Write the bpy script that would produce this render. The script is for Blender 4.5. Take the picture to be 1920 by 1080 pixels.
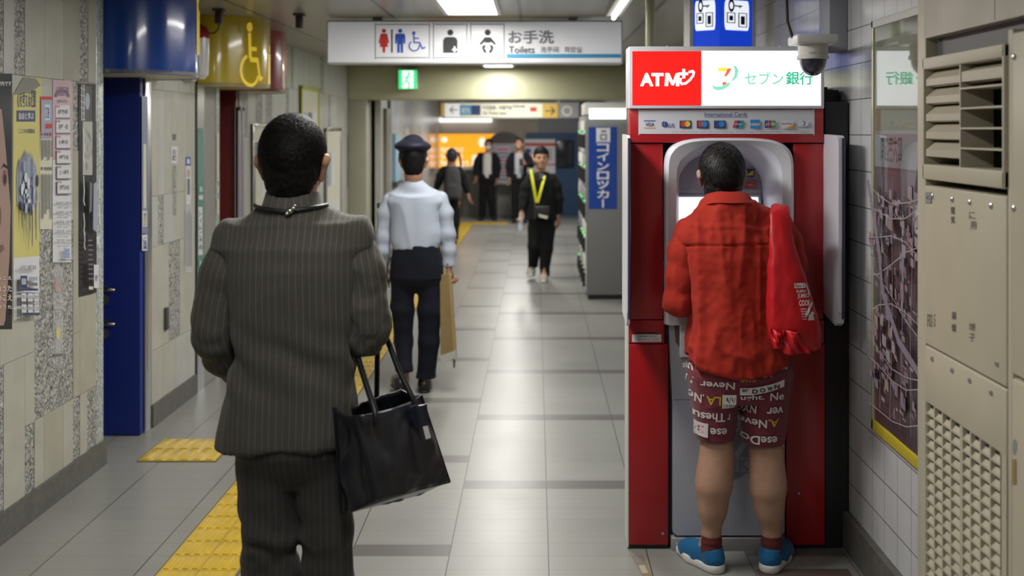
import bpy, bmesh, math, random
import numpy as np
from mathutils import Vector, Matrix

# ------------------------------------------------------------------ scene, camera, world, lights
for o in list(bpy.data.objects):
    bpy.data.objects.remove(o)
S = bpy.context.scene
COL = S.collection
VX, VY, F, H = 1005.0, 245.0, 2000.0, 1.8          # vanishing point, focal length (pixels of 1920x1080), eye height
CZ = 2.60                                          # ceiling height
WL, WR = -2.33, 1.354                              # side walls

cam = bpy.data.cameras.new('camera')
cam_o = bpy.data.objects.new('camera', cam)
COL.objects.link(cam_o)
cam_o.location = (0, 0, H)
cam_o.rotation_euler = (math.pi / 2, 0, 0)
cam.sensor_width = 36
cam.lens = 36 * F / 1920
cam.shift_x = (960 - VX) / 1920
cam.shift_y = (VY - 540) / 1920
cam.clip_start = 0.05
cam.dof.use_dof = True
cam.dof.focus_distance = 4.0
cam.dof.aperture_fstop = 2.4
S.camera = cam_o

S.view_settings.view_transform = 'Standard'
S.view_settings.look = 'None'
S.view_settings.gamma = 1
S.view_settings.use_curve_mapping = False
S.view_settings.exposure = -0.1

wd = bpy.data.worlds.new('world')
S.world = wd
wd.use_nodes = True
wd.node_tree.nodes['Background'].inputs[0].default_value = (0.85, 0.95, 1.0, 1)
wd.node_tree.nodes['Background'].inputs[1].default_value = 0.05

LAMPS = [  # x, y centre, width, length, watts   ceiling fixtures
    (-0.42, 1.75, 0.33, 1.1, 15), (-0.42, 3.95, 0.33, 1.0, 46), (-0.42, 6.50, 0.33, 1.2, 46),
    (-0.32, 10.2, 0.33, 1.2, 42), (-0.45, 12.5, 0.33, 0.9, 34), (-0.32, 15.3, 0.33, 1.2, 60), (-0.32, 19.2, 0.33, 1.2, 70)]


def area(name, loc, sx, sy, w, col=(1, .985, .94), rot=(0, 0, 0)):
    l = bpy.data.lights.new(name, 'AREA')
    l.shape = 'RECTANGLE'
    l.size, l.size_y, l.energy, l.color = sx, sy, w, col
    o = bpy.data.objects.new(name, l)
    o.location, o.rotation_euler = loc, rot
    COL.objects.link(o)
    return o


for (x, y, a, b, w) in LAMPS:
    area('ceiling_lamp_light', (x, y, CZ - 0.045), a, b, w)

# ------------------------------------------------------------------ materials
MATS = {}


def mat(name, col, rough=0.6, metal=0.0, emit=0.0, noise=0.0, nscale=20.0, bump=0.0, bscale=60.0, spec=0.5, alpha=None,
        coat=0.0, ecol=None, sss=0.0):
    if name in MATS:
        return MATS[name]
    m = bpy.data.materials.new(name)
    m.use_nodes = True
    nt = m.node_tree
    b = nt.nodes['Principled BSDF']
    b.inputs['Base Color'].default_value = (*col, 1)
    b.inputs['Roughness'].default_value = rough
    b.inputs['Metallic'].default_value = metal
    b.inputs['Specular IOR Level'].default_value = spec
    b.inputs['Coat Weight'].default_value = coat
    b.inputs['Coat Roughness'].default_value = 0.06
    if sss:
        b.inputs['Subsurface Weight'].default_value = sss
        b.inputs['Subsurface Radius'].default_value = (.012, .005, .003)
    if emit:
        b.inputs['Emission Color'].default_value = (*(ecol or col), 1)
        b.inputs['Emission Strength'].default_value = emit
    if alpha is not None:
        b.inputs['Alpha'].default_value = alpha
    if noise or bump:
        tc = nt.nodes.new('ShaderNodeTexCoord')
    if noise:
        n = nt.nodes.new('ShaderNodeTexNoise')
        n.inputs['Scale'].default_value = nscale
        n.inputs['Detail'].default_value = 5
        nt.links.new(tc.outputs['Object'], n.inputs['Vector'])
        mp = nt.nodes.new('ShaderNodeMapRange')
        mp.inputs[1].default_value, mp.inputs[2].default_value = 0.3, 0.7
        mp.inputs[3].default_value, mp.inputs[4].default_value = 1 - noise, 1 + noise
        nt.links.new(n.outputs['Fac'], mp.inputs[0])
        mx = nt.nodes.new('ShaderNodeVectorMath')
        mx.operation = 'SCALE'
        mx.inputs[0].default_value = col
        nt.links.new(mp.outputs[0], mx.inputs['Scale'])
        nt.links.new(mx.outputs[0], b.inputs['Base Color'])
    if bump:
        n = nt.nodes.new('ShaderNodeTexNoise')
        n.inputs['Scale'].default_value = bscale
        n.inputs['Detail'].default_value = 4
        nt.links.new(tc.outputs['Object'], n.inputs['Vector'])
        bp = nt.nodes.new('ShaderNodeBump')
        bp.inputs['Strength'].default_value = bump
        bp.inputs['Distance'].default_value = 0.004
        nt.links.new(n.outputs['Fac'], bp.inputs['Height'])
        nt.links.new(bp.outputs[0], b.inputs['Normal'])
    MATS[name] = m
    return m


class NG:
    """small helper for node graphs"""
    def __init__(s, m):
        s.nt = m.node_tree
        s.b = s.nt.nodes['Principled BSDF']

    def n(s, t, **kw):
        nd = s.nt.nodes.new(t)
        for k, v in kw.items():
            setattr(nd, k, v)
        return nd

    def put(s, sock, v):
        if hasattr(v, 'is_output'):
            s.nt.links.new(v, sock)
        else:
            sock.default_value = v

    def math(s, op, a, b=0.0, c=None):
        nd = s.n('ShaderNodeMath', operation=op)
        s.put(nd.inputs[0], a)
        s.put(nd.inputs[1], b)
        if c is not None:
            s.put(nd.inputs[2], c)
        return nd.outputs[0]

    def mix(s, f, a, b):
        nd = s.n('ShaderNodeMix', data_type='RGBA')
        s.put(nd.inputs[0], f)
        for i, v in ((6, a), (7, b)):
            if isinstance(v, tuple):
                nd.inputs[i].default_value = (*v, 1)
            else:
                s.put(nd.inputs[i], v)
        return nd.outputs[2]

    def xyz(s, what='Object'):
        tc = s.n('ShaderNodeTexCoord')
        sp = s.n('ShaderNodeSeparateXYZ')
        s.nt.links.new(tc.outputs[what], sp.inputs[0])
        return tc.outputs[what], sp.outputs[0], sp.outputs[1], sp.outputs[2]

    def noise(s, vec, scale, detail=3, dim='3D'):
        nd = s.n('ShaderNodeTexNoise')
        s.put(nd.inputs['Vector'], vec)
        nd.inputs['Scale'].default_value = scale
        nd.inputs['Detail'].default_value = detail
        return nd.outputs['Fac']

    def bump(s, h, strength=.3, dist=.004):
        bp = s.n('ShaderNodeBump')
        bp.inputs['Strength'].default_value = strength
        bp.inputs['Distance'].default_value = dist
        s.put(bp.inputs['Height'], h)
        s.nt.links.new(bp.outputs[0], s.b.inputs['Normal'])

    def color(s, c):
        s.nt.links.new(c, s.b.inputs['Base Color'])


def sc(v, k):
    return tuple(x * k for x in v)


# floor: 0.42 m tiles with three ribs each, dark ribs every third tile
def floor_mat():
    m = mat('floor_tile', (.32, .31, .28), rough=.25, spec=.4)
    g = NG(m)
    vec, x, y, z = g.xyz()
    u = g.math('DIVIDE', g.math('SUBTRACT', x, 0.05), 0.42)
    col = g.math('FLOOR', u)
    fu = g.math('FRACT', u)
    ca = g.math('ABSOLUTE', col)
    off = g.math('MULTIPLY', g.math('MODULO', g.math('FLOOR', g.math('MULTIPLY', g.math('MULTIPLY', ca, ca), .5)), 3.0), 0.424)
    v3 = g.math('ADD', g.math('SUBTRACT', y, 5.36), off)
    fm = g.math('FRACT', g.math('DIVIDE', v3, 1.272))
    dark = g.math('LESS_THAN', fm, 0.1)
    v = g.math('DIVIDE', g.math('SUBTRACT', y, 5.36), 0.1413)
    fv = g.math('FRACT', v)
    row = g.math('FLOOR', g.math('DIVIDE', v, 3.0))
    wn2 = g.n('ShaderNodeTexWhiteNoise', noise_dimensions='2D')
    cv = g.n('ShaderNodeCombineXYZ')
    g.put(cv.inputs[0], col)
    g.put(cv.inputs[1], row)
    g.nt.links.new(cv.outputs[0], wn2.inputs['Vector'])
    n1 = g.noise(vec, 3.0, 4)
    n2 = g.noise(vec, 60.0, 3)
    val = g.math('ADD', g.math('MULTIPLY', wn2.outputs['Value'], .22), g.math('ADD', g.math('MULTIPLY', n1, .5), g.math('MULTIPLY', n2, .25)))
    base = g.mix(val, (.185, .183, .168), (.29, .287, .268))
    dark = g.math('MULTIPLY', dark, g.math('GREATER_THAN', col, -2.5))
    base = g.mix(g.math('MULTIPLY', dark, .8), base, (.095, .083, .08))
    jl = g.math('LESS_THAN', fu, .013)
    jr = g.math('LESS_THAN', fv, .03)
    base = g.mix(g.math('MULTIPLY', jr, .45), base, (.12, .115, .10))
    base = g.mix(jl, base, (.07, .067, .06))
    g.color(base)
    rg = g.math('ADD', g.math('MULTIPLY', n1, .08), .29)
    g.nt.links.new(rg, g.b.inputs['Roughness'])
    hgt = g.math('MULTIPLY', g.math('MAXIMUM', jl, g.math('MULTIPLY', jr, .6)), -1)
    g.bump(hgt, .2, .002)
    return m


def terrazzo():
    m = mat('terrazzo', (.4, .4, .38), rough=.5)
    g = NG(m)
    vec, x, y, z = g.xyz()
    vo = g.n('ShaderNodeTexVoronoi')
    g.nt.links.new(vec, vo.inputs['Vector'])
    vo.inputs['Scale'].default_value = 95
    sp = g.n('ShaderNodeSeparateColor')
    g.nt.links.new(vo.outputs['Color'], sp.inputs[0])
    r = g.n('ShaderNodeValToRGB')
    r.color_ramp.interpolation = 'CONSTANT'
    for p, c in ((0, (.13, .13, .125)), (.25, (.25, .25, .24)), (.55, (.38, .375, .35)), (.82, (.52, .51, .48))):
        e = r.color_ramp.elements.new(p)
        e.color = (*c, 1)
    g.nt.links.new(sp.outputs[0], r.inputs[0])
    g.color(r.outputs[0])
    g.bump(vo.outputs['Distance'], .5, .004)
    return m


def mosaic():
    m = mat('mosaic', (.4, .42, .4), rough=.25)
    g = NG(m)
    vec, x, y, z = g.xyz()
    a = g.math('DIVIDE', g.math('ADD', x, y), .011)
    b = g.math('DIVIDE', z, .011)
    wn = g.n('ShaderNodeTexWhiteNoise', noise_dimensions='2D')
    cv = g.n('ShaderNodeCombineXYZ')
    g.put(cv.inputs[0], g.math('FLOOR', a))
    g.put(cv.inputs[1], g.math('FLOOR', b))
    g.nt.links.new(cv.outputs[0], wn.inputs['Vector'])
    j = g.math('MAXIMUM', g.math('LESS_THAN', g.math('FRACT', a), .12), g.math('LESS_THAN', g.math('FRACT', b), .12))
    c = g.mix(wn.outputs['Value'], (.27, .33, .31), (.62, .66, .63))
    g.color(g.mix(j, c, (.2, .2, .19)))
    return m


def right_tile():
    m = mat('white_wall_tile', (.6, .6, .62), rough=.16)
    g = NG(m)
    vec, x, y, z = g.xyz()
    u = g.math('DIVIDE', y, .148)
    row = g.math('DIVIDE', g.math('ADD', z, .02), .15)
    fu, fv = g.math('FRACT', u), g.math('FRACT', row)
    j = g.math('MAXIMUM', g.math('LESS_THAN', fu, .02), g.math('LESS_THAN', fv, .03))
    n1 = g.noise(vec, 6, 3)
    ver = g.math('MULTIPLY', g.math('SINE', g.math('MULTIPLY', y, 420)), .5)
    c = g.mix(n1, (.50, .50, .51), (.66, .66, .68))
    g.color(g.mix(j, c, (.16, .155, .15)))
    g.bump(g.math('SUBTRACT', g.math('ADD', g.math('MULTIPLY', ver, .12), g.math('MULTIPLY', n1, .5)), j), .4, .003)
    return m


def ceiling_mat():
    m = mat('ceiling_panel', (.36, .35, .31), rough=.3)
    g = NG(m)
    vec, x, y, z = g.xyz()
    fv = g.math('FRACT', g.math('DIVIDE', y, .1))
    jr = g.math('LESS_THAN', fv, .07)
    fu = g.math('FRACT', g.math('DIVIDE', g.math('ADD', x, .12), .9))
    jc = g.math('LESS_THAN', fu, .03)
    n1 = g.noise(vec, 2.2, 4)
    c = g.mix(n1, (.27, .25, .20), (.40, .375, .31))
    c = g.mix(g.math('MULTIPLY', jr, .5), c, (.14, .13, .11))
    c = g.mix(jc, c, (.07, .06, .05))
    g.color(c)
    g.bump(g.math('SUBTRACT', g.math('MULTIPLY', n1, .4), g.math('MAXIMUM', jr, jc)), .3, .004)
    return m


def stripe_mat(name, c0, c1, spacing, width, rough=.85, fade=.55):
    """woven wool with pinstripes along the 'stripe' attribute"""
    m = mat(name, c0, rough=rough, spec=.25)
    g = NG(m)
    vec, x, y, z = g.xyz()
    at = g.n('ShaderNodeAttribute', attribute_name='stripe')
    f = g.math('FRACT', g.math('DIVIDE', at.outputs['Fac'], spacing))
    line = g.math('LESS_THAN', f, width)
    br = g.math('GREATER_THAN', g.math('FRACT', g.math('MULTIPLY', z, 160)), .32)
    n1 = g.noise(vec, 420, 2)
    n2 = g.noise(vec, 9, 3)
    base = g.mix(n1, sc(c0, .65), sc(c0, 1.4))
    g.color(g.mix(g.math('MULTIPLY', g.math('MULTIPLY', line, br), fade), base, c1))
    g.bump(g.math('ADD', n1, g.math('MULTIPLY', n2, .8)), .25, .002)
    g.b.inputs['Sheen Weight'].default_value = .12
    g.b.inputs['Sheen Roughness'].default_value = .5
    return m


def weave_mat(name, c0, rough=.85, var=.25, sheen=.15):
    m = mat(name, c0, rough=rough, spec=.25)
    g = NG(m)
    vec, x, y, z = g.xyz()
    n1 = g.noise(vec, 300, 2)
    n2 = g.noise(vec, 14, 4)
    v = g.math('ADD', g.math('MULTIPLY', n1, .5), g.math('MULTIPLY', n2, .5))
    g.color(g.mix(v, sc(c0, 1 - var), sc(c0, 1 + var)))
    g.bump(g.math('ADD', n1, g.math('MULTIPLY', n2, 1.6)), .3, .002)
    g.b.inputs['Sheen Weight'].default_value = sheen
    return m


def skin_mat(name, c):
    m = mat(name, c, rough=.5, spec=.4, sss=.1)
    g = NG(m)
    vec, x, y, z = g.xyz()
    n2 = g.noise(vec, 30, 4)
    n3 = g.noise(vec, 220, 2)
    v = g.math('ADD', g.math('MULTIPLY', n2, .65), g.math('MULTIPLY', n3, .35))
    g.color(g.mix(v, (c[0] * .72, c[1] * .68, c[2] * .66), sc(c, 1.2)))
    g.bump(n3, .12, .002)
    return m


M_FLOOR, M_TERR, M_MOS, M_RT, M_CEIL = floor_mat(), terrazzo(), mosaic(), right_tile(), ceiling_mat()
M_TILE_A = mat('wall_panel_light', (.44, .43, .37), rough=.4, noise=.07, nscale=7, bump=.1, bscale=200)
M_TILE_B = mat('wall_panel_warm', (.39, .375, .305), rough=.4, noise=.08, nscale=7, bump=.1, bscale=200)
M_TILE_C = mat('wall_panel_cool', (.46, .46, .43), rough=.35, noise=.06, nscale=5)
M_JOINT = mat('joint_grey', (.16, .155, .14), rough=.9)
M_BASE = mat('baseboard_stone', (.115, .11, .10), rough=.5, noise=.2, nscale=30)
M_BEAM = mat('beam_paint', (.47, .46, .30), rough=.45, noise=.05, nscale=3)
M_COLUMN = mat('column_paint', (.36, .35, .27), rough=.5, noise=.05, nscale=3)
M_WHITE = mat('white_plastic', (.72, .72, .74), rough=.4)
M_OFFW = mat('offwhite', (.60, .59, .55), rough=.5)
M_BLACK = mat('black_plastic', (.012, .012, .014), rough=.5)
M_DARK = mat('dark_grey', (.06, .06, .065), rough=.5)
M_GREY = mat('mid_grey', (.25, .25, .26), rough=.5)
M_STEEL = mat('brushed_steel', (.55, .55, .57), rough=.28, metal=1.0)
M_CHROME = mat('chrome', (.7, .7, .7), rough=.12, metal=1.0)
M_GOLDM = mat('brass_handle', (.5, .46, .36), rough=.2, metal=1.0)
M_INK = mat('ink_black', (.015, .015, .018), rough=.6)
M_INKG = mat('ink_grey', (.16, .16, .18), rough=.6)
M_INKB = mat('ink_blue', (.03, .06, .25), rough=.6)
M_INKR = mat('ink_red', (.55, .05, .04), rough=.6)
M_PAPER = mat('paper_white', (.66, .66, .68), rough=.35)
M_PAPER2 = mat('paper_cream', (.62, .60, .48), rough=.4)


# ------------------------------------------------------------------ object helpers
def tag(o, label=None, cat=None, group=None, kind=None):
    if label:
        o['label'] = label
    if cat:
        o['category'] = cat
    if group:
        o['group'] = group
    if kind:
        o['kind'] = kind
    return o


def link(name, me, mats=None, parent=None, smooth=False):
    o = bpy.data.objects.new(name, me)
    COL.objects.link(o)
    for m in (mats if isinstance(mats, (list, tuple)) else [mats]):
        if m:
            me.materials.append(m)
    if parent:
        o.parent = parent
    if smooth:
        me.polygons.foreach_set('use_smooth', [True] * len(me.polygons))
    return o


def thing(name, label, cat, loc=(0, 0, 0), group=None):
    o = bpy.data.objects.new(name, None)
    o.empty_display_size = .1
    COL.objects.link(o)
    o.location = loc
    return tag(o, label, cat, group)


class MB:
    """collects shapes (world coordinates minus an origin) into one mesh"""
    def __init__(s, org=(0, 0, 0)):
        s.v, s.f, s.mi, s.sm, s.mats = [], [], [], [], []
        s.o = Vector(org)

    def m(s, mt):
        if mt not in s.mats:
            s.mats.append(mt)
        return s.mats.index(mt)

    def add(s, vs, fs, mt, smooth=False):
        b = len(s.v)
        i = s.m(mt)
        s.v += [tuple(Vector(v) - s.o) for v in vs]
        for f in fs:
            s.f.append(tuple(b + k for k in f))
            s.mi.append(i)
            s.sm.append(smooth)

    def box(s, a, b, mt, bev=0.0):
        (x0, y0, z0), (x1, y1, z1) = [min(p, q) for p, q in zip(a, b)], [max(p, q) for p, q in zip(a, b)]
        if bev <= 0:
            vs = [(x, y, z) for x in (x0, x1) for y in (y0, y1) for z in (z0, z1)]
            s.add(vs, [(0, 1, 3, 2), (4, 6, 7, 5), (0, 4, 5, 1), (2, 3, 7, 6), (0, 2, 6, 4), (1, 5, 7, 3)], mt)
        else:
            bm = bmesh.new()
            bmesh.ops.create_cube(bm, size=1)
            bmesh.ops.scale(bm, vec=(x1 - x0, y1 - y0, z1 - z0), verts=bm.verts)
            bmesh.ops.translate(bm, vec=((x0 + x1) / 2, (y0 + y1) / 2, (z0 + z1) / 2), verts=bm.verts)
            bev = min(bev, .49 * min(x1 - x0, y1 - y0, z1 - z0))
            bmesh.ops.bevel(bm, geom=bm.edges[:], offset=bev, segments=3, profile=.5, affect='EDGES')
            s.bm(bm, mt, True)

    def bm(s, bm, mt, smooth=False, M=None):
        bm.verts.ensure_lookup_table()
        vs = [(M @ v.co if M else v.co) for v in bm.verts]
        s.add(vs, [tuple(v.index for v in f.verts) for f in bm.faces], mt, smooth)
        bm.free()

    def tube(s, pts, r, mt, n=10, cap=True, flat=1.0):
        """swept tube through pts; r number or list; flat squashes the second axis"""
        pts = [Vector(p) for p in pts]
        rs = r if isinstance(r, (list, tuple)) else [r] * len(pts)
        vs, fs = [], []
        t0 = (pts[1] - pts[0]).normalized()
        up = Vector((0, 0, 1)) if abs(t0.z) < .9 else Vector((0, 1, 0))
        a = t0.cross(up).normalized()
        for i, p in enumerate(pts):
            t = (pts[min(i + 1, len(pts) - 1)] - pts[max(i - 1, 0)]).normalized()
            a = (a - t * a.dot(t)).normalized()
            b = t.cross(a)
            for k in range(n):
                th = 2 * math.pi * k / n
                vs.append(p + a * math.cos(th) * rs[i] + b * math.sin(th) * rs[i] * flat)
        for i in range(len(pts) - 1):
            for k in range(n):
                k2 = (k + 1) % n
                fs.append((i * n + k, i * n + k2, (i + 1) * n + k2, (i + 1) * n + k))
        if cap:
            fs.append(tuple(range(n - 1, -1, -1)))
            fs.append(tuple((len(pts) - 1) * n + k for k in range(n)))
        s.add(vs, fs, mt, True)

    def lathe(s, prof, c, mt, n=32, axis='z'):
        """profile [(r, h)] spun about an axis through c"""
        vs, fs = [], []
        for (r, h) in prof:
            for k in range(n):
                th = 2 * math.pi * k / n
                d = (r * math.cos(th), r * math.sin(th), h)
                if axis == 'y':
                    d = (d[0], d[2], d[1])
                elif axis == 'x':
                    d = (d[2], d[0], d[1])
                vs.append(Vector(c) + Vector(d))
        for i in range(len(prof) - 1):
            for k in range(n):
                k2 = (k + 1) % n
                fs.append((i * n + k, i * n + k2, (i + 1) * n + k2, (i + 1) * n + k))
        fs.append(tuple(range(n - 1, -1, -1)))
        fs.append(tuple((len(prof) - 1) * n + k for k in range(n)))
        s.add(vs, fs, mt, True)

    def prism(s, poly, d, mt, smooth=False):
        """polygon (3D points) extruded by vector d"""
        n = len(poly)
        p = [Vector(q) for q in poly]
        d = Vector(d)
        s.add(p + [q + d for q in p], [tuple(range(n - 1, -1, -1)), tuple(range(n, 2 * n))] +
              [(i, (i + 1) % n, (i + 1) % n + n, i + n) for i in range(n)], mt, smooth)

    def build(s, name, parent=None, loc=None):
        me = bpy.data.meshes.new(name)
        me.from_pydata(s.v, [], s.f)
        bm = bmesh.new()
        bm.from_mesh(me)
        bmesh.ops.recalc_face_normals(bm, faces=bm.faces)
        bm.to_mesh(me)
        bm.free()
        me.polygons.foreach_set('material_index', s.mi)
        me.polygons.foreach_set('use_smooth', s.sm)
        o = link(name, me, s.mats, parent)
        if any(s.sm):
            try:
                me.set_sharp_from_angle(angle=math.radians(38))
            except Exception:
                pass
        if parent is None:
            o.location = s.o
        return o


_TXT = {}


def text_geo(body, bold=0.0):
    key = (body, bold)
    if key not in _TXT:
        c = bpy.data.curves.new('t', 'FONT')
        c.body = body
        c.size = 1.0
        c.offset = bold
        c.resolution_u = 3
        o = bpy.data.objects.new('t', c)
        COL.objects.link(o)
        bpy.context.view_layer.update()
        me = bpy.data.meshes.new_from_object(o.evaluated_get(bpy.context.evaluated_depsgraph_get()))
        vs = [(v.co.x, v.co.y) for v in me.vertices]
        fs = [tuple(p.vertices) for p in me.polygons]
        bpy.data.objects.remove(o)
        bpy.data.curves.remove(c)
        bpy.data.meshes.remove(me)
        xs, ys = [v[0] for v in vs] or [0, 1], [v[1] for v in vs] or [0, 1]
        _TXT[key] = (vs, fs, (min(xs), min(ys), max(xs), max(ys)))
    return _TXT[key]


class Flat:
    """printed shapes on a flat face: coords are (a, b) in a given frame, stacked in thin layers"""
    def __init__(s, fn, nrm, org=(0, 0, 0), lift=.0012, step=.0003):
        s.fn, s.nrm, s.mb, s.lift, s.step = fn, Vector(nrm), MB(org), lift, step

    def _p(s, pts):
        r = [Vector(s.fn(a, b)) + s.nrm * s.lift for a, b in pts]
        return r

    def poly(s, pts, mt):
        s.mb.add(s._p(pts), [tuple(range(len(pts)))], mt)
        s.lift += s.step

    def rect(s, a0, b0, a1, b1, mt):
        s.poly([(a0, b0), (a1, b0), (a1, b1), (a0, b1)], mt)

    def rrect(s, a0, b0, a1, b1, r, mt):
        pts = []
        for cx, cy, t0 in ((a1 - r, b1 - r, 0), (a0 + r, b1 - r, 90), (a0 + r, b0 + r, 180), (a1 - r, b0 + r, 270)):
            for k in range(6):
                t = math.radians(t0 + k * 18)
                pts.append((cx + r * math.cos(t), cy + r * math.sin(t)))
        s.poly(pts, mt)

    def disc(s, a, b, ra, mt, rb=None, n=24):
        rb = rb or ra
        s.poly([(a + ra * math.cos(2 * math.pi * k / n), b + rb * math.sin(2 * math.pi * k / n)) for k in range(n)], mt)

    def ring(s, a, b, r0, r1, mt, t0=0, t1=360, n=30, rot=0, sy=1.0):
        vs = []
        cr, sr = math.cos(math.radians(rot)), math.sin(math.radians(rot))
        for k in range(n + 1):
            t = math.radians(t0 + (t1 - t0) * k / n)
            q0 = r0(k / n) if callable(r0) else r0
            q1 = r1(k / n) if callable(r1) else r1
            for q in (q0, q1):
                x, y = q * math.cos(t), q * math.sin(t) * sy
                vs.append((a + x * cr - y * sr, b + x * sr + y * cr))
        s.mb.add(s._p(vs), [(2 * k, 2 * k + 1, 2 * k + 3, 2 * k + 2) for k in range(n)], mt)
        s.lift += s.step

    def line(s, pts, w, mt):
        for (p, q) in zip(pts[:-1], pts[1:]):
            d = Vector((q[0] - p[0], q[1] - p[1]))
            L = d.length or 1
            nx, ny = -d.y / L * w / 2, d.x / L * w / 2
            ex, ey = d.x / L * w * .3, d.y / L * w * .3
            s.poly([(p[0] + nx - ex, p[1] + ny - ey), (p[0] - nx - ex, p[1] - ny - ey), (q[0] - nx + ex, q[1] - ny + ey), (q[0] + nx + ex, q[1] + ny + ey)], mt)

    def text(s, body, a0, b0, a1, b1, mt, bold=.0, rot=0, shear=0.0):
        """fits the text to the box a0..a1, b0..b1 (b up or down per frame); rot 180 turns it"""
        vs, fs, (x0, y0, x1, y1) = text_geo(body, min(bold, .02) if len(body) > 1 else bold)
        w, h = max(x1 - x0, 1e-6), max(y1 - y0, 1e-6)
        out = []
        for x, y in vs:
            u, v = (x - x0) / w, (y - y0) / h
            if rot == 180:
                u, v = 1 - u, 1 - v
            out.append((a0 + (a1 - a0) * (u + shear * v), b0 + (b1 - b0) * v))
        s.mb.add(s._p(out), fs, mt)
        s.lift += s.step

    def vtext(s, body, a0, btop, a1, bbot, mt, bold=.0, gap=.12):
        n = len(body)
        h = (bbot - btop) / n
        for i, ch in enumerate(body):
            t = btop + h * i
            if ch == 'ー':
                m = (a0 + a1) / 2
                w = abs(a1 - a0) * .07
                s.poly([(m - w, t + h * .05), (m + w, t + h * .05), (m + w, t + h * .95), (m - w, t + h * .95)], mt)
            else:
                s.text(ch, a0, t + h * (1 - gap / 2), a1, t + h * gap / 2, mt, bold)

    def build(s, name='print', parent=None):
        return s.mb.build(name, parent)


def at(px, py, Y):
    return ((px - VX) * Y / F, Y, H - (py - VY) * Y / F)


def frame_px(Y):
    return lambda a, b: at(a, b, Y)


def left_px(X):
    """photo position on the plane x = X -> point"""
    return lambda a, b: (X, X * F / (a - VX), H - (b - VY) * X / (a - VX))


# ------------------------------------------------------------------ voxel solids -> smooth meshes (figures, soft goods)
def vhash(i):
    h = (i[..., 0] * 374761393 + i[..., 1] * 668265263 + i[..., 2] * 2147483647 + 1442695041) & 0xffffffff
    h = ((h ^ (h >> 13)) * 1274126177) & 0xffffffff
    return ((h ^ (h >> 16)) & 0xffff) / 65535.0 * 2 - 1


def vnoise(p):
    p = np.asarray(p, float)
    i = np.floor(p).astype(np.int64)
    f = p - i
    u = f * f * (3 - 2 * f)
    r = 0
    for dx in (0, 1):
        for dy in (0, 1):
            for dz in (0, 1):
                w = (u[:, 0] if dx else 1 - u[:, 0]) * (u[:, 1] if dy else 1 - u[:, 1]) * (u[:, 2] if dz else 1 - u[:, 2])
                r = r + w * vhash(i + np.array([dx, dy, dz]))
    return r


def ridged(p):
    return 1 - 2 * np.abs(vnoise(p))


def smin(a, b, k):
    if k <= 0:
        return np.minimum(a, b)
    h = np.maximum(k - np.abs(a - b), 0) / k
    return np.minimum(a, b) - h * h * k * .25


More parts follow.
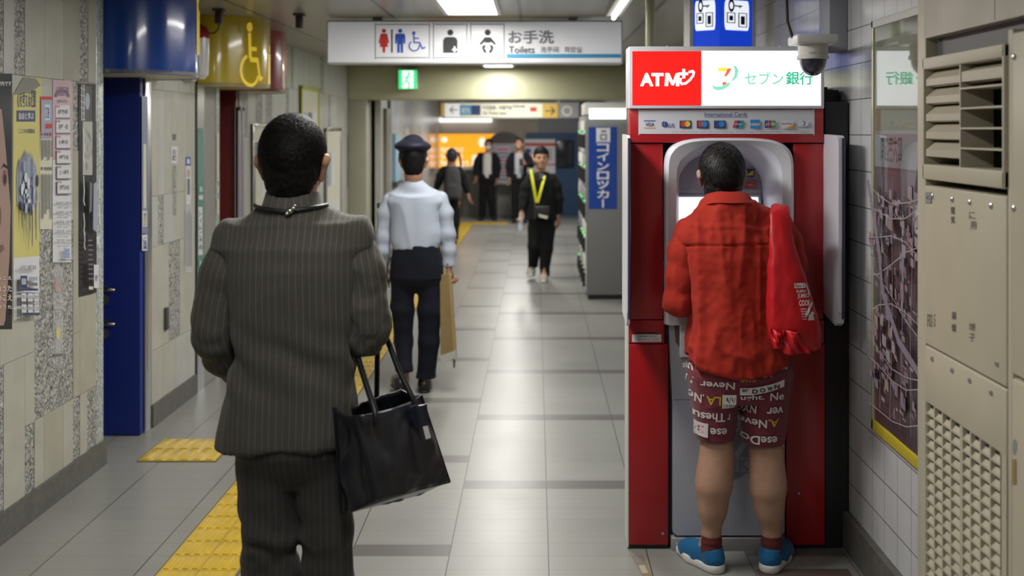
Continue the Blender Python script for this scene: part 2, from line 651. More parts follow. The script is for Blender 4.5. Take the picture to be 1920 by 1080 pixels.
class Vox:
    def __init__(s):
        s.p = []

    def cap(s, a, b, ra, rb=None, k=.02, op='u'):
        rb = ra if rb is None else rb
        a, b = np.array(a, float), np.array(b, float)
        d = b - a
        L = max(d.dot(d), 1e-9)
        R = max(ra, rb)

        def fn(X, Y, Z):
            t = np.clip(((X - a[0]) * d[0] + (Y - a[1]) * d[1] + (Z - a[2]) * d[2]) / L, 0, 1)
            return np.sqrt((X - a[0] - t * d[0]) ** 2 + (Y - a[1] - t * d[1]) ** 2 + (Z - a[2] - t * d[2]) ** 2) - (ra + (rb - ra) * t)
        s.p.append((fn, np.minimum(a, b) - R, np.maximum(a, b) + R, k, op))
        return s

    def chain(s, pts, rs, k=.02):
        for i in range(len(pts) - 1):
            s.cap(pts[i], pts[i + 1], rs[i], rs[i + 1], k)
        return s

    def ell(s, c, r, R=None, k=.02, op='u'):
        c, r = np.array(c, float), np.array(r, float)
        R = np.eye(3) if R is None else np.array(R)
        m = float(r.min())
        e = np.full(3, r.max())

        def fn(X, Y, Z):
            x, y, z = X - c[0], Y - c[1], Z - c[2]
            q = [(R[0, i] * x + R[1, i] * y + R[2, i] * z) / r[i] for i in range(3)]
            return (np.sqrt(q[0] ** 2 + q[1] ** 2 + q[2] ** 2) - 1) * m
        s.p.append((fn, c - e, c + e, k, op))
        return s

    def loft(s, rows, n=2.3, k=.03, smooth=.02):
        """rows (z, cx, cy, rx, ry), stacked super-ellipses"""
        rows = sorted(rows)
        zs = np.array([r[0] for r in rows])
        zd = np.linspace(zs[0], zs[-1], 400)
        tab = []
        for j in range(1, 5):
            q = np.interp(zd, zs, [r[j] for r in rows])
            w = max(1, int(smooth / (zd[1] - zd[0])))
            ker = np.hanning(2 * w + 3)
            ker /= ker.sum()
            q = np.convolve(np.pad(q, w + 1, mode='edge'), ker, 'valid')
            tab.append(q)

        def fn(X, Y, Z):
            cx, cy, rx, ry = [np.interp(Z, zd, t) for t in tab]
            q = (np.abs((X - cx) / rx) ** n + np.abs((Y - cy) / ry) ** n) ** (1 / n)
            return np.maximum((q - 1) * np.minimum(rx, ry), np.maximum(zs[0] - Z, Z - zs[-1]))
        ex = max(abs(r[1]) + r[3] for r in rows)
        ey = max(abs(r[2]) + r[4] for r in rows)
        s.p.append((fn, np.array([-ex, -ey, zs[0]]), np.array([ex, ey, zs[-1]]), k, 'u'))
        return s

    def cut(s, fn):
        """removes where fn > 0"""
        s.p.append((fn, None, None, 0, 'i'))
        return s

    def mesh(s, name, h, mt, parent=None, disp=None, stripe=None, extra=None):
        lo = np.min([p[1] for p in s.p if p[4] == 'u'], axis=0) - 4 * h
        hi = np.max([p[2] for p in s.p if p[4] == 'u'], axis=0) + 4 * h
        n = np.ceil((hi - lo) / h).astype(int) + 1
        ax = [(lo[i] + h * np.arange(n[i])).astype(np.float32) for i in range(3)]
        D = np.full(n, 1.0, np.float32)
        for fn, a, b, k, op in s.p:
            if a is None:
                sl = (slice(None),) * 3
            else:
                sl = tuple(slice(max(0, int((a[i] - k - 3 * h - lo[i]) / h)), min(n[i], int((b[i] + k + 3 * h - lo[i]) / h) + 2)) for i in range(3))
            X, Y, Z = ax[0][sl[0]][:, None, None], ax[1][sl[1]][None, :, None], ax[2][sl[2]][None, None, :]
            d = fn(X, Y, Z)
            if op == 'u':
                D[sl] = smin(D[sl], d, k)
            elif op == 's':
                D[sl] = -smin(-D[sl], d, k)
            else:
                D[sl] = np.maximum(D[sl], d)
        V, Q = surface_nets(D, lo, h)
        me = bpy.data.meshes.new(name)
        set_mesh(me, V, Q)
        if disp is not None:
            N = np.empty(len(V) * 3, np.float32)
            me.vertex_normals.foreach_get('vector', N)
            N = N.reshape(-1, 3)
            V = V + N * np.asarray(disp(V, N))[:, None]
            me.vertices.foreach_set('co', V.astype(np.float32).ravel())
        if extra is not None:
            v2, q2 = extra
            b = len(V)
            V = np.vstack([V, v2])
            Q = np.vstack([Q, np.asarray(q2) + b])
            me2 = bpy.data.meshes.new(name)
            set_mesh(me2, V, Q)
            bpy.data.meshes.remove(me)
            me = me2
        if stripe is not None:
            a = me.attributes.new('stripe', 'FLOAT', 'POINT')
            a.data.foreach_set('value', np.asarray(stripe(V), np.float32))
        o = link(name, me, mt, parent, True)
        return o


def set_mesh(me, V, Q):
    me.vertices.add(len(V))
    me.vertices.foreach_set('co', np.asarray(V, np.float32).ravel())
    me.loops.add(len(Q) * 4)
    me.loops.foreach_set('vertex_index', np.asarray(Q, np.int32).ravel())
    me.polygons.add(len(Q))
    me.polygons.foreach_set('loop_start', np.arange(0, len(Q) * 4, 4, dtype=np.int32))
    me.polygons.foreach_set('use_smooth', np.ones(len(Q), bool))
    me.update(calc_edges=True)


def surface_nets(D, lo, h):
    nx, ny, nz = D.shape
    neg = D < 0
    cs = np.zeros((nx - 1, ny - 1, nz - 1), np.int8)
    for dx in (0, 1):
        for dy in (0, 1):
            for dz in (0, 1):
                cs += neg[dx:nx - 1 + dx, dy:ny - 1 + dy, dz:nz - 1 + dz]
    act = (cs > 0) & (cs < 8)
    I = np.argwhere(act)
    idx = np.full(act.shape, -1, np.int64)
    idx[act] = np.arange(len(I))
    acc = np.zeros((len(I), 3))
    cnt = np.zeros(len(I))
    cor = [(x, y, z) for x in (0, 1) for y in (0, 1) for z in (0, 1)]
    val = {c: D[I[:, 0] + c[0], I[:, 1] + c[1], I[:, 2] + c[2]] for c in cor}
    for c in cor:
        for a in range(3):
            if c[a] == 0:
                e = list(c)
                e[a] = 1
                v0, v1 = val[c], val[tuple(e)]
                m = (v0 < 0) != (v1 < 0)
                t = v0[m] / (v0[m] - v1[m])
                p = np.tile(np.array(c, float), (m.sum(), 1))
                p[:, a] += t
                acc[m] += p
                cnt[m] += 1
    V = lo + h * (I + acc / cnt[:, None])
    quads = []
    for a in range(3):
        b, c = (a + 1) % 3, (a + 2) % 3
        s0 = [slice(None)] * 3
        s1 = [slice(None)] * 3
        s0[a], s1[a] = slice(0, -1), slice(1, None)
        ch = neg[tuple(s0)] != neg[tuple(s1)]
        E = np.argwhere(ch)
        ok = (E[:, b] > 0) & (E[:, c] > 0) & (E[:, b] < D.shape[b] - 1) & (E[:, c] < D.shape[c] - 1)
        E = E[ok]
        q = []
        for (db, dc) in ((-1, -1), (0, -1), (0, 0), (-1, 0)):
            J = E.copy()
            J[:, b] += db
            J[:, c] += dc
            q.append(idx[J[:, 0], J[:, 1], J[:, 2]])
        q = np.stack(q, 1)
        flip = ~neg[E[:, 0], E[:, 1], E[:, 2]]
        q[flip] = q[flip][:, ::-1]
        quads.append(q)
    return V, np.vstack(quads)

# ================================================================== the setting
rnd = random.Random(5)


def struct(o):
    o['kind'] = 'structure'
    return o


def solid(name, a, b, m, bev=0):
    k = MB()
    k.box(a, b, m, bev)
    return struct(k.build(name))


solid('floor', (-3.6, -1.5, -.1), (1.6, 22.8, 0), M_FLOOR)
solid('ceiling', (-3.6, -1.5, CZ), (1.6, 22.8, CZ + .1), M_CEIL)


def panels(k, X, y0, y1, z0, z1, kinds, rr, widths=(.09, .12, .2, .22, .26), pt=.25):
    """one course of wall panels standing on the plane x = X"""
    y = y0
    while y < y1 - .02:
        w = rr.choice(widths)
        if y + w > y1 - .05:
            w = y1 - y
        m = M_TERR if (w < .15 and rr.random() < pt * 2) else rr.choice(kinds)
        k.box((X - .02, y + .0012, z0 + .0012), (X - (.002 if m == M_TERR else 0), y + w - .0012, z1 - .0012), m)
        y += w


def pan(k, X, y0, y1, z0, z1, m):
    k.box((X - .02, y0 + .0012, z0 + .0012), (X - (.002 if m == M_TERR else 0), y1 - .0012, z1 - .0012), m)


AB = (M_TILE_A, M_TILE_B, M_TILE_A)
k = MB()
k.box((WL - .25, -1.5, 0), (WL - .004, 5.65, CZ), M_JOINT)
for z0, z1 in ((.135, .45), (.45, .775), (.775, 1.4), (1.4, 2.05), (2.05, CZ)):
    panels(k, WL, -1.5, 4.637, z0, z1, AB, rnd)
T_, A_, B_, C_ = M_TERR, M_TILE_A, M_TILE_B, M_TILE_C
for y0, y1, m in ((4.637, 4.669, T_), (4.669, 4.765, C_), (4.765, 4.864, T_), (4.864, 5.06, A_), (5.06, 5.26, A_), (5.26, 5.45, B_), (5.45, 5.55, T_), (5.55, 5.65, A_)):
    if m == A_ and y0 == 5.06:
        pan(k, WL, y0, y1, 2.05, 2.44, m)
        pan(k, WL, y0, y1, 2.44, CZ, A_)
    else:
        pan(k, WL, y0, y1, 2.05, CZ, m)
for y0, y1, z0, z1, m in ((4.637, 4.957, .775, 2.05, A_), (4.957, 5.37, .45, 1.35, T_), (4.957, 5.37, 1.35, 2.05, A_), (5.37, 5.45, 1.7, 2.05, T_), (5.37, 5.45, .775, 1.7, B_),
                          (5.45, 5.65, .45, 2.05, B_), (5.37, 5.45, .45, .775, B_), (4.864, 4.957, .45, .775, A_),
                          (4.637, 4.669, .135, .775, T_), (4.669, 4.864, .135, .775, A_), (4.864, 4.957, .135, .45, T_), (4.957, 5.05, .135, .45, A_),
                          (5.05, 5.26, .135, .45, B_), (5.26, 5.37, .135, .45, A_), (5.37, 5.45, .135, .45, T_), (5.45, 5.54, .135, .45, A_), (5.54, 5.65, .135, .45, T_)):
    pan(k, WL, y0, y1, z0, z1, m)
k.box((WL - .25, 5.65, 0), (WL - .002, 5.767, CZ), M_MOS, .02)
struct(k.build('wall_left'))

# the wall between the entrances, with the recesses behind them
k = MB()
M_RECESS = mat('recess_wall', (.34, .34, .35), rough=.5)
k.box((-3.55, 5.50, 0), (-3.45, 8.5, CZ), M_RECESS)
k.box((WL - .25, 6.46, 0), (WL - .004, 7.29, CZ), M_JOINT)
for z0, z1 in ((.135, .46), (.46, 1.09), (1.09, 1.40), (1.40, 2.05), (2.05, CZ)):
    if z0 == .46:
        for a, b, m in ((6.46, 6.77, A_), (6.77, 6.976, T_), (6.976, 7.29, A_)):
            pan(k, WL, a, b, z0, z1, m)
    elif z0 == 1.09:
        for a, b, m in ((6.46, 6.575, C_), (6.575, 6.67, T_), (6.67, 6.9, C_), (6.9, 7.29, A_)):
            pan(k, WL, a, b, z0, z1, m)
    else:
        panels(k, WL, 6.46, 7.29, z0, z1, (C_, A_), rnd, (.12, .2, .24, .3), .0)
# partition between accessible toilet and women's entrance
k.box((WL - .25, 7.77, 0), (WL - .002, 7.86, 2.16), M_MOS)
k.box((-3.5, 7.72, 0), (WL - .25, 7.86, CZ), M_RECESS)
k.box((-3.5, 6.46, 0), (WL - .25, 6.6, CZ), M_RECESS)
k.box((-3.5, 5.5, 0), (WL - .25, 5.65, CZ), M_RECESS)
struct(k.build('wall_left_middle'))

k = MB()
k.box((WL - .25, 8.38, 0), (WL - .004, 13.3, CZ), M_JOINT)
for z0, z1 in ((.135, .5), (.5, 1.1), (1.1, 1.75), (1.75, 2.2), (2.2, CZ)):
    panels(k, WL, 8.38, 13.2, z0, z1, (A_, C_, C_), rnd, (.09, .12, .2, .24, .3), .3)
struct(k.build('wall_left_back'))
k = MB()
M_FARP = mat('far_panel', (.42, .44, .47), rough=.3, noise=.1, nscale=3)
k.box((-2.6, 13.62, 0), (-2.056, 22.7, CZ), M_JOINT)
panels(k, -2.05, 13.66, 22.6, .12, 1.2, (M_FARP, C_, M_FARP), rnd, (.16, .3, .5, .7), .3)
panels(k, -2.05, 13.66, 22.6, 1.2, CZ, (M_FARP, C_, M_FARP), rnd, (.16, .3, .5, .7), .3)
struct(k.build('wall_left_far'))

k = MB()
k.box((WR, -1.5, 0), (WR + .2, 22.7, CZ), M_RT)
struct(k.build('wall_right'))
k = MB()
M_FARW = mat('far_wall_beige', (.42, .36, .29), rough=.6, noise=.05, nscale=3)
M_FARG = mat('far_wall_grey', (.27, .27, .30), rough=.6)
k.box((-2.1, 22.6, 0), (0.05, 22.75, CZ), M_FARW)
k.box((0.05, 22.6, 0), (1.5, 22.75, CZ), M_FARG)
struct(k.build('wall_back'))

for nm, a, b in (('baseboard_left', (WL, -1.5, 0), (WL + .012, 5.767, .135)), ('baseboard_left_middle', (WL, 6.46, 0), (WL + .012, 7.29, .135)),
                 ('baseboard_left_back', (WL, 8.38, 0), (WL + .012, 13.2, .135)), ('baseboard_right', (WR - .03, -1.5, 0), (WR, 22.6, .158))):
    solid(nm, a, b, M_BASE)

# beam and the posts that carry it
solid('beam', (-2.33, 13.2, 2.185), (1.354, 13.62, CZ), M_BEAM, .012)
solid('column_left', (-2.33, 13.2, 0), (-2.10, 13.62, 2.185), M_COLUMN, .01)
k = MB()
k.box((-2.10, 13.62, 0), (-1.98, 13.8, 2.2), M_TILE_C)
k.box((-2.06, 14.3, 0), (-2.0, 14.7, 2.1), mat('door_frame_grey', (.22, .21, .17), rough=.5))
k.box((-2.06, 14.75, 1.75), (-2.02, 14.9, 2.3), M_DARK)
k.box((-2.06, 15.2, 1.05), (-2.0, 15.8, 1.75), mat('pale_blue_notice', (.30, .48, .62), rough=.4))
k.box((-2.06, 15.15, 1.03), (-1.98, 15.85, 1.07), M_DARK)
struct(k.build('trim_1'))
# ================================================================== ceiling lamps
M_LAMP = mat('lamp_diffuser', (.95, .97, .95), emit=7.0, ecol=(1, .99, .93))
for i, (x, y, a, b, w) in enumerate(LAMPS):
    lab = ['recessed ceiling lamp behind the photographer', 'recessed square-edged ceiling lamp just ahead of the man in the suit',
           'bright ceiling lamp panel just in front of the toilet sign', 'ceiling lamp panel between the toilet sign and the beam',
           'small ceiling lamp glowing below the toilet sign, against the beam', 'ceiling lamp of the far hall just past the beam',
           'ceiling lamp of the far hall over the direction sign'][i]
    t = thing('ceiling_lamp', lab, 'lamp', (x, y, CZ), 'ceiling lamps along the corridor')
    k = MB((x, y, CZ))
    e = .025
    for (p, q) in (((-a / 2 - e, -b / 2 - e), (a / 2 + e, -b / 2)), ((-a / 2 - e, b / 2), (a / 2 + e, b / 2 + e)),
                   ((-a / 2 - e, -b / 2), (-a / 2, b / 2)), ((a / 2, -b / 2), (a / 2 + e, b / 2))):
        k.box((x + p[0], y + p[1], CZ - .03), (x + q[0], y + q[1], CZ), M_WHITE)
    k.build('frame', t)
    k = MB((x, y, CZ))
    k.box((x - a / 2, y - b / 2, CZ - .02), (x + a / 2, y + b / 2, CZ - .004), M_LAMP)
    k.build('diffuser', t)
t = thing('tube_lamp', 'short fluorescent tube lamp on the ceiling behind the toilet sign, right end', 'lamp', (.52, 6.7, CZ))
k = MB((.52, 6.7, CZ))
k.box((.47, 6.1, CZ - .03), (.57, 7.2, CZ), M_OFFW)
k.build('housing', t)
k = MB((.52, 6.7, CZ))
k.tube([(.52, 6.14, CZ - .045), (.52, 7.16, CZ - .045)], .014, mat('tube_glow', (1, 1, .95), emit=4.0))
k.build('tube', t)

# ceiling sensors
for x, y, lab in ((-2.08, 7.0, 'small dark sensor hanging below the ceiling in front of the yellow drum'), (-1.62, 7.3, 'dark brown sensor box under the ceiling beside the toilet sign')):
    t = thing('ceiling_sensor', lab, 'sensor', (x, y, CZ))
    k = MB((x, y, CZ))
    k.box((x - .035, y - .04, CZ - .015), (x + .035, y + .04, CZ), M_DARK)
    k.build('mount', t)
    k = MB((x, y, CZ))
    k.box((x - .022, y - .03, CZ - .10), (x + .022, y + .03, CZ - .015), mat('sensor_brown', (.05, .03, .025), rough=.4), .008)
    k.build('housing', t)

# ================================================================== tactile paving
M_TACT = mat('tactile_yellow', (.60, .40, .035), rough=.28, noise=.12, nscale=9, coat=.3)
M_TACTJ = mat('tactile_joint', (.16, .12, .05), rough=.7)


def tactile(name, label, x0, x1, y0, y1, tile, bars, group=None):
    k = MB((x0, y0, 0))
    k.box((x0 - .008, y0 - .008, 0), (x1 + .008, y1 + .008, .003), M_TACTJ)
    ny = max(1, round((y1 - y0) / tile))
    nx = max(1, round((x1 - x0) / tile))
    for i in range(ny):
        for j in range(nx):
            a, b = x0 + (x1 - x0) * j / nx, x0 + (x1 - x0) * (j + 1) / nx
            c, d = y0 + (y1 - y0) * i / ny, y0 + (y1 - y0) * (i + 1) / ny
            k.box((a + .0015, c + .0015, 0), (b - .0015, d - .0015, .006), M_TACT)
            if bars:
                w = (b - a) / bars
                for q in range(bars):
                    k.box((a + w * q + w * .2, c + .012, .004), (a + w * q + w * .8, d - .012, .0105), M_TACT, .0035)
            else:
                for qi in range(5):
                    for qj in range(5):
                        cx, cy = a + (b - a) * (qi + .5) / 5, c + (d - c) * (qj + .5) / 5
                        k.lathe([(.014, 0), (.012, .004), (.008, .0055)], (cx, cy, .005), M_TACT, 8)
    return tag(k.build(name), label, 'paving', group, 'thing')


tactile('tactile_paving', 'long yellow tactile guide strip with raised bars running down the corridor floor', -1.535, -1.215, 2.4, 20.4, .15, 4)
tactile('tactile_paving', 'square yellow tactile tile on the floor in front of the blue toilet door', -2.165, -1.745, 5.80, 6.21, .21, 3)
tactile('tactile_paving', 'far yellow tactile crossing strip at the feet of the masked man', -1.535, -.55, 20.4, 20.9, .3, 0)

# ================================================================== toilet entrances on the left
M_BLUE = mat('glossy_blue', (.004, .05, .30), rough=.22, coat=.4)
M_BLUED = mat('blue_door_paint', (.003, .018, .20), rough=.42)
M_YEL = mat('glossy_yellow', (.52, .38, .006), rough=.22, coat=.4)
M_RED = mat('glossy_red', (.36, .035, .03), rough=.25, coat=.4)
M_REDD = mat('red_door_paint', (.13, .006, .008), rough=.42)
M_SYM = mat('symbol_yellow', (.95, .68, .06), rough=.4, emit=.25)


def drum(name, label, cy, ax, ay, m, zb=2.11, sym=None):
    t = thing(name, label, 'sign', (WL, cy, zb))
    k = MB((WL, cy, zb))
    n = 40
    pts = [(WL + ax * math.sin(math.pi * i / n), cy - ay * math.cos(math.pi * i / n)) for i in range(n + 1)]
    pts = [(WL - .2, cy - ay)] + pts + [(WL - .2, cy + ay)]
    N = len(pts)
    vs = [(x, y, zb) for x, y in pts] + [(x, y, CZ) for x, y in pts]
    k.add(vs, [(i, i + 1, i + 1 + N, i + N) for i in range(N - 1)], m, True)
    k.build('shell', t)
    k = MB((WL, cy, zb))
    vs = [(x, y, zb + .004) for x, y in pts]
    k.prism(vs, (0, 0, .02), mat('drum_underside', (.62, .58, .36), rough=.4))
    k.build('underside', t)
    return t


def wrap(cy, ax, ay):
    """(angle along the drum in radians from the near side, height) -> point just off the shell"""
    def fn(a, b):
        return (WL + ax * math.sin(a), cy - ay * math.cos(a), b)
    return fn


def wheelchair(f, a, b, s, mt, sa=1.0):
    """international access figure, centre a, b and height s; sa squeezes the first axis"""
    P = lambda x, y: (a + x * s * sa, b + y * s)
    f.line([P(-.06, .42), P(-.03, .05), P(.16, .05), P(.27, -.38), P(.36, -.34)], .07 * s, mt)
    f.line([P(-.04, .2), P(.14, .2)], .06 * s, mt)
    f.disc(*P(-.07, .46), .075 * s * sa, mt, .075 * s)
    f.ring(*P(-.04, -.14), .22 * s, .29 * s, mt, 110, 350, 26)


class DrumFlat(Flat):
    def __init__(s, cy, ax, ay, org):
        super().__init__(wrap(cy, ax, ay), (0, 0, 0), org)
        s.cy, s.ax, s.ay = cy, ax, ay

    def _p(s, pts):
        out = []
        for a, b in pts:
            n = Vector((math.sin(a) / s.ax, -math.cos(a) / s.ay, 0)).normalized()
            out.append(Vector(s.fn(a, b)) + n * (s.lift + .001))
        return out


tb = drum('entrance_drum_sign', 'glossy blue half-round drum sign above the blue toilet door', 6.16, .365, .40, M_BLUE)
f = DrumFlat(6.16, .365, .40, (WL, 6.16, 2.11))
f.rect(1.62, 2.24, 1.70, 2.56, M_SYM)
f.rect(1.74, 2.24, 1.82, 2.50, M_SYM)
f.disc(1.68, 2.575, .07, M_SYM, .03)
f.build('symbol', tb)
ty = drum('entrance_drum_sign', 'glossy yellow half-round drum sign with a wheelchair symbol', 7.76, .385, .41, M_YEL)
f = DrumFlat(7.76, .385, .41, (WL, 7.76, 2.11))
# subdivided strokes so that they follow the curve
def dline(pts, w):
    for (p, q) in zip(pts[:-1], pts[1:]):
        nseg = 6
        sub = [(p[0] + (q[0] - p[0]) * i / nseg, p[1] + (q[1] - p[1]) * i / nseg) for i in range(nseg + 1)]
        f.line(sub, w, M_SYM)
sA, cA, cB = .40, .99, 2.29
q = lambda x, y: (cA + x * sA * 1.9, cB + y * sA)
def dring():
    pts = [q(-.04 + .27 * math.cos(math.radians(t)), -.16 + .27 * math.sin(math.radians(t))) for t in range(112, 352, 12)]
    vs = []
    for i, t in enumerate(range(112, 352, 12)):
        for r in (.235, .295):
            vs.append(q(-.04 + r * math.cos(math.radians(t)), -.16 + r * math.sin(math.radians(t))))
    P = f._p(vs)
    f.mb.add(P, [(2 * i, 2 * i + 1, 2 * i + 3, 2 * i + 2) for i in range(len(P) // 2 - 1)], M_SYM)
dring()
def dquad(x0, y0, x1, y1, w, h=0):
    d = Vector((x1 - x0, y1 - y0))
    nn = Vector((-d.y, d.x)).normalized() * w / 2
    f.poly([q(x0 + nn.x, y0 + nn.y), q(x0 - nn.x, y0 - nn.y), q(x1 - nn.x, y1 - nn.y), q(x1 + nn.x, y1 + nn.y)], M_SYM)
dquad(-.07, .5, -.05, .05, .085)
dquad(-.06, .03, .19, .03, .085)
dquad(.17, .06, .28, -.33, .07)
dquad(.25, -.32, .38, -.27, .06)
dquad(-.05, .22, .15, .22, .07)
f.disc(*q(-.07, .60), .085 * sA * 1.9, M_SYM, .085 * sA)
for a0, a1, z0, z1 in ((1.50, 1.66, 2.14, 2.36), (1.54, 1.62, 2.37, 2.42)):
    f.rect(a0, z0, a1, z1, M_SYM)
f.build('symbol', ty)
tr = drum('entrance_drum_sign', 'red half-round drum sign behind the yellow drum', 8.66, .29, .36, M_RED)
f = DrumFlat(8.66, .29, .36, (WL, 8.66, 2.11))
f.rect(1.62, 2.25, 1.74, 2.45, mat('symbol_orange', (.9, .35, .08), rough=.4, emit=.2))
f.build('symbol', tr)

# blue jamb door with two lever handles
k = MB()
k.box((-3.45, 6.29, 0.005), (-2.335, 6.345, 2.16), M_BLUED, .004)
d1 = struct(k.build('door_1'))
d1['label'] = 'dark blue painted door of the toilet entrance'
for z in (.872, .672):
    k = MB()
    x = -2.545
    k.lathe([(.02, 0), (.02, .03), (.012, .03)], (x, 6.255, z), M_GOLDM, 16, 'y')
    k.tube([(x, 6.24, z), (x + .02, 6.235, z), (x + .055, 6.235, z - .001), (x + .078, 6.245, z - .004)], [.012, .013, .012, .009], M_GOLDM, 12)
    h = k.build('door_handle', d1)
    k = MB()
    k.lathe([(.03, 0), (.03, .01), (.02, .014)], (x, 6.277, z - .068), M_STEEL, 20, 'y')
    k.build('escutcheon', d1)
# polished jamb post with the men's notice strip
t = thing('jamb_post', 'polished steel jamb post beside the blue toilet door', 'post', (WL, 6.40, 0))
k = MB((WL, 6.40, 0))
k.box((WL - .012, 6.352, 0), (WL + .006, 6.458, 2.16), M_STEEL, .004)
k.build('post', t)
f = Flat(left_px(WL + .0065), (1, 0, 0), (WL, 6.40, 0))
f.rect(266, 470, 276, 440, M_PAPER)
f.rect(265.5, 438, 276.5, 180, mat('notice_grey_blue', (.20, .24, .36), rough=.3))
f.rect(267, 425, 275, 395, M_PAPER2)
f.rect(268.5, 390, 273.5, 270, M_PAPER2)
f.vtext('男子トイレ', 269, 400, 273.5, 423, M_INK, .02)
f.vtext('ご注意', 267.5, 444, 274.5, 468, M_INKB, .02)
f.build('notice', t)
# green notice strip on the second jamb
t = thing('jamb_post', 'narrow glossy green post with white notices under the yellow drum', 'post', (WL, 7.39, 0))
k = MB((WL, 7.39, 0))
M_GRN = mat('glossy_green', (.01, .20, .13), rough=.12, coat=.6)
k.box((WL - .02, 7.295, 0), (WL + .006, 7.325, 2.16), M_BLACK)
k.box((WL - .02, 7.325, 0), (WL + .004, 7.48, 2.16), M_STEEL)
k.build('post', t)
f = Flat(left_px(WL + .0045), (1, 0, 0), (WL, 7.39, 0))
f.rect(370.5, 560, 381, 240, M_GRN)
f.rect(371.5, 478, 379.5, 388, M_PAPER)
f.vtext('トイレご案内', 373, 395, 378, 470, M_GRN, .02)
f.rect(371.5, 374, 379.5, 366, M_PAPER)
for y in (350, 490, 520, 540):
    f.rect(372.5, y + 10, 379, y, mat('paper_mint', (.4, .6, .52), rough=.3))
f.build('notice', t)
k = MB()
k.box((WL - .03, 7.48, 0.005), (WL - .006, 7.77, 2.16), mat('grey_green_door', (.27, .27, .24), rough=.45))
struct(k.build('door_2'))
k = MB()
k.box((-3.45, 8.30, 0.005), (-2.335, 8.36, 2.16), M_REDD, .004)
struct(k.build('door_3'))
f = Flat(left_px(WL + .001), (1, 0, 0), (WL, 7.8, 0))
for y, h in ((250, 90), (350, 12), (372, 30)):
    f.rect(406, y + h, 410.5, y, M_PAPER2)
tag(f.build('door_sticker'), 'cream stickers on the mosaic edge left of the red door', 'sticker')

# fire alarm lamp between the drums
t = thing('alarm_lamp', 'white and red rounded alarm lamp on the wall between blue and yellow drums', 'lamp', (WL, 7.06, 2.25))
k = MB((WL, 7.06, 2.25))
k.box((WL, 7.0, 2.13), (WL + .035, 7.22, 2.50), M_OFFW, .01)
k.build('base', t)
k = MB((WL, 7.06, 2.25))
prof = [(.0, 0)]
prof = [(.035, -.19), (.062, -.16), (.066, -.05), (.066, .08)]
k.lathe(prof, (WL + .10, 7.06, 2.33), mat('alarm_white', (.6, .6, .58), rough=.2), 24)
k.build('cover', t)
k = MB((WL, 7.06, 2.25))
k.lathe([(.067, .08), (.067, .12), (.055, .155), (.02, .175)], (WL + .10, 7.06, 2.33), mat('alarm_red', (.22, .012, .012), rough=.15), 24)
k.build('lens', t)
k = MB((WL, 7.06, 2.25))
k.box((WL + .03, 7.03, 2.2), (WL + .06, 7.09, 2.4), M_OFFW)
k.build('bracket', t)
k = MB((WL, 7.3, 2.4))
k.tube([(-2.08, 7.0, 2.515), (-2.09, 7.02, 2.47), (-2.13, 7.08, 2.45), (-2.22, 7.15, 2.45), (WL, 7.2, 2.46)], .005, M_BLACK, 6)
tag(k.build('sensor_cable'), 'thin black cable looping from the ceiling sensor past the yellow drum', 'cable')

# notices on the wall between the entrances
f = Flat(left_px(WL + .001), (1, 0, 0), (WL, 6.9, 1.4))
f.rect(320.5, 306, 332.5, 275, M_PAPER)
f.vtext('お願', 322.5, 279, 330.5, 302, M_INKG, .03)
f.vtext('清', 323, 250, 330, 264, M_INKG, .03)
f.vtext('きれいにお使いくださいませ', 323.5, 310, 330, 404, M_INKG, .0)
tag(f.build('wall_notice'), 'narrow white vertical notice with grey characters on the tiled wall by the blue door', 'notice')
f = Flat(left_px(WL + .001), (1, 0, 0), (WL, 7.1, 1.4))
f.rect(348, 384, 357.5, 294, M_PAPER)
f.rect(348, 311, 357.5, 294, mat('notice_blue', (.04, .12, .38), rough=.4))
f.rect(350, 307, 355.5, 298, M_PAPER)
f.rect(350.5, 365, 355.5, 335, M_INKG)
f.rect(350.5, 332, 355.5, 318, mat('pale_red', (.5, .3, .28), rough=.5))
tag(f.build('wall_notice'), 'white notice strip with a blue square top beside the green post', 'notice')
f = Flat(left_px(WL + .001), (1, 0, 0), (WL, 7.15, 1.1))
f.rect(346, 512, 361, 385, mat('paper_greyish', (.5, .5, .51), rough=.25))
for i in range(4):
    f.rect(347.5 + i * 3.3, 500, 348.6 + i * 3.3, 395 + 6 * (i % 2), M_INKG)
tag(f.build('wall_notice'), 'pale sheet of faint vertical lines stuck low beside the green post', 'notice')
k = MB((WL, 6.7, .7))
k.box((WL, 6.675, .55), (WL + .02, 6.72, .69), M_DARK, .004)
tag(k.build('door_stop'), 'small dark door stopper on the tiled wall right of the blue door', 'door stopper')

# ================================================================== posters on the near left wall
wl = left_px(WL)
def poster(name, label, cat='poster'):
    return Flat(left_px(WL), (1, 0, 0), (WL, 4.9, 1.5), .002, .0004), name, label, cat
def fin(P):
    return tag(P[0].build(P[1]), P[2], P[3])


P = poster('wall_poster', 'dark poster with a large cropped face at the picture edge of the left wall')
f = P[0]
M_SKP = mat('printed_skin', (.36, .24, .20), rough=.25)
M_SKP2 = mat('printed_skin_shade', (.20, .11, .09), rough=.25)
M_HAIRP = mat('printed_dark', (.035, .033, .038), rough=.2)
f.rect(-60, 617, 22, 138, M_HAIRP)
f.poly([(-60, 617), (-60, 225), (-10, 200), (2, 205), (8, 260), (14, 330), (19, 390), (17, 480), (9, 600), (6, 610)], M_SKP)
f.disc(7.5, 334, 4.5, M_SKP2, 16)
f.disc(8, 336, 2.6, M_HAIRP, 9)
f.poly([(0, 318), (6, 306), (13, 312), (12, 317), (5, 312)], M_HAIRP)
f.disc(-3, 405, 4, M_SKP2, 20)
f.poly([(-6, 462), (3, 458), (7, 466), (0, 474)], M_SKP2)
f.rect(-50, 160, 19, 152, M_HAIRP)
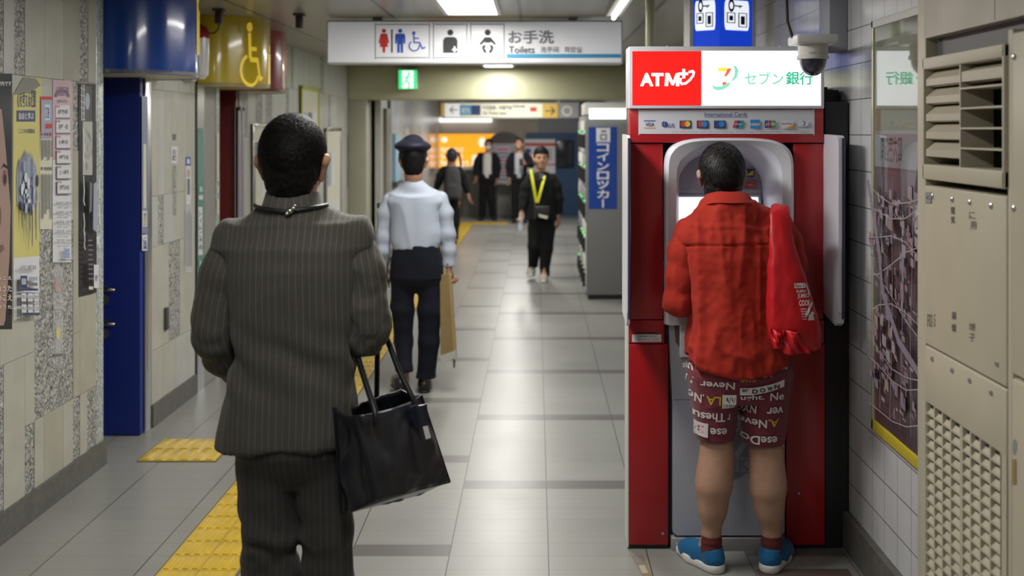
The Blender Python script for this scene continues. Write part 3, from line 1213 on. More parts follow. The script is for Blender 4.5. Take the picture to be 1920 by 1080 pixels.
f.text('展覧会のご案内です', -40, 162, 19, 152, M_PAPER, .03)
for i, y in enumerate((518, 535, 552, 572)):
    f.text('からだのうた' if i % 2 else 'わたしのこえ', -40, y + (12 if i in (1, 2) else 7), 20, y, M_PAPER2, .04)
fin(P)

P = poster('wall_poster', 'yellow poster with a blue splash drawing and a curled top corner')
f = P[0]
M_PY = mat('poster_yellow', (.62, .56, .20), rough=.25)
M_SPL = mat('splash_blue', (.20, .24, .36), rough=.3)
M_SPL2 = mat('splash_grey', (.34, .38, .46), rough=.3)
M_NAVY = mat('poster_navy', (.045, .06, .14), rough=.3)
f.poly([(24, 600), (24, 178), (43, 145), (77, 146), (75, 250), (73, 350), (73, 585)], M_PY)
f.poly([(24, 600), (24, 484), (73, 480), (72, 585)], M_PAPER)
f.text('心を考える週間', 31, 202, 66, 168, M_NAVY, .05)
f.rect(30, 228, 65, 207, M_NAVY)
f.text('自由と学ぶ', 34, 224, 62, 211, M_PAPER, .02)
f.text('こころの相談会', 34, 250, 64, 241, M_INKG, .02)
rr = random.Random(3)
for i in range(16):
    x = 31 + 2.2 * i
    top = 315 - 26 * math.sin(math.pi * (i + .5) / 16) - rr.random() * 14
    bot = 380 + 12 * math.sin(math.pi * (i + .5) / 16) + rr.random() * 8
    f.poly([(x - 1.3, bot), (x - 1.8, top + 20), (x, top), (x + 1.6, top + 20), (x + 1.3, bot)], rr.choice((M_SPL, M_SPL2)))
for i in range(26):
    x, y = 48 + rr.gauss(0, 8), 352 + rr.gauss(0, 24)
    f.disc(max(30, min(66, x)), y, 1.6 + rr.random() * 2, rr.choice((M_SPL, M_SPL2, M_PAPER, M_NAVY)), 5 + rr.random() * 8, 9)
for x, b in ((33, 425), (38, 410), (42, 446), (47, 430), (51, 460), (58, 445), (63, 420)):
    f.poly([(x - .9, 380), (x + .9, 380), (x + .7, b), (x, b + 6), (x - .7, b)], rr.choice((M_SPL, M_NAVY, M_SPL2)))
f.text('11月7日 公開講演会', 27, 506, 58, 497, M_INKG, .02)
f.rect(28, 540, 41, 517, M_NAVY)
f.text('相談', 30, 534, 39, 521, M_PAPER, .03)
f.rect(43, 536, 60, 530, M_INKG)
f.rect(43, 526, 60, 519, M_SPL2)
f.rect(28, 545, 61, 541, M_NAVY)
for c in range(3):
    for r_ in range(2):
        x, y = 28.5 + c * 11.2, 549 + r_ * 21
        f.rect(x, y + 17, x + 10, y, M_NAVY)
        f.rect(x + .6, y + 16.2, x + 9.4, y + .8, M_PAPER)
        f.text('月火水木金土'[c + 3 * r_] + '13', x + 1.6, y + 12, x + 8.4, y + 4, M_INKG, .02)
f.rect(28, 591, 61, 587, M_NAVY)
f.text('無料', 64.5, 575, 69, 550, M_INKG, .03)
o = fin(P)
k = MB((WL, 4.9, 1.5))
a, b, c = Vector(wl(24, 178)), Vector(wl(43, 144)), Vector(wl(56, 160))
k.add([a + Vector((.004, 0, 0)), b + Vector((.004, 0, 0)), c + Vector((.05, 0, 0)), (a + c) / 2 + Vector((.055, 0, .0)), (b + c) / 2 + Vector((.045, 0, .01))],
      [(0, 3, 2, 4, 1)], mat('poster_back', (.36, .35, .31), rough=.5), True)
k.build('curled_corner', o)
o.children[0].location = (0, 0, 0)

P = poster('wall_poster', 'small red, blue and cream leaflet with a clear film between yellow and pink posters')
f = P[0]
f.rect(74, 430, 97, 181, M_PAPER2)
f.rect(74.5, 187, 97, 181, M_INKR)
f.rect(74.5, 260, 97, 187, mat('leaflet_blue', (.34, .38, .5), rough=.2))
f.rect(83, 225, 92, 196, M_PAPER)
f.text('講座', 84, 222, 91, 200, M_INKB, .03)
f.rect(84, 241, 96, 232, M_INKR)
f.rect(74.5, 247, 76, 187, M_INKR)
for x in (76, 82, 87, 92):
    f.rect(x, 254, x + 2.6, 249, M_INKR)
    f.rect(x, 319, x + 2.6, 313, M_INKG)
for i in range(4):
    x = 76 + i * 5.4
    f.rect(x, 300 - 6 * (i % 2), x + 2.2, 262, M_INKG)
    f.rect(x, 410 - 9 * (i % 3), x + 2.2, 326, M_INKG)
fin(P)

P = poster('wall_poster', 'tall pink and white programme poster with boxed rows of text')
f = P[0]
M_PINK = mat('poster_pink', (.58, .40, .46), rough=.3)
f.rect(98, 492, 133, 150, M_PAPER)
f.rect(98, 300, 133, 150, M_PINK)
f.ring(115, 182, 9, 15, M_INKG, 180, 360, 14)
f.text('公開講座', 103, 180, 128, 162, mat('ink_plum', (.26, .16, .22), rough=.5), .04)
f.text('後期プログラム', 106, 193, 125, 187, M_INKG, .02)
for i in range(6):
    y = 197 + i * 28.4
    f.rect(103, y + 24, 129, y, M_PAPER)
    f.rect(103, y + 4.5, 111, y + .5, mat('pale_red', (.5, .3, .28), rough=.5))
    f.text(['水曜 夜の部', '月曜・昼', '火 6時15分', '金曜の会', '土 11時半', '日曜日10日'][i], 107, y + 17, 125, y + 8, M_INKG, .03)
    f.rect(103, y + 25.6, 129, y + 23.6, M_INKG)
for i in range(5):
    y = 378 + i * 17.5
    f.text('第一回 講座', 100, y + 6, 113, y, M_INKG, .03)
    f.text('八月十日', 116, y + 6, 128, y, M_INKG, .03)
    f.rect(106, y + 9.5, 114, y + 8, M_SPL2)
    f.rect(119, y + 9.5, 126, y + 8, M_SPL2)
for i in range(7):
    f.rect(111 + (i % 2), 468 + i * 2.6, 123 - (i % 3), 466.4 + i * 2.6, mat('ink_mid_blue', (.12, .2, .5), rough=.4))
f.rect(100, 488, 129, 486.5, M_INKG)
fin(P)

P = poster('wall_poster', 'black calligraphy poster with white brush strokes next to the mosaic edge')
f = P[0]
f.poly([(147, 557), (147, 156), (180, 158), (180.5, 548), (170, 552)], mat('poster_black', (.03, .03, .034), rough=.18))
f.rect(154, 228, 172, 160, mat('poster_photo', (.10, .10, .105), rough=.2))
f.disc(163, 190, 4.5, M_SPL2, 16)
f.rect(154, 328, 172, 228, mat('poster_pale', (.46, .48, .44), rough=.25))
rr = random.Random(8)
for i in range(14):
    x, y = 157 + rr.random() * 10, 240 + rr.random() * 75
    f.line([(x, y), (x + 2 - rr.random() * 3, y + 5), (x + 1.5, y + 9)], .7, M_INKG)
def brush(pts, w):
    f.line(pts, w, M_PAPER)
for y in (165, 178, 190, 201):
    brush([(145.8, y), (153, y + 3)], 1.3)
for x in (147.5, 151.5):
    brush([(x, 158), (x, 226)], 1.3)
for y in (212, 224):
    brush([(147.5, y), (152, y)], 1.2)
for x in (174, 178.5):
    brush([(x, 160), (x, 226)], 1.1)
for y in (180, 200, 225):
    brush([(174, y), (179, y + 1)], 1.2)
for y0, y1 in ((240, 305), (330, 385), (400, 440), (430, 468)):
    brush([(149, y0), (150.5, (y0 + y1) / 2), (149.2, y1 - 8), (151, y1)], 1.5)
for y0, y1 in ((250, 290), (335, 370), (385, 410), (412, 420), (455, 465)):
    brush([(177.5, y0), (178.5, y1)], 1.6)
f.poly([(165, 430), (166, 345), (172, 340), (174, 400), (173, 436)], M_SPL2)
f.poly([(158, 400), (159, 340), (163, 345), (162, 395)], mat('poster_grey', (.2, .2, .2), rough=.3))
for i in range(9):
    f.rect(155 + (i % 2) * .6, 452 + i * 9, 163 + (i % 3), 449.5 + i * 9, M_INKG)
f.rect(165, 540, 174, 496, M_PAPER)
f.text('書展', 167, 528, 172, 515, M_INKG, .02)
f.rect(170, 457, 175, 443, M_PAPER)
f.rect(155, 543, 163, 537, M_PAPER2)
fin(P)
# clear pocket on the terrazzo
P = poster('leaflet_pocket', 'clear plastic leaflet pocket hanging on the terrazzo stripe below the pink poster', 'pocket')
f = P[0]
f.rect(99, 690, 117, 500, mat('clear_film', (.75, .78, .80), rough=.1, alpha=.28))
f.rect(103, 672, 113, 600, mat('clear_film_leaflet', (.6, .6, .6), rough=.2, alpha=.6))
f.disc(106, 535, 4, mat('pale_red', (.5, .3, .28), rough=.5), 14)
f.disc(108, 625, 4, M_PY, 12)
f.rect(99, 580, 117, 574, mat('clear_film_leaflet', (.6, .6, .6), rough=.2, alpha=.6))
f.rect(100, 668, 116, 663, M_INKG)
fin(P)

# frames further down the left wall
def frame_board(label, px0, px1, ptop, pbot, mf, inside, name='notice_frame'):
    X = WL + .03
    L = left_px(X)
    y0, y1 = L(px0, 0)[1], L(px1, 0)[1]
    z1, z0 = L(px0, ptop)[2], L(px0, pbot)[2]
    t = thing(name, label, 'notice board', (WL, y0, z0))
    k = MB((WL, y0, z0))
    k.box((WL, y0, z0), (WL + .02, y1, z1), M_PAPER2)
    k.build('backing', t)
    k = MB((WL, y0, z0))
    w = .035
    for a, b in (((y0, z0), (y1, z0 + w)), ((y0, z1 - w), (y1, z1)), ((y0, z0), (y0 + w * 1.5, z1)), ((y1 - w * 1.5, z0), (y1, z1))):
        k.box((WL, a[0], a[1]), (X, b[0], b[1]), mf, .004)
    k.build('frame', t)
    k = MB((WL, y0, z0))
    rr = random.Random(px0)
    for i in range(inside):
        a = y0 + (y1 - y0) * (.12 + .8 * (i % 3) / 3)
        c = z0 + (z1 - z0) * (.08 + .86 * (i // 3) / max(1, (inside + 2) // 3))
        k.box((WL + .02, a, c), (WL + .022, a + (y1 - y0) * .2, c + (z1 - z0) * .2), rr.choice((M_PAPER, M_SPL2, M_PAPER2, M_INKG, M_PAPER)))
    k.build('notices', t)
    return t


frame_board('chrome framed notice board left of the suited man\'s head', 476, 520, 232, 470, M_CHROME, 9)
frame_board('yellow-green edged lit information board behind the suited man\'s head', 566, 600, 160, 330, mat('lime_edge', (.42, .42, .02), rough=.4), 6)
frame_board('tall chrome framed glass notice board before the beam post', 612, 641, 240, 560, M_CHROME, 9)
frame_board('wide pale notice panel left of the red drum door', 448, 458, 200, 440, mat('mauve_edge', (.30, .25, .30), rough=.4), 6)
for a, b, c, d, m, lab in ((735, 747, 250, 420, mat('far_glass', (.33, .37, .43), rough=.1), 'grey glass fronted poster on the far left wall nearest the beam'),
                           (760, 768, 240, 400, M_PAPER, 'narrow white poster on the far left wall behind the peaked cap'),
                           (785, 790, 235, 395, M_SPL2, 'slim blue-grey poster on the far left wall right of the peaked cap'),
                           (805, 815, 235, 330, mat('far_glass', (.33, .37, .43), rough=.1), 'last glass fronted poster on the far left wall before the orange light box')):
    f = Flat(left_px(-2.048), (1, 0, 0), left_px(-2.048)(a, d))
    f.rect(a, d, b, c, m)
    tag(f.build('wall_poster'), lab, 'poster')

# ================================================================== hanging toilet sign
M_SIGNW = mat('sign_white', (.62, .62, .63), rough=.35, emit=.16, ecol=(.9, .92, 1))
TY = 7.5
t = thing('hanging_sign', 'long white ceiling sign for the toilets with red and blue pictograms', 'sign', at(890, 120, TY))
a, b = at(612, 38, TY), at(1168, 120, TY)
k = MB(t.location)
k.box((a[0], TY, b[2]), (b[0], TY + .14, a[2]), mat('sign_frame', (.55, .55, .56), rough=.35), .012)
k.build('casing', t)
k = MB(t.location)
k.box((a[0] + .012, TY - .004, b[2] + .012), (b[0] - .012, TY + .002, a[2] - .012), M_SIGNW)
k.build('sign_face', t)
for x in (a[0] + .35, b[0] - .35):
    k = MB(t.location)
    k.box((x - .03, TY + .04, a[2] - .002), (x + .03, TY + .1, CZ), M_GREY)
    k.build('bracket', t)
f = Flat(frame_px(TY - .004), (0, -1, 0), t.location)
M_PR, M_PB = mat('pict_red', (.55, .03, .03), rough=.5), mat('pict_blue', (.02, .07, .42), rough=.5)
for x0, x1 in ((703, 806), (812, 876), (882, 946)):
    f.rrect(x0, 109, x1, 45, 4, M_INKG)
    f.rrect(x0 + 1.6, 107.4, x1 - 1.6, 46.6, 3, M_SIGNW)
# woman
f.disc(720, 58, 4.0, M_PR)
f.poly([(714, 63), (726, 63), (730, 80), (727, 82), (724, 70), (728, 88), (723, 88), (722, 99), (718, 99), (717, 88), (712, 88), (716, 70), (713, 82), (710, 80)], M_PR)
f.rect(733.5, 99, 736.5, 55, M_INK)
# man
f.disc(750.5, 58, 4.0, M_PB)
f.poly([(743, 63), (758, 63), (760, 66), (760, 82), (757, 82), (756, 70), (756, 99), (751.5, 99), (751.2, 83), (749.8, 83), (749.5, 99), (745, 99), (745, 70), (744, 82), (741, 82), (741, 66)], M_PB)
# wheelchair
f.disc(776, 62, 3.2, M_PB)
f.line([(776, 65), (776.5, 80), (787, 80), (792, 91), (797, 89)], 2.6, M_PB)
f.line([(776, 72), (785, 72)], 2.2, M_PB)
f.ring(777, 86, 8.3, 10.6, M_PB, 235, 0, 24)
f.ring(777, 86, 8.3, 10.6, M_PB, 0, 235 - 360, 24) if False else None
f.ring(777, 86, 8.3, 10.6, M_PB, -10, 235, 24)
# ostomate
f.disc(844.5, 61, 5.6, M_INK)
f.poly([(831, 99), (831, 76), (834, 71), (838, 69.5), (851, 69.5), (855, 71), (858, 76), (858, 99)], M_INK)
f.rect(848, 95, 857, 91.5, M_SIGNW)
f.rect(850.7, 98, 854.3, 87, M_SIGNW)
# baby
f.disc(914.5, 61, 5.6, M_INK)
f.poly([(909, 70), (920, 70), (930, 82), (927.5, 84.5), (920, 78), (920, 80), (909, 80), (909, 78), (901.5, 84.5), (899, 82)], M_INK)
for sx in (-1, 1):
    f.poly([(914.5 + sx * 3, 85), (914.5 + sx * 9, 85), (914.5 + sx * 11, 90), (914.5 + sx * 7, 99), (914.5 + sx * 2.5, 99), (914.5 + sx * 2.5, 96), (914.5 + sx * 6, 91)], M_INK)
f.text('お手洗', 953, 82, 1038, 57, M_INKG, .015)
f.text('Toilets', 954, 99.5, 1002, 87, M_INK, .006)
f.text('洗手间', 1013, 98.5, 1047, 87.5, M_INKG, .01)
f.text('화장실', 1058, 98.5, 1090, 87.5, M_INKG, .01)
f.rect(950, 108, 1164, 101.5, mat('line_blue', (.03, .28, .50), rough=.5))
f.build('lettering', t)

# exit sign on the beam front
EY = 13.05
t = thing('exit_sign', 'small glowing green emergency exit sign in front of the beam', 'sign', at(764, 167, EY))
M_EXG = mat('exit_green', (.02, .75, .22), emit=1.1, ecol=(.02, .75, .22))
M_EXW = mat('exit_white', (.85, 1, .85), emit=1.5, ecol=(.85, 1, .85))
a, b = at(747, 131, EY), at(782, 167, EY)
k = MB(t.location)
k.box((a[0], EY, b[2]), (b[0], 13.2, a[2]), M_OFFW, .01)
k.build('housing', t)
f = Flat(frame_px(EY), (0, -1, 0), t.location)
f.rect(747.5, 166.5, 781.5, 131.5, M_EXG)
f.rect(754, 165, 775, 133, M_EXW)
f.disc(767, 138, 2.8, M_EXG)
f.line([(765, 142), (762, 151), (768, 156), (766, 164)], 3.4, M_EXG)
f.line([(762, 151), (757, 157), (755.5, 158)], 3.0, M_EXG)
f.line([(765, 143), (772, 148)], 2.2, M_EXG)
f.line([(764, 143), (757, 147)], 2.2, M_EXG)
f.build('pictogram', t)

# direction sign in the far hall
DY = 16.6
t = thing('hanging_sign', 'long direction sign with black arrows hanging in the far hall', 'sign', at(955, 221, DY))
a, b = at(828, 192, DY), at(1086, 222, DY)
k = MB(t.location)
k.box((a[0], DY, b[2]), (b[0], DY + .2, a[2]), M_GREY)
k.box((a[0] + .3, DY + .06, a[2]), (a[0] + .34, DY + .1, CZ), M_GREY)
k.box((b[0] - .34, DY + .06, a[2]), (b[0] - .3, DY + .1, CZ), M_GREY)
k.build('casing', t)
f = Flat(frame_px(DY), (0, -1, 0), t.location, .002, .001)
M_AMB = mat('sign_amber', (.55, .36, .08), rough=.4, emit=.15)
f.rect(827, 218, 834, 194, M_AMB)
f.rect(834, 220, 1017, 194, mat('sign_cream', (.62, .60, .46), rough=.4, emit=.3))
f.rect(834, 220, 862, 194, mat('sign_lit_white', (.75, .75, .75), rough=.4, emit=.35))
f.rect(862, 216, 901, 197, mat('sign_teal', (.05, .25, .40), rough=.4, emit=.15))
f.rect(884, 216, 901, 197, M_NAVY)
f.line([(844, 206), (858, 206)], 1.6, M_INK)
f.line([(850, 200), (844, 206), (850, 212)], 1.6, M_INK)
f.text('東改札', 865, 213, 882, 201, M_PAPER, .02)
f.text('千代田線・半蔵門線', 905, 206, 960, 198, M_INKG, .03)
f.text('Subway', 962, 203, 985, 196, M_INK, .03)
f.text('for Ticket gates', 906, 216, 950, 209, M_INKG, .02)
f.rect(994, 209, 1006, 201, M_INKR)
f.rect(1017, 221, 1046, 194, M_AMB)
f.line([(1023, 208), (1040, 208)], 2, M_INK)
f.line([(1033, 201), (1040, 208), (1033, 215)], 2, M_INK)
f.rect(1048, 221, 1085, 194, M_GREY)
f.ring(1063, 208, 7, 9.5, M_PAPER2)
f.build('lettering', t)

# ================================================================== far hall
BY = 22.53
t = thing('wall_lamp', 'long white tube lamp on the far wall above the orange poster', 'lamp', at(873, 225, BY))
a, b = at(825, 221, BY), at(922, 229, BY)
k = MB(t.location)
k.box((a[0], BY - .1, b[2]), (b[0], BY + .05, a[2]), mat('wall_lamp_glow', (1, 1, 1), emit=1.5))
k.build('tube', t)
k = MB(t.location)
k.box((a[0], BY - .06, a[2]), (b[0], BY + .05, a[2] + .03), M_OFFW)
k.build('housing', t)
t = thing('light_box_poster', 'bright orange backlit poster with white lettering on the far wall', 'poster', at(880, 315, BY))
a, b = at(822, 250, BY), at(940, 316, BY)
k = MB(t.location)
k.box((a[0], BY - .06, b[2]), (b[0], BY + .05, a[2]), M_GREY)
k.build('casing', t)
f = Flat(frame_px(BY - .06), (0, -1, 0), t.location, .002, .001)
M_OR = mat('lit_orange', (1, .42, .02), emit=.95, ecol=(1, .40, .015))
M_LW = mat('lit_white', (1, .9, .8), emit=.95, ecol=(1, .88, .75))
f.rect(823, 315, 939, 251, M_OR)
for y0, y1, x1 in ((276, 287, 868), (289, 298, 868), (300, 313, 878)):
    f.text('秋の旅へ出よう', 826, y1, x1, y0, M_LW, .05)
f.disc(833, 262, 6, M_LW, 5)
f.disc(904, 267, 6.5, M_LW, 9)
f.poly([(884, 314), (886, 292), (894, 290), (898, 314)], M_LW)
f.build('artwork', t)
solid('trim_3', at(868, 318, 22.4), (at(985, 318, 22.4)[0], 22.59, 0), mat('counter_grey', (.22, .22, .20), rough=.5, noise=.1))
k = MB(at(892, 318, 22.2))
a, b = at(868, 312, 22.25), at(905, 318, 22.25)
k.box((a[0], 22.2, b[2]), (b[0], 22.40, a[2]), M_OFFW)
tag(k.build('ledge'), 'pale ledge below the orange poster on the far wall', 'ledge')
NY = 22.0
t = thing('information_board', 'free-standing information board with a dark arched top behind the two far men', 'board', (at(947, 400, NY)[0], NY, 0))
k = MB(t.location)
a, b = at(920, 262, NY), at(975, 345, NY)
arc = [(947 + 30 * math.cos(math.pi * i / 16), 268 - 21 * math.sin(math.pi * i / 16)) for i in range(17)]
k.prism([at(p, q, NY) for p, q in arc], (0, .1, 0), mat('board_dark', (.04, .035, .035), rough=.5))
k.build('arched_top', t)
k = MB(t.location)
k.box((a[0], NY + .01, b[2]), (b[0], NY + .09, at(0, 268, NY)[2]), mat('board_grey', (.30, .30, .33), rough=.5))
for x in (930, 966):
    k.box((at(x, 0, NY)[0] - .03, NY + .02, 0), (at(x, 0, NY)[0] + .03, NY + .08, b[2]), M_DARK)
k.build('panel', t)
f = Flat(frame_px(NY + .01), (0, -1, 0), t.location, .002, .001)
f.rect(927, 270, 965, 258, mat('board_plum', (.28, .12, .14), rough=.5))
f.text('ご案内所', 930, 268, 962, 260, mat('board_pink', (.5, .22, .24), rough=.5), .05)
f.rect(930, 342, 956, 275, mat('paper_lilac', (.42, .42, .48), rough=.5))
for i in range(9):
    f.rect(932, 282 + i * 7, 954, 278.5 + i * 7, M_INKG if i % 3 else M_INKR)
f.build('notices', t)
k = MB((.5, 22.5, 0))
a, b = at(986, 249, 22.45), at(1085, 402, 22.45)
k.box((a[0], 22.45, 0.0), (b[0] + .1, 22.59, a[2]), mat('partition_blue', (.018, .06, .14), rough=.5))
tag(k.build('blue_partition'), 'dark blue partition panel against the far wall', 'panel', None, 'thing')
PY_ = 22.43
f = Flat(frame_px(PY_), (0, -1, 0), (.1, PY_, 1.5), .003, .001)
f.rect(984, 325, 1041, 261, M_PAPER)
f.rect(984, 274, 1041, 268, M_INKR)
f.rect(984, 310, 1041, 307, M_INKR)
f.disc(990, 283, 6, M_INKB, 5)
for i in range(4):
    f.rect(1018, 282 + i * 6, 1036, 279 + i * 6, M_SPL2)
tag(f.build('wall_poster'), 'white poster with a red band on the blue partition', 'poster')
k = MB(at(1059, 312, 22.4))
a, b = at(1043, 263, 22.4), at(1075, 313, 22.4)
k.box((a[0], 22.36, b[2]), (b[0], 22.45, a[2]), mat('screen_dark', (.012, .014, .02), rough=.2), .02)
tag(k.build('dark_screen'), 'dark switched-off screen on the blue partition', 'screen')

# ================================================================== coin lockers
LY, LX = 11.36, .54
t = thing('coin_locker', 'grey coin locker bank seen from its end with a blue vertical sign', 'locker', (LX, LY, 0))
M_LOCK = mat('locker_grey', (.17, .17, .165), rough=.45)
k = MB(t.location)
k.box((LX, LY, .05), (1.30, 13.3, 1.97), M_LOCK, .006)
k.build('body', t)
k = MB(t.location)
k.box((LX + .02, LY + .02, 0), (1.28, 13.25, .05), M_BLACK)
k.build('plinth', t)
rr = random.Random(11)
DOORS = []
for c in range(5):
    y0 = LY + .04 + c * .37
    for r_ in range(5):
        z0 = .08 + r_ * .37
        k = MB(t.location)
        k.box((LX - .012, y0, z0), (LX, y0 + .35, z0 + .35), rr.choice((M_OFFW, M_OFFW, M_GREY)), .004)
        d = k.build('door', t)
        k = MB(t.location)
        k.box((LX - .04, y0 + .02, z0 + .05), (LX - .012, y0 + .06, z0 + .2), M_BLACK)
        k.build('lock', d)
        k = MB(t.location)
        g = rr.random() < (.8 if c == 0 else .3)
        k.box((LX - .030, y0 + .03, z0 + .22), (LX - .012, y0 + .048, z0 + .238),
              mat('led_green', (.05, .9, .2), emit=.8, ecol=(.04, .9, .15)) if g else M_DARK)
        k.build('indicator', d)
a, b = at(1105, 204, LY), at(1170, 222, LY)
k = MB(t.location)
k.box((LX - .02, LY - .02, 1.97), (1.30, 12.2, 2.10), M_OFFW, .01)
k.build('header', t)
k = MB(t.location)
k.box((a[0], LY - .03, b[2] - .005), (b[0] + .05, LY - .02, a[2] + .0), mat('header_glow', (.9, 1, .95), emit=2.0, ecol=(.9, 1, .95)))
k.build('header_lamp', t)
f = Flat(frame_px(LY), (0, -1, 0), t.location, .002, .0006)
M_LB = mat('locker_sign_blue', (.008, .045, .27), rough=.4)
f.rect(1103.5, 392, 1157, 238, M_LB)
f.rrect(1118, 266, 1144, 240, 3, M_PAPER)
f.rect(1125, 263, 1138, 251, M_INKG)
f.rect(1128, 260, 1135, 254, M_PAPER)
f.rect(1127, 248, 1137, 244, M_INKG)
f.vtext('コインロッカー', 1119, 268, 1142, 390, M_PAPER, .025)
f.build('sign_board', t)

# coin locker light box hanging behind the cash machine
t = thing('light_box_sign', 'glowing blue two-faced coin locker sign hanging behind the cash machine', 'sign', (1.03, 6.0, 2.2))
M_LBX = mat('lit_blue', (.004, .05, .62), emit=.62, ecol=(.006, .06, .72))
M_LWH = mat('lit_panel_white', (.9, .95, 1), emit=.9, ecol=(.9, .95, 1))
pl, pm, pr = at(1296, 0, 6.08), at(1349, 0, 5.98), at(1413, 0, 6.08)
k = MB(t.location)
k.prism([(pl[0], pl[1], 2.15), (pm[0], pm[1], 2.15), (pr[0], pr[1], 2.15), (pr[0], 6.3, 2.15), (pl[0], 6.3, 2.15)], (0, 0, CZ - 2.15), M_LBX)
k.build('light_face', t)
k = MB(t.location)
for p in (pl, pr):
    k.box((p[0] - .01, p[1] - .012, 2.15), (p[0] + .01, 6.31, CZ), M_OFFW)
k.box((pl[0] - .01, pl[1], 2.13), (pr[0] + .01, 6.31, 2.15), M_OFFW)
k.build('edging', t)
for p, q_ in ((pl, pm), (pm, pr)):
    d = Vector((q_[0] - p[0], q_[1] - p[1], 0))
    n = Vector((d.y, -d.x, 0)).normalized()
    base = Vector((p[0], p[1], 0))
    f = Flat(lambda a, b, base=base, d=d: base + d * a + Vector((0, 0, b)), n, t.location, .0015, .0006)
    z = lambda y: H - (y - VY) * 6.03 / F
    f.rrect(.14, z(57), .86, z(1), .05, M_LWH)
    M_LN = mat('lit_navy', (.01, .02, .09), emit=.02)
    f.ring(.34, z(11), .05, .09, M_LN, sy=.4)
    f.rect(.40, z(12.5), .66, z(10), M_LN)
    f.rect(.56, z(15), .60, z(12), M_LN)
    for a0, a1, b0, b1 in ((.2, .45, 44, 24), (.53, .79, 51, 24)):
        f.rect(a0, z(b0), a1, z(b1), M_LN)
        f.rect(a0 + .03, z(b0 - 1.5), a1 - .03, z(b1 + 1.5), M_LWH)
        f.rect(a0 + .07, z(b0 - 5), a1 - .07, z(b1 + 6), M_LN)
    f.build('pictogram', t)
k = MB((.65, 6.0, 0))
k.tube([(.642, 6.0, 0), (.642, 6.0, CZ)], .027, mat('pipe_cream', (.45, .43, .26), rough=.35), 16)
tag(k.build('ceiling_pipe'), 'vertical cream coloured pipe rising to the ceiling behind the cash machine', 'pipe')

# ================================================================== right wall
def right_px(X):
    return lambda a, b: (X, X * F / (a - VX), H - (b - VY) * X / (a - VX))


t = thing('map_board', 'glazed area map in a yellow-edged frame on the white tiled wall', 'map', (WR, 3.9, 1.4))
y0, y1, z0, z1 = 3.29, 4.235, .615, 2.235
k = MB(t.location)
k.box((WR - .012, y0, z0), (WR, y1, z1), mat('map_print_base', (.20, .13, .16), rough=.5))
k.build('backing', t)
f = Flat(lambda a, b: (WR - .012, a, b), (-1, 0, 0), t.location, .0005, .0001)
f.rect(y1, 1.66, y0, z1, mat('map_cream', (.40, .40, .28), rough=.5))
f.rect(y1, 1.66, y0, 1.80, mat('map_header', (.50, .50, .52), rough=.5))
f.text('周辺案内図', 4.15, 1.68, 3.9, 1.78, M_INKG, .02)
f.rect(y1 - .03, .72, y0, 1.65, mat('map_ground', (.27, .19, .22), rough=.5))
rr = random.Random(21)
MP = [mat('map_a', (.31, .25, .28), rough=.5), mat('map_b', (.23, .15, .18), rough=.5), mat('map_c', (.29, .21, .21), rough=.5), mat('map_d', (.21, .18, .23), rough=.5)]
for i in range(420):
    a, b = y0 + rr.random() * .86, .74 + rr.random() * .82
    w, h = .012 + rr.random() * .035, .012 + rr.random() * .04
    a1, b1 = min(a + w, y1 - .05), min(b + h, 1.63)
    f.poly([(a, b), (a1, b + .006), (a1, b1), (a, b1 - .006)], rr.choice(MP))
MRD = mat('map_road', (.33, .29, .32), rough=.5)
for i in range(9):
    p = [(y0 + j * .15, .8 + i * .1 + .05 * math.sin(j * .9 + i) + j * .02 * (1 if i % 2 else -1)) for j in range(7)]
    p = [(min(a, y1 - .04), max(.74, min(b, 1.63))) for a, b in p]
    f.line(p, .004, MRD)
for i in range(8):
    a = y0 + .06 + i * .11
    f.line([(a, .74), (a + .03 * math.sin(i), 1.1), (a - .03, 1.63)], .003, MRD)
f.line([(4.15, 1.6), (4.02, 1.35), (3.98, 1.2), (3.8, 1.05), (3.6, .98), (3.32, .97)], .03, MP[3])
f.build('print', t)
k = MB(t.location)
k.box((WR - .0185, y0, z0 + .04), (WR - .0145, y1 - .02, z1 - .03), None)
k.mats[0] = mat('board_glass', (.95, .97, .97), rough=.03)
gl = MATS['board_glass']
gl.node_tree.nodes['Principled BSDF'].inputs['Transmission Weight'].default_value = 1.0
gl.node_tree.nodes['Principled BSDF'].inputs['IOR'].default_value = 1.5
k.build('glass', t)
k = MB(t.location)
M_FR = mat('frame_yellow', (.52, .42, .04), rough=.4)
M_FRA = mat('frame_alu', (.5, .48, .36), rough=.35, metal=.4)
k.box((WR - .024, y0, z0), (WR, y1, z0 + .045), M_FR, .004)
k.box((WR - .024, y1 - .022, z0), (WR, y1, z1), M_FRA, .003)
k.box((WR - .024, y0, z1 - .03), (WR, y1, z1), M_OFFW, .003)
k.build('frame', t)

f = Flat(right_px(WR - .001), (-1, 0, 0), (WR, 4.2, 1.5))
f.rect(1645, 436, 1657, 292, M_PAPER)
f.rect(1645, 297, 1657, 292, M_NAVY)
f.rect(1645, 436, 1657, 430, M_NAVY)
f.rect(1646.5, 309, 1655.5, 299, M_INKR)
f.rect(1648, 307, 1654, 301, M_PAPER)
f.rect(1645.5, 330, 1656.5, 313, M_PY)
f.vtext('禁煙', 1648, 314, 1654, 329, M_INK, .02)
f.rect(1645.5, 368, 1656.5, 349, M_PY)
f.vtext('注意', 1648, 350, 1654, 367, M_INK, .02)
f.disc(1651, 341, 4, M_INKG, 5)
f.vtext('喫煙禁止', 1648.5, 372, 1654, 404, M_INKB, .02)
f.rect(1647, 424, 1655, 406, M_INKR)
tag(f.build('wall_sticker'), 'narrow yellow and white no-smoking sticker strip on the white tiles beside the map', 'sticker')

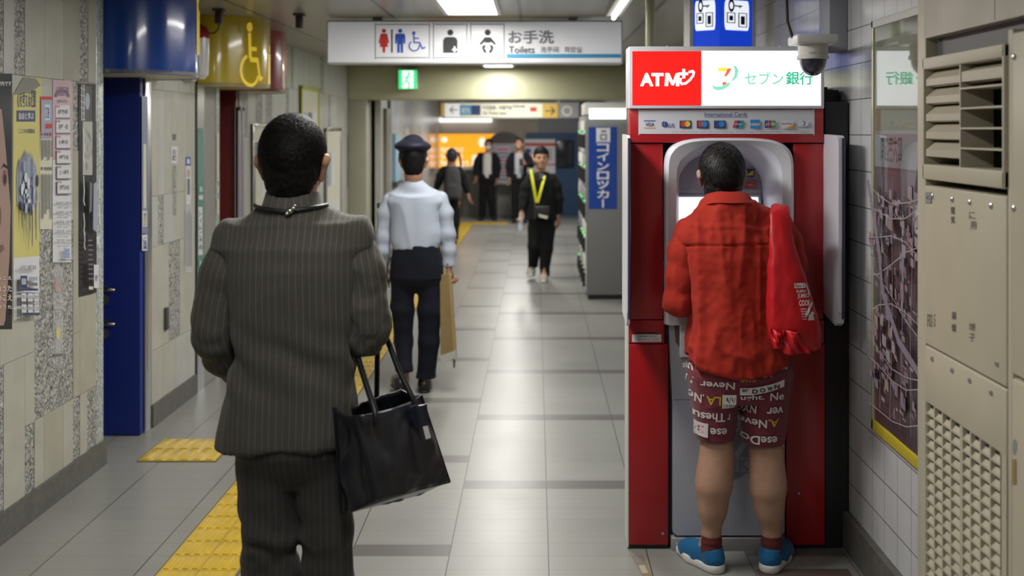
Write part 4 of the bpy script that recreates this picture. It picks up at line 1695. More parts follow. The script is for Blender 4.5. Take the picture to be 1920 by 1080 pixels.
# conduit box above and dome camera
k = MB((1.3, 4.7, 2.15))
k.box((1.273, 4.63, 2.147), (1.353, 4.80, CZ), mat('conduit_grey', (.30, .31, .36), rough=.5), .006)
tag(k.build('conduit_box'), 'blue-grey conduit casing running down from the ceiling on the tiled wall', 'casing')
CX, CY_ = 1.111, 4.28
t = thing('dome_camera', 'white dome security camera in front of the bank sign', 'camera', (CX, CY_, 2.0))
k = MB(t.location)
k.box((CX - .083, CY_ - .08, 2.145), (CX + .083, CY_ + .08, 2.182), M_WHITE, .008)
k.build('mount_plate', t)
k = MB(t.location)
k.box((CX + .03, CY_ + .05, 2.166), (CX + .08, 4.74, 2.19), M_WHITE, .006)
k.box((CX + .03, 4.69, 2.166), (1.272, 4.74, 2.19), M_WHITE, .006)
k.build('arm', t)
k = MB(t.location)
k.lathe([(.060, 2.085), (.063, 2.088), (.063, 2.10), (.058, 2.102), (.060, 2.145)], (CX, CY_, 0), M_OFFW, 40)
k.build('housing', t)
k = MB(t.location)
prof = [(.0545 * math.cos(i * math.pi / 24), 2.085 - .0 - .066 * math.sin(i * math.pi / 24)) for i in range(12)]
k.lathe([(.0545, 2.088)] + prof, (CX, CY_, 0), mat('dome_smoke', (.03, .03, .06), rough=.05, coat=1.0), 40)
k.build('dome', t)
f = Flat(frame_px(CY_ - .0615), (0, -1, 0), t.location)
f.text('AXIS', 1517, 100.5, 1530, 97.5, M_INKG, .02)
f.build('lettering', t)
k = MB((1.0, 4.3, 2.2))
k.tube([(1.005, 4.30, CZ), (1.008, 4.30, 2.4), (1.012, 4.29, 2.24), (1.03, 4.28, 2.172)], .006, M_BLACK, 8)
tag(k.build('camera_cable'), 'black cable dropping from the ceiling to the dome camera', 'cable')

# beige equipment cabinet on the right
XC = 1.17
M_CAB = mat('cabinet_beige', (.44, .40, .31), rough=.5, noise=.06, nscale=3, bump=.06, bscale=120)
M_CAB2 = mat('cabinet_beige_plate', (.46, .42, .32), rough=.45, noise=.07, nscale=3)
M_CABI = mat('cabinet_inside_shade', (.02, .02, .02), rough=.8)
t = thing('equipment_cabinet', 'tall beige steel cabinet with louvre vent and grille at the right edge', 'cabinet', (XC, 2.9, 0))
k = MB(t.location)
k.box((XC + .10, 2.62, 0), (WR - .04, 3.20, 2.02), M_CABI)
k.box((XC, 3.205, 0), (WR - .04, 3.273, 2.45), M_CAB, .004)                      # far post
k.box((XC, 2.618, 0), (XC + .1, 2.645, 2.05), M_CAB, .003)
k.build('body', t)
k = MB(t.location)
k.box((XC - .002, 2.648, 1.162), (XC + .1, 3.203, 1.636), M_CAB2, .004)
pu = k.build('panel', t)
k = MB(t.location)
k.box((XC - .002, 2.648, .988), (XC + .02, 3.203, 1.156), M_CAB2, .004)
k.box((XC - .002, 2.648, 0.0), (XC + .02, 2.682, .99), M_CAB2)
k.box((XC - .002, 3.192, 0.0), (XC + .02, 3.203, .99), M_CAB2)
k.box((XC - .002, 2.648, 0.0), (XC + .02, 3.203, .25), M_CAB2)
pl_ = k.build('panel', t)
# grille: 8 columns of hooded openings
k = MB(t.location)
gy0, gy1, gz1, gz0 = 2.682, 3.192, .988, .25
nc, nr = 8, 23
cw = (gy1 - gy0 - .012) / nc
for c in range(nc + 1):
    y = gy0 + c * cw + (.012 if c > nc // 2 else 0) - (0 if c else 0)
    w = .009 if c != nc // 2 else .02
    k.box((XC - .002, y - w / 2, gz0), (XC + .012, y + w / 2, gz1), M_CAB2)
rh = (gz1 - gz0) / nr
for r_ in range(nr):
    z = gz1 - r_ * rh
    k.prism([(XC - .001, gy0, z - rh * .95), (XC + .001, gy0, z - rh * 1.0), (XC + .0105, gy0, z - rh * .55), (XC + .009, gy0, z - rh * .48)], (0, gy1 - gy0, 0), M_CAB2)
    k.box((XC - .003, gy0, z - rh * 1.03), (XC + .0015, gy1, z - rh * .88), M_CAB2)
k.box((XC + .011, gy0 - .002, gz0), (XC + .016, gy1 + .002, gz1), M_CABI)  # near-black sheet stands in for the shade inside the openings
k.build('grille', pl_)
# vent box
v0, v1, vz0, vz1 = 2.645, 3.205, 1.655, 2.017
k = MB(t.location)
e = .045
k.box((XC - .010, v0, vz1 - .035), (XC + .1, v1, vz1), M_CAB, .004)
k.box((XC - .010, v0, vz0), (XC + .1, v1, vz0 + .045), M_CAB, .004)
k.box((XC - .010, v0, vz0), (XC + .1, v0 + .012, vz1), M_CAB, .003)
k.box((XC - .010, v1 - .012, vz0), (XC + .1, v1, vz1), M_CAB, .003)
k.box((XC - .006, 2.925, vz0 + .03), (XC + .085, 2.932, vz1 - .03), M_CAB)
vb = k.build('vent_frame', t)
k = MB(t.location)
lz0, lz1 = vz0 + .045, vz1 - .035
n = 5
hh = (lz1 - lz0 - .02) / n
for i in range(n):
    z = lz0 + .02 + i * hh
    M_SL = M_CAB if i < 3 else M_CAB2
    k.prism([(XC - .004, 2.934, z + .004), (XC + .02, 2.934, z), (XC + .055, 2.934, z + hh * .96), (XC + .025, 2.934, z + hh * .92), (XC - .004, 2.934, z + hh * .45)], (0, v1 - .016 - 2.934, 0), M_CAB)
k.prism([(XC - .004, v0 + .014, lz1 - hh + .004), (XC + .02, v0 + .014, lz1 - hh), (XC + .055, v0 + .014, lz1), (XC - .004, v0 + .014, lz1 - hh * .4)], (0, 2.923 - v0 - .014, 0), M_CAB)
for i in range(4):
    z = lz1 - hh - .012 - i * (hh + .002)
    k.box((XC - .006, v0 + .012, z - .005), (XC + .08, 2.925, z), M_CAB)
k.build('louvre', vb)
# rivets and marks
for y, z in [(y, 1.607) for y in (3.14, 2.99, 2.87, 2.735)] + [(y, 1.128) for y in (3.14, 2.99, 2.87, 2.735)] + [(2.70, 1.21)]:
    k = MB(t.location)
    k.lathe([(.0085, 0), (.008, -.003), (.004, -.0055)], (XC - .002, y, z), M_STEEL, 12, 'x')
    k.build('bolt', t)
f = Flat(right_px(XC - .0022), (-1, 0, 0), t.location, .0006, .0002)
M_FADE = mat('faded_ink', (.11, .10, .085), rough=.7)
f.text('F02-5', 1739, 613, 1754, 589, M_FADE, .0)
for x, y, ch in ((1783, 388, '電'), (1783, 405, '気'), (1785, 585, '弱'), (1785, 608, '電')):
    f.text(ch, x, y + 14, x + 8, y, M_FADE, .02)
for x, y, ch in ((1818, 396, 'に'), (1820, 415, '用'), (1818, 605, '端'), (1818, 625, '子')):
    f.text(ch, x, y + 15, x + 11, y, M_FADE, .0)
f.rect(1736, 381, 1747, 360, M_GREY)
f.text('42', 1738, 375, 1745, 366, M_FADE, .03)
f.build('stencil_marks', t)
# neighbouring cabinet door at the very edge
t2 = thing('equipment_cabinet', 'second beige cabinet door cut off by the right picture edge', 'cabinet', (XC, 2.3, 0))
k = MB(t2.location)
k.box((XC - .004, 1.2, 1.205), (XC + .1, 2.612, 2.04), M_CAB2, .005)
k.build('panel', t2)
k = MB(t2.location)
k.box((XC - .004, 1.2, 0), (XC + .1, 2.612, 1.195), M_CAB2, .005)
k.build('panel', t2)
f = Flat(right_px(XC - .0042), (-1, 0, 0), t2.location, .0006, .0002)
f.disc(1902.5, 838, 4.2, M_GREY, 15)
f.rect(1898, 909, 1906, 861, mat('brown_tape', (.28, .19, .09), rough=.5))
f.build('lock_plate', t2)
k = MB(t2.location)
for y, z in ((2.601, 1.98), (2.601, 1.61)):
    k.lathe([(.0085, 0), (.008, -.003), (.004, -.0055)], (XC - .004, y, z), M_STEEL, 12, 'x')
k.build('bolt', t2)
# masonry panel above the cabinet
k = MB()
k.box((XC - .01, 1.0, 2.075), (WR, 3.19, CZ), mat('stone_panel', (.40, .36, .30), rough=.55, noise=.15, nscale=4))
k.box((XC + .03, 1.0, 2.02), (WR, 3.19, 2.075), M_DARK)
k.box((XC - .0105, 2.695, 2.08), (XC - .0095, 2.699, CZ), M_DARK)
struct(k.build('wall_right_upper'))

# ================================================================== cash machine
AY = 4.586
A = frame_px(AY)
M_AR = mat('machine_red', (.36, .012, .018), rough=.32, coat=.25)
M_ARD = mat('machine_red_lower', (.34, .006, .010), rough=.32, coat=.2)
M_AW = mat('machine_white', (.62, .63, .69), rough=.3, coat=.2)
M_AG = mat('machine_grey', (.36, .37, .43), rough=.35)
M_AG2 = mat('machine_recess', (.40, .41, .46), rough=.4)
t = thing('cash_machine', 'red and white bank cash machine with glowing sign against the right wall', 'cash machine', (.82, AY, 0))


def abox(k, px0, py0, px1, py1, m, d0=0.0, d1=.14, bev=.003):
    """box on the front plane: d0 in front of it (negative = towards the viewer), d1 behind"""
    a, b = A(px0, py0), A(px1, py1)
    k.box((a[0], AY + d0, b[2]), (b[0], AY + d1, a[2]), m, bev)


k = MB(t.location)
k.box((.47, AY + .30, 0.0), (1.335, AY + .80, 2.0), M_BLACK)
k.box((1.05, AY + .135, 0.0), (1.34, AY + .5, 1.98), M_BLACK)  # black block added to keep the gap beside the wall dark
k.box((.405, AY + .13, 0.04), (.55, AY + .2, 1.9), M_BLACK)
k.build('cabinet', t)
k = MB(t.location)
abox(k, 1179, 269, 1243, 599, M_AR)
k.build('side_panel', t)
k = MB(t.location)
abox(k, 1179, 600.5, 1246, 644, M_AR)
sp = k.build('side_panel', t)
k = MB(t.location)
abox(k, 1193, 623, 1233, 626, M_BLACK, -.001, .01, 0)
f = Flat(A, (0, -1, 0), t.location, .001)
f.rect(1185, 641, 1240, 627, M_PAPER)
f.text('ご利用明細票を不要な方は', 1195, 632.5, 1231, 628.5, M_INKG, .02)
f.text('こちらへお入れください', 1190, 638.5, 1236, 634, M_INKG, .02)
k.build('slot', sp)
f.build('label_plate', sp)
k = MB(t.location)
abox(k, 1179, 645.5, 1253, 1022, M_ARD)
k.lathe([(.007, 0), (.006, -.003), (.002, -.004)], A(1243, 1000) if True else 0, M_STEEL, 12, 'y')
k.build('side_panel', t)
k = MB(t.location)
abox(k, 1488, 269, 1544, 599, M_AR)
k.build('side_panel', t)
k = MB(t.location)
abox(k, 1488, 600.5, 1546, 644, M_AR)
k.build('side_panel', t)
k = MB(t.location)
abox(k, 1474, 645.5, 1547, 1022, M_ARD)
k.lathe([(.006, 0), (.005, -.003), (.002, -.004)], A(1498, 925), M_STEEL, 12, 'y')
k.build('side_panel', t)
k = MB(t.location)
abox(k, 1180, 1022, 1252, 1030, M_BLACK, .01)
k.build('plinth', t)
k = MB(t.location)
abox(k, 1476, 1022, 1546, 1028, M_BLACK, .01)
k.build('plinth', t)
k = MB(t.location)
abox(k, 1176.5, 270, 1178.8, 1026, M_OFFW, .0, .14, 0)
k.build('edge_trim', t)
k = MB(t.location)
k.box((1.248, AY + .015, 0), (1.345, AY + .14, 1.925), M_BLACK)  # black panel added in place of the machine's shadow on the wall
k.build('gap_shade_panel', t)
# header with the arch
k = MB(t.location)
abox(k, 1181, 203, 1543, 267.5, M_AR, -.012, .14)
k.build('header', t)
# glowing sign
k = MB(t.location)
a, b = A(1178, 88), A(1542, 204)
k.box((a[0], AY - .03, b[2]), (b[0], AY + .13, a[2]), M_AW, .004)
for x in (1252, 1465):
    p = A(x, 88)
    k.lathe([(.006, 0), (.006, .008), (.003, .01)], (p[0], AY + .02, p[2] - .002), M_STEEL, 10)
sg = k.build('sign_box', t)
M_LR = mat('lit_red', (.75, .01, .01), rough=.25, emit=.75, ecol=(1, .018, .012))
M_LWS = mat('lit_sign_white', (.95, .96, 1), rough=.25, emit=1.25, ecol=(.96, .98, 1))
M_LG = mat('lit_green', (.05, .6, .35), emit=.42, ecol=(.04, .75, .38))
M_LG2 = mat('lit_mint', (.3, .8, .6), emit=.6, ecol=(.28, .85, .6))
M_LO = mat('lit_logo_orange', (.9, .12, .06), emit=.7, ecol=(.95, .14, .07))
M_LYE = mat('lit_logo_yellow', (.9, .75, .1), emit=.75, ecol=(.95, .78, .08))
M_LPK = mat('lit_pink_grey', (.8, .8, .8), emit=.75, ecol=(.85, .85, .84))
f = Flat(frame_px(AY - .03), (0, -1, 0), t.location, .001, .0004)
f.rect(1185.5, 197.5, 1315, 96, M_LR)
f.rect(1315, 198, 1539, 95.5, M_LWS)
for ch, x0, x1 in (('A', 1200, 1225), ('T', 1221, 1244)):
    f.text(ch, x0, 161.5, x1, 137, M_LWS, .045)
for pts in ([(1246, 161.5), (1247.5, 137), (1254, 137), (1252.5, 161.5)], [(1267, 161.5), (1267.5, 137), (1274, 137), (1273.5, 161.5)],
            [(1247.5, 137), (1254.5, 137), (1261.5, 152), (1259, 160)], [(1267, 137), (1274, 137), (1263, 160), (1259, 160)]):
    f.poly(pts, M_LWS)
f.rect(1279, 147, 1284.5, 129.5, M_LWS)
f.rect(1272, 141, 1290, 136, M_LWS)
f.line([(1276, 148), (1275, 153), (1278, 157.5), (1285, 156.5), (1293, 150), (1299, 142), (1300.5, 136), (1298, 133.5), (1292, 135)], 4.2, M_LWS)
# seven-shaped mark with a green swoosh
f.rect(1346, 134, 1364, 127, M_LYE)
f.poly([(1357, 143), (1364, 128.5), (1371, 128.5), (1367, 136), (1361, 144)], M_LO)
f.rect(1354, 160, 1361.5, 154, M_LO)
f.text('BANK', 1342, 151.5, 1375, 145, M_LPK, .02)
f.poly([(1373, 122), (1380, 125), (1384, 133), (1381.5, 144), (1373, 153), (1371, 150), (1375.5, 143), (1377, 134), (1375.5, 127)], M_LG2)
f.poly([(1335, 159), (1341, 162.5), (1352, 162), (1362, 156.5), (1370, 153), (1366, 161), (1356, 168), (1345, 170), (1336, 167)], M_LG2)
f.text('セブン', 1395, 159, 1468, 135, M_LG2, .03)
f.text('銀行', 1472, 159.5, 1523, 134, M_LG, .02)
f.build('lettering', sg)
# card logo plate
k = MB(t.location)
a, b = A(1197, 206), A(1527, 251)
f = Flat(frame_px(AY - .012), (0, -1, 0), t.location, .0015, .0003)
f.rrect(1197, 251, 1527, 206, 4, mat('card_plate', (.60, .61, .67), rough=.3))
f.text('International Cards', 1321, 218.5, 1401, 210.5, M_INKB, .012)
f.rect(1321, 220.3, 1401, 219.3, M_INKB)
M_OG, M_YL, M_BL2 = mat('logo_orange', (.75, .32, .02), rough=.4), mat('logo_yellow', (.75, .55, .05), rough=.4), mat('logo_blue', (.03, .25, .62), rough=.4)
M_GR2, M_PU = mat('logo_green', (.03, .35, .08), rough=.4), mat('logo_maroon', (.35, .02, .08), rough=.4)
f.rect(1207, 227.5, 1229, 225.8, M_INKB)
f.text('VISA', 1210, 237, 1227, 230, M_INKB, .02, 0, .0)
f.rect(1207, 240.5, 1229, 239, M_OG)
for i in range(4):
    sx, sy = (1, 1, -1, -1)[i], (1, -1, 1, -1)[i]
    f.poly([(1246 + sx * .6, 233 + sy * .6), (1246 + sx * .6, 233 + sy * 6), (1246 + sx * 4.4, 233 + sy * 4), (1246 + sx * 6, 233 + sy * .6)], M_INKB)
f.text('PLUS', 1247, 239, 1264, 231.5, M_INKB, .03, 0, .0)
for x, c1, c2 in ((1285, M_INKR, M_YL), (1317, M_INKR, M_BL2), (1349, M_INKB, M_BL2)):
    f.rect(x - 11, 240.5, x + 11, 226, M_NAVY)
    f.disc(x - 3.6, 232.5, 5.4, c1, 5.4)
    f.disc(x + 3.6, 232.5, 5.4, c2, 5.4)
    if c1 is M_INKR and c2 is M_YL:
        f.disc(x, 232.5, 1.8, M_OG, 4)
f.poly([(1373, 240), (1377, 226), (1384, 226), (1380, 240)], M_INKR)
f.poly([(1379, 240), (1383, 226), (1389, 226), (1385, 240)], M_INKB)
f.poly([(1384, 240), (1388, 226), (1394.5, 226), (1391, 240)], mat('logo_teal', (.02, .3, .3), rough=.4))
f.text('UnionPay', 1377, 235, 1391, 231, M_PAPER, .03)
f.rect(1406, 241, 1424, 224.5, M_BL2)
f.rect(1406, 236, 1424, 231, M_SPL2)
f.text('AMEX', 1408, 235.5, 1422, 231.5, M_PAPER, .03)
for x, c in ((1433, M_INKB), (1440, M_PU), (1447, M_GR2)):
    f.rrect(x, 240, x + 6, 226, 1.4, c)
f.text('JCB', 1434, 236, 1452.5, 230.5, M_PAPER, .04)
f.rect(1463, 241, 1486, 226, M_PAPER)
f.text('DISCOVER', 1464, 234, 1484, 230.5, M_INKG, .03)
f.poly([(1472, 240.5), (1486, 234), (1486, 240.5)], M_OG)
f.rect(1495, 236, 1514, 226, M_PAPER)
f.disc(1505, 231, 4.2, M_BL2, 4.2)
f.disc(1503.5, 231, 3, M_PAPER, 3)
f.text('Diners Club', 1495, 240.5, 1514, 237.5, M_INKG, .02)
f.text('*Some cards with these marks may not be accepted. *There is a usage charge for some cards.', 1257, 248.8, 1466, 245.6, M_INKG, .0)
f.text('2023.04', 1500, 249, 1516, 246.5, M_INKG, .0)
f.build('card_plate', t)


# white arched surround with the recess behind it
def arch(hw0, hw1, ztop, zc, zb, rc, n=16):
    """right half then left half of the arch outline around x = 1365.5 px; returns closed list of px points"""
    R = [(hw0, zb), (hw0, zc + 60)]
    for i in range(n + 1):
        th = math.pi / 2 * i / n
        # corner superellipse from the side to the crown
        R.append((hw1 * abs(math.cos(th)) ** (2 / rc), zc - (zc - ztop) * abs(math.sin(th)) ** (2 / rc)))
    pts = [(1365.5 + x, y) for x, y in R] + [(1365.5 - x, y) for x, y in R[::-1][1:]]
    return pts


rings = [(arch(121, 121, 258, 330, 606, 4.0), .0), (arch(119.5, 119.5, 259.5, 331, 606, 4.0), -.03), (arch(114, 114, 263, 332, 606, 3.8), -.042),
         (arch(99, 99, 270, 345, 606, 3.0), -.03), (arch(93, 93, 273, 352, 606, 2.7), .0), (arch(86, 86, 282, 362, 606, 2.3), .16), (arch(84, 84, 288, 366, 606, 2.2), .22)]
k = MB(t.location)
vs, fs = [], []
N = len(rings[0][0])
for pts, d in rings:
    for (x, y) in pts:
        p = A(x, y)
        vs.append((p[0], AY + d, p[2]))
for r_ in range(len(rings) - 1):
    for i in range(N - 1):
        fs.append((r_ * N + i, r_ * N + i + 1, (r_ + 1) * N + i + 1, (r_ + 1) * N + i))
k.add(vs, fs, M_AW, True)
fas = k.build('surround', t)
k = MB(t.location)
pts = [A(x, y) for x, y in rings[-1][0]]
k.add([(p[0], AY + .222, p[2]) for p in pts], [tuple(range(len(pts)))], M_AG2)
rp = k.build('recess_panel', t)
RP = frame_px(AY)
f = Flat(lambda a, b: (A(a, b)[0], AY + .222, A(a, b)[2]), (0, -1, 0), t.location, .002, .0006)
for x in (1313, 1417):
    f.ring(x, 305, 27, 27.7, M_AG, 0, 360, 40, 0, .36)
f.rect(1416, 336, 1434, 320, M_INKB)
f.poly([(1418, 333), (1432, 333), (1432, 322)], mat('icon_yellow', (.8, .62, .03), rough=.4))
f.rect(1417, 339, 1433, 336.5, M_GREY)
f.rrect(1412, 359, 1440, 342, 2, M_GREY)
f.rrect(1417, 357.5, 1435, 345, 2, mat('icon_red', (.6, .08, .05), rough=.4))
f.text('CARD', 1421, 353, 1431, 349.5, M_PAPER, .03)
f.build('icon', rp)
k = MB(t.location)
a, b = A(1276, 371), A(1446, 470)
k.prism([(a[0], AY + .215, a[2]), (b[0], AY + .215, a[2]), (b[0], AY + .12, b[2]), (a[0], AY + .12, b[2])], (0, .01, -.004), M_AG)
sc_ = k.build('screen_bezel', t)
k = MB(t.location)
a, b = A(1282, 375), A(1440, 464)
k.prism([(a[0], AY + .205, a[2]), (b[0], AY + .205, a[2]), (b[0], AY + .116, b[2]), (a[0], AY + .116, b[2])], (0, .002, -.001), mat('screen_glow', (.85, .88, 1), emit=1.15, ecol=(.88, .90, 1), rough=.1))
k.build('screen', sc_)
# keyboard shelf
k = MB(t.location)
a, b = A(1252, 560), A(1479, 606)
k.prism([(a[0], AY + .20, A(0, 500)[2]), (a[0], AY - .05, A(0, 590)[2]), (a[0], AY - .05, A(0, 606)[2]), (a[0], AY + .20, A(0, 606)[2])], (b[0] - a[0], 0, 0), M_AW)
sh = k.build('shelf', t)
k = MB(t.location)
for i in range(4):
    for j in range(3):
        p = A(1330 + j * 26, 0)
        u = .05 + i * .035
        y = AY + .17 - u
        z = A(0, 500)[2] - (u - .0 + .03) / .25 * (A(0, 500)[2] - A(0, 590)[2])
        k.box((p[0] - .02, y - .012, z - .004), (p[0] + .02, y + .012, z + .012), M_GREY, .003)
k.build('keypad', sh)
# lower door
k = MB(t.location)
pts = [(1254, 604), (1477, 604), (1477, 650), (1470, 760), (1470, 996), (1464, 1002), (1268, 1002), (1261, 996), (1261, 760), (1256, 670)]
k.prism([(A(x, y)[0], AY - .012, A(x, y)[2]) for x, y in pts], (0, .15, 0), M_AG)
ld = k.build('lower_door', t)
k = MB(t.location)
abox(k, 1262, 747.6, 1470, 748.6, M_DARK, -.0125, .0, 0)
k.build('door_seam', ld)
k = MB(t.location)
pts = [(1263, 606), (1290, 606), (1290, 664), (1276, 664), (1274, 652), (1266, 640)]
k.prism([(A(x, y)[0], AY - .0135, A(x, y)[2]) for x, y in pts], (0, .002, 0), mat('slot_brown', (.10, .075, .035), rough=.5))
abox(k, 1273, 598, 1300, 668, M_AW, -.03, .0, .006)
k.build('card_holder', ld)
f = Flat(frame_px(AY - .012), (0, -1, 0), t.location, .001, .0004)
M_LGY = mat('logo_grey', (.20, .21, .25), rough=.4)
M_LGL = mat('logo_grey_light', (.30, .31, .36), rough=.4)
f.poly([(1326, 815), (1352, 832), (1388, 806), (1398, 812), (1408, 838), (1402, 846), (1412, 858), (1412, 882), (1372, 902), (1362, 908), (1358, 880), (1330, 850)], M_LGY)
f.poly([(1376, 852), (1390, 830), (1404, 826), (1394, 844), (1384, 858)], M_AG)
f.rect(1318, 884, 1410, 857, M_LGL)
f.text('BANK', 1322, 882, 1405, 859, M_LGY, .05)
f.ring(1366, 812, 18, 20, M_LGY, 200, 330, 18)
f.build('emblem', ld)
k = MB(t.location)
abox(k, 1258, 1006, 1472, 1035, M_GREY, -.02, .1, .003)
k.lathe([(.006, 0), (.005, -.004)], (A(1268, 1016)[0], AY - .02, A(0, 1016)[2]), M_STEEL, 10, 'y')
k.build('base', t)
k = MB(t.location)
abox(k, 1246, 600, 1262, 1022, M_BLACK, .03, .1, 0)
abox(k, 1466, 600, 1480, 1022, M_BLACK, .03, .1, 0)
k.build('gap_liner', t)


# privacy wings
def wing(x, w, label=None):
    k = MB(t.location)
    y0, y1 = 4.355, AY + .02
    prof = [(y1, 1.785), (y0 + .03, 1.78), (y0 + .006, 1.77), (y0, 1.74), (y0 + .004, 1.06), (y0 + .02, 1.01), (y0 + .05, .995), (y1, 1.02)]
    k.prism([(x, y, z) for y, z in prof], (w, 0, 0), M_AW)
    o = k.build('privacy_wing', t)
    k = MB(t.location)
    k.tube([(x + w * .5 + w * .2, y0, 1.77), (x + w * .7, y0 - .002, 1.4), (x + w * .7, y0, 1.03)], .006, mat('wing_edge', (.03, .03, .06), rough=.4), 6)
    k.build('edge_strip', o)
    return o


wing(.372, .013)
w2 = wing(1.236, .026)

# floor bits near the machine
k = MB()
f = Flat(lambda a, b: ((a - VX) * 3600 / (b - VY) / F, 3600 / (b - VY), 0), (0, 0, 1), (.42, 4.4, 0), .0006, .0002)
f.poly([(1183, 1041), (1205, 1041), (1222, 1079), (1228, 1079.5), (1204, 1079.5)], mat('worn_tape', (.20, .16, .09), rough=.5))
f.poly([(1187, 1044), (1200, 1044), (1206, 1056), (1194, 1056)], M_INKG)
f.poly([(1197, 1060), (1209, 1060), (1216, 1075), (1204, 1075)], mat('worn_tape_pale', (.36, .32, .24), rough=.5))
tag(f.build('floor_sticker'), 'worn brown queue marker tape on the floor at the red corner of the machine', 'sticker')
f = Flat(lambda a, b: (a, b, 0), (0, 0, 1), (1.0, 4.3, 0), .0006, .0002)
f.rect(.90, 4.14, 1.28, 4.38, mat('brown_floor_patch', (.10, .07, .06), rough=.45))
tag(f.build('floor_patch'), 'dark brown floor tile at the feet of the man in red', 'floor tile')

# ================================================================== people
def rotm(yaw=0.0, pitch=0.0, roll=0.0):
    """head-local (x right, y ahead, z up) -> figure space; yaw 0 looks along +y"""
    return np.array(Matrix.Rotation(yaw, 3, 'Z') @ Matrix.Rotation(-pitch, 3, 'X') @ Matrix.Rotation(roll, 3, 'Y'))


def hp(c, R, s, p):
    return np.array(c, float) + R @ (np.array(p, float) * s)


def head(V, c, R, s=1.0, neck=None, nr=.054, ears=True):
    """skull, jaw, nose, lips, brow, ears, neck; c is the point between the ears"""
    P = lambda *p: hp(c, R, s, p)
    V.ell(P(0, -.012, .042), np.array((.074, .094, .084)) * s, R)
    V.ell(P(0, .022, -.035), np.array((.060, .066, .078)) * s, R, .03)
    V.ell(P(0, .060, -.094), np.array((.026, .024, .018)) * s, R, .03)
    V.cap(P(-.034, .074, .020), P(.034, .074, .020), .012 * s, k=.02)
    V.ell(P(-.033, .082, .004), np.array((.015, .012, .011)) * s, R, .012, 's')
    V.ell(P(.033, .082, .004), np.array((.015, .012, .011)) * s, R, .012, 's')
    V.ell(P(-.032, .072, .003), np.array((.012, .011, .010)) * s, R, .004)
    V.ell(P(.032, .072, .003), np.array((.012, .011, .010)) * s, R, .004)
    V.cap(P(0, .082, .012), P(0, .102, -.028), .007 * s, .011 * s, .012)
    V.cap(P(-.012, .090, -.034), P(.012, .090, -.034), .007 * s, k=.008)
    V.cap(P(-.017, .080, -.060), P(.017, .080, -.060), .0065 * s, k=.006)
    V.cap(P(-.014, .079, -.070), P(.014, .079, -.070), .007 * s, k=.006)
    V.ell(P(-.042, .055, -.03), np.array((.018, .02, .02)) * s, R, .03)
    V.ell(P(.042, .055, -.03), np.array((.018, .02, .02)) * s, R, .03)
    if ears:
        for q in (-1, 1):
            V.cap(P(q * .070, .008, -.030), P(q * .089, -.012, .022), .009 * s, .014 * s, .012)
            V.cap(P(q * .089, -.012, .022), P(q * .092, -.026, .012), .011 * s, .009 * s, .008)
            V.cap(P(q * .092, -.026, .012), P(q * .077, -.008, -.034), .008 * s, .008 * s, .008)
    if neck is not None:
        V.chain([P(0, -.03, -.02), P(0, -.024, -.075), neck], [.05 * s, nr, nr], .03)


def hand(V, w, d, side, s=1.0, curl=.5, spread=.1, thumb=.6, thumb_up=None):
    """w wrist, d finger direction, side = direction of the thumb edge; fingers curl towards d x side"""
    w, d, side = np.array(w, float), np.array(d, float), np.array(side, float)
    d /= np.linalg.norm(d)
    side -= d * side.dot(d)
    side /= np.linalg.norm(side)
    pn = np.cross(d, side)
    P = lambda a, b, c: w + (d * a + side * b + pn * c) * s
    kn = [(.088, .028), (.092, .009), (.088, -.010), (.080, -.027)]
    ln = [(.042, .025, .02), (.046, .029, .021), (.042, .027, .02), (.033, .02, .018)]
    for (a, b), L in zip(kn, ln):
        V.cap(P(.012, b * .6, 0), P(a, b, 0), .015 * s, .0105 * s, .012)
        p = P(a, b, 0)
        ang = 0
        for j, l in enumerate(L):
            ang += curl * (1.0, 1.15, .8)[j]
            dv = d * math.cos(ang) + pn * math.sin(ang) + side * spread * (b / .03) * math.cos(ang)
            p2 = p + dv * l * s
            V.cap(p, p2, (.0092, .0084, .0076)[j] * s, (.0084, .0076, .0066)[j] * s, .004)
            p = p2
    p0, p1 = P(.018, .02, .002), P(.048, .045, .012)
    p2 = p1 + (d * .75 + side * (.5 - .5 * thumb) + pn * thumb * .5) * .034 * s
    p3 = p2 + (d * .9 + side * (.1 - .3 * thumb) + pn * thumb * .4) * .026 * s
    V.cap(p0, p1, .015 * s, .0115 * s, .014)
    V.cap(p1, p2, .0108 * s, .0095 * s, .005)
    V.cap(p2, p3, .0095 * s, .0078 * s, .005)


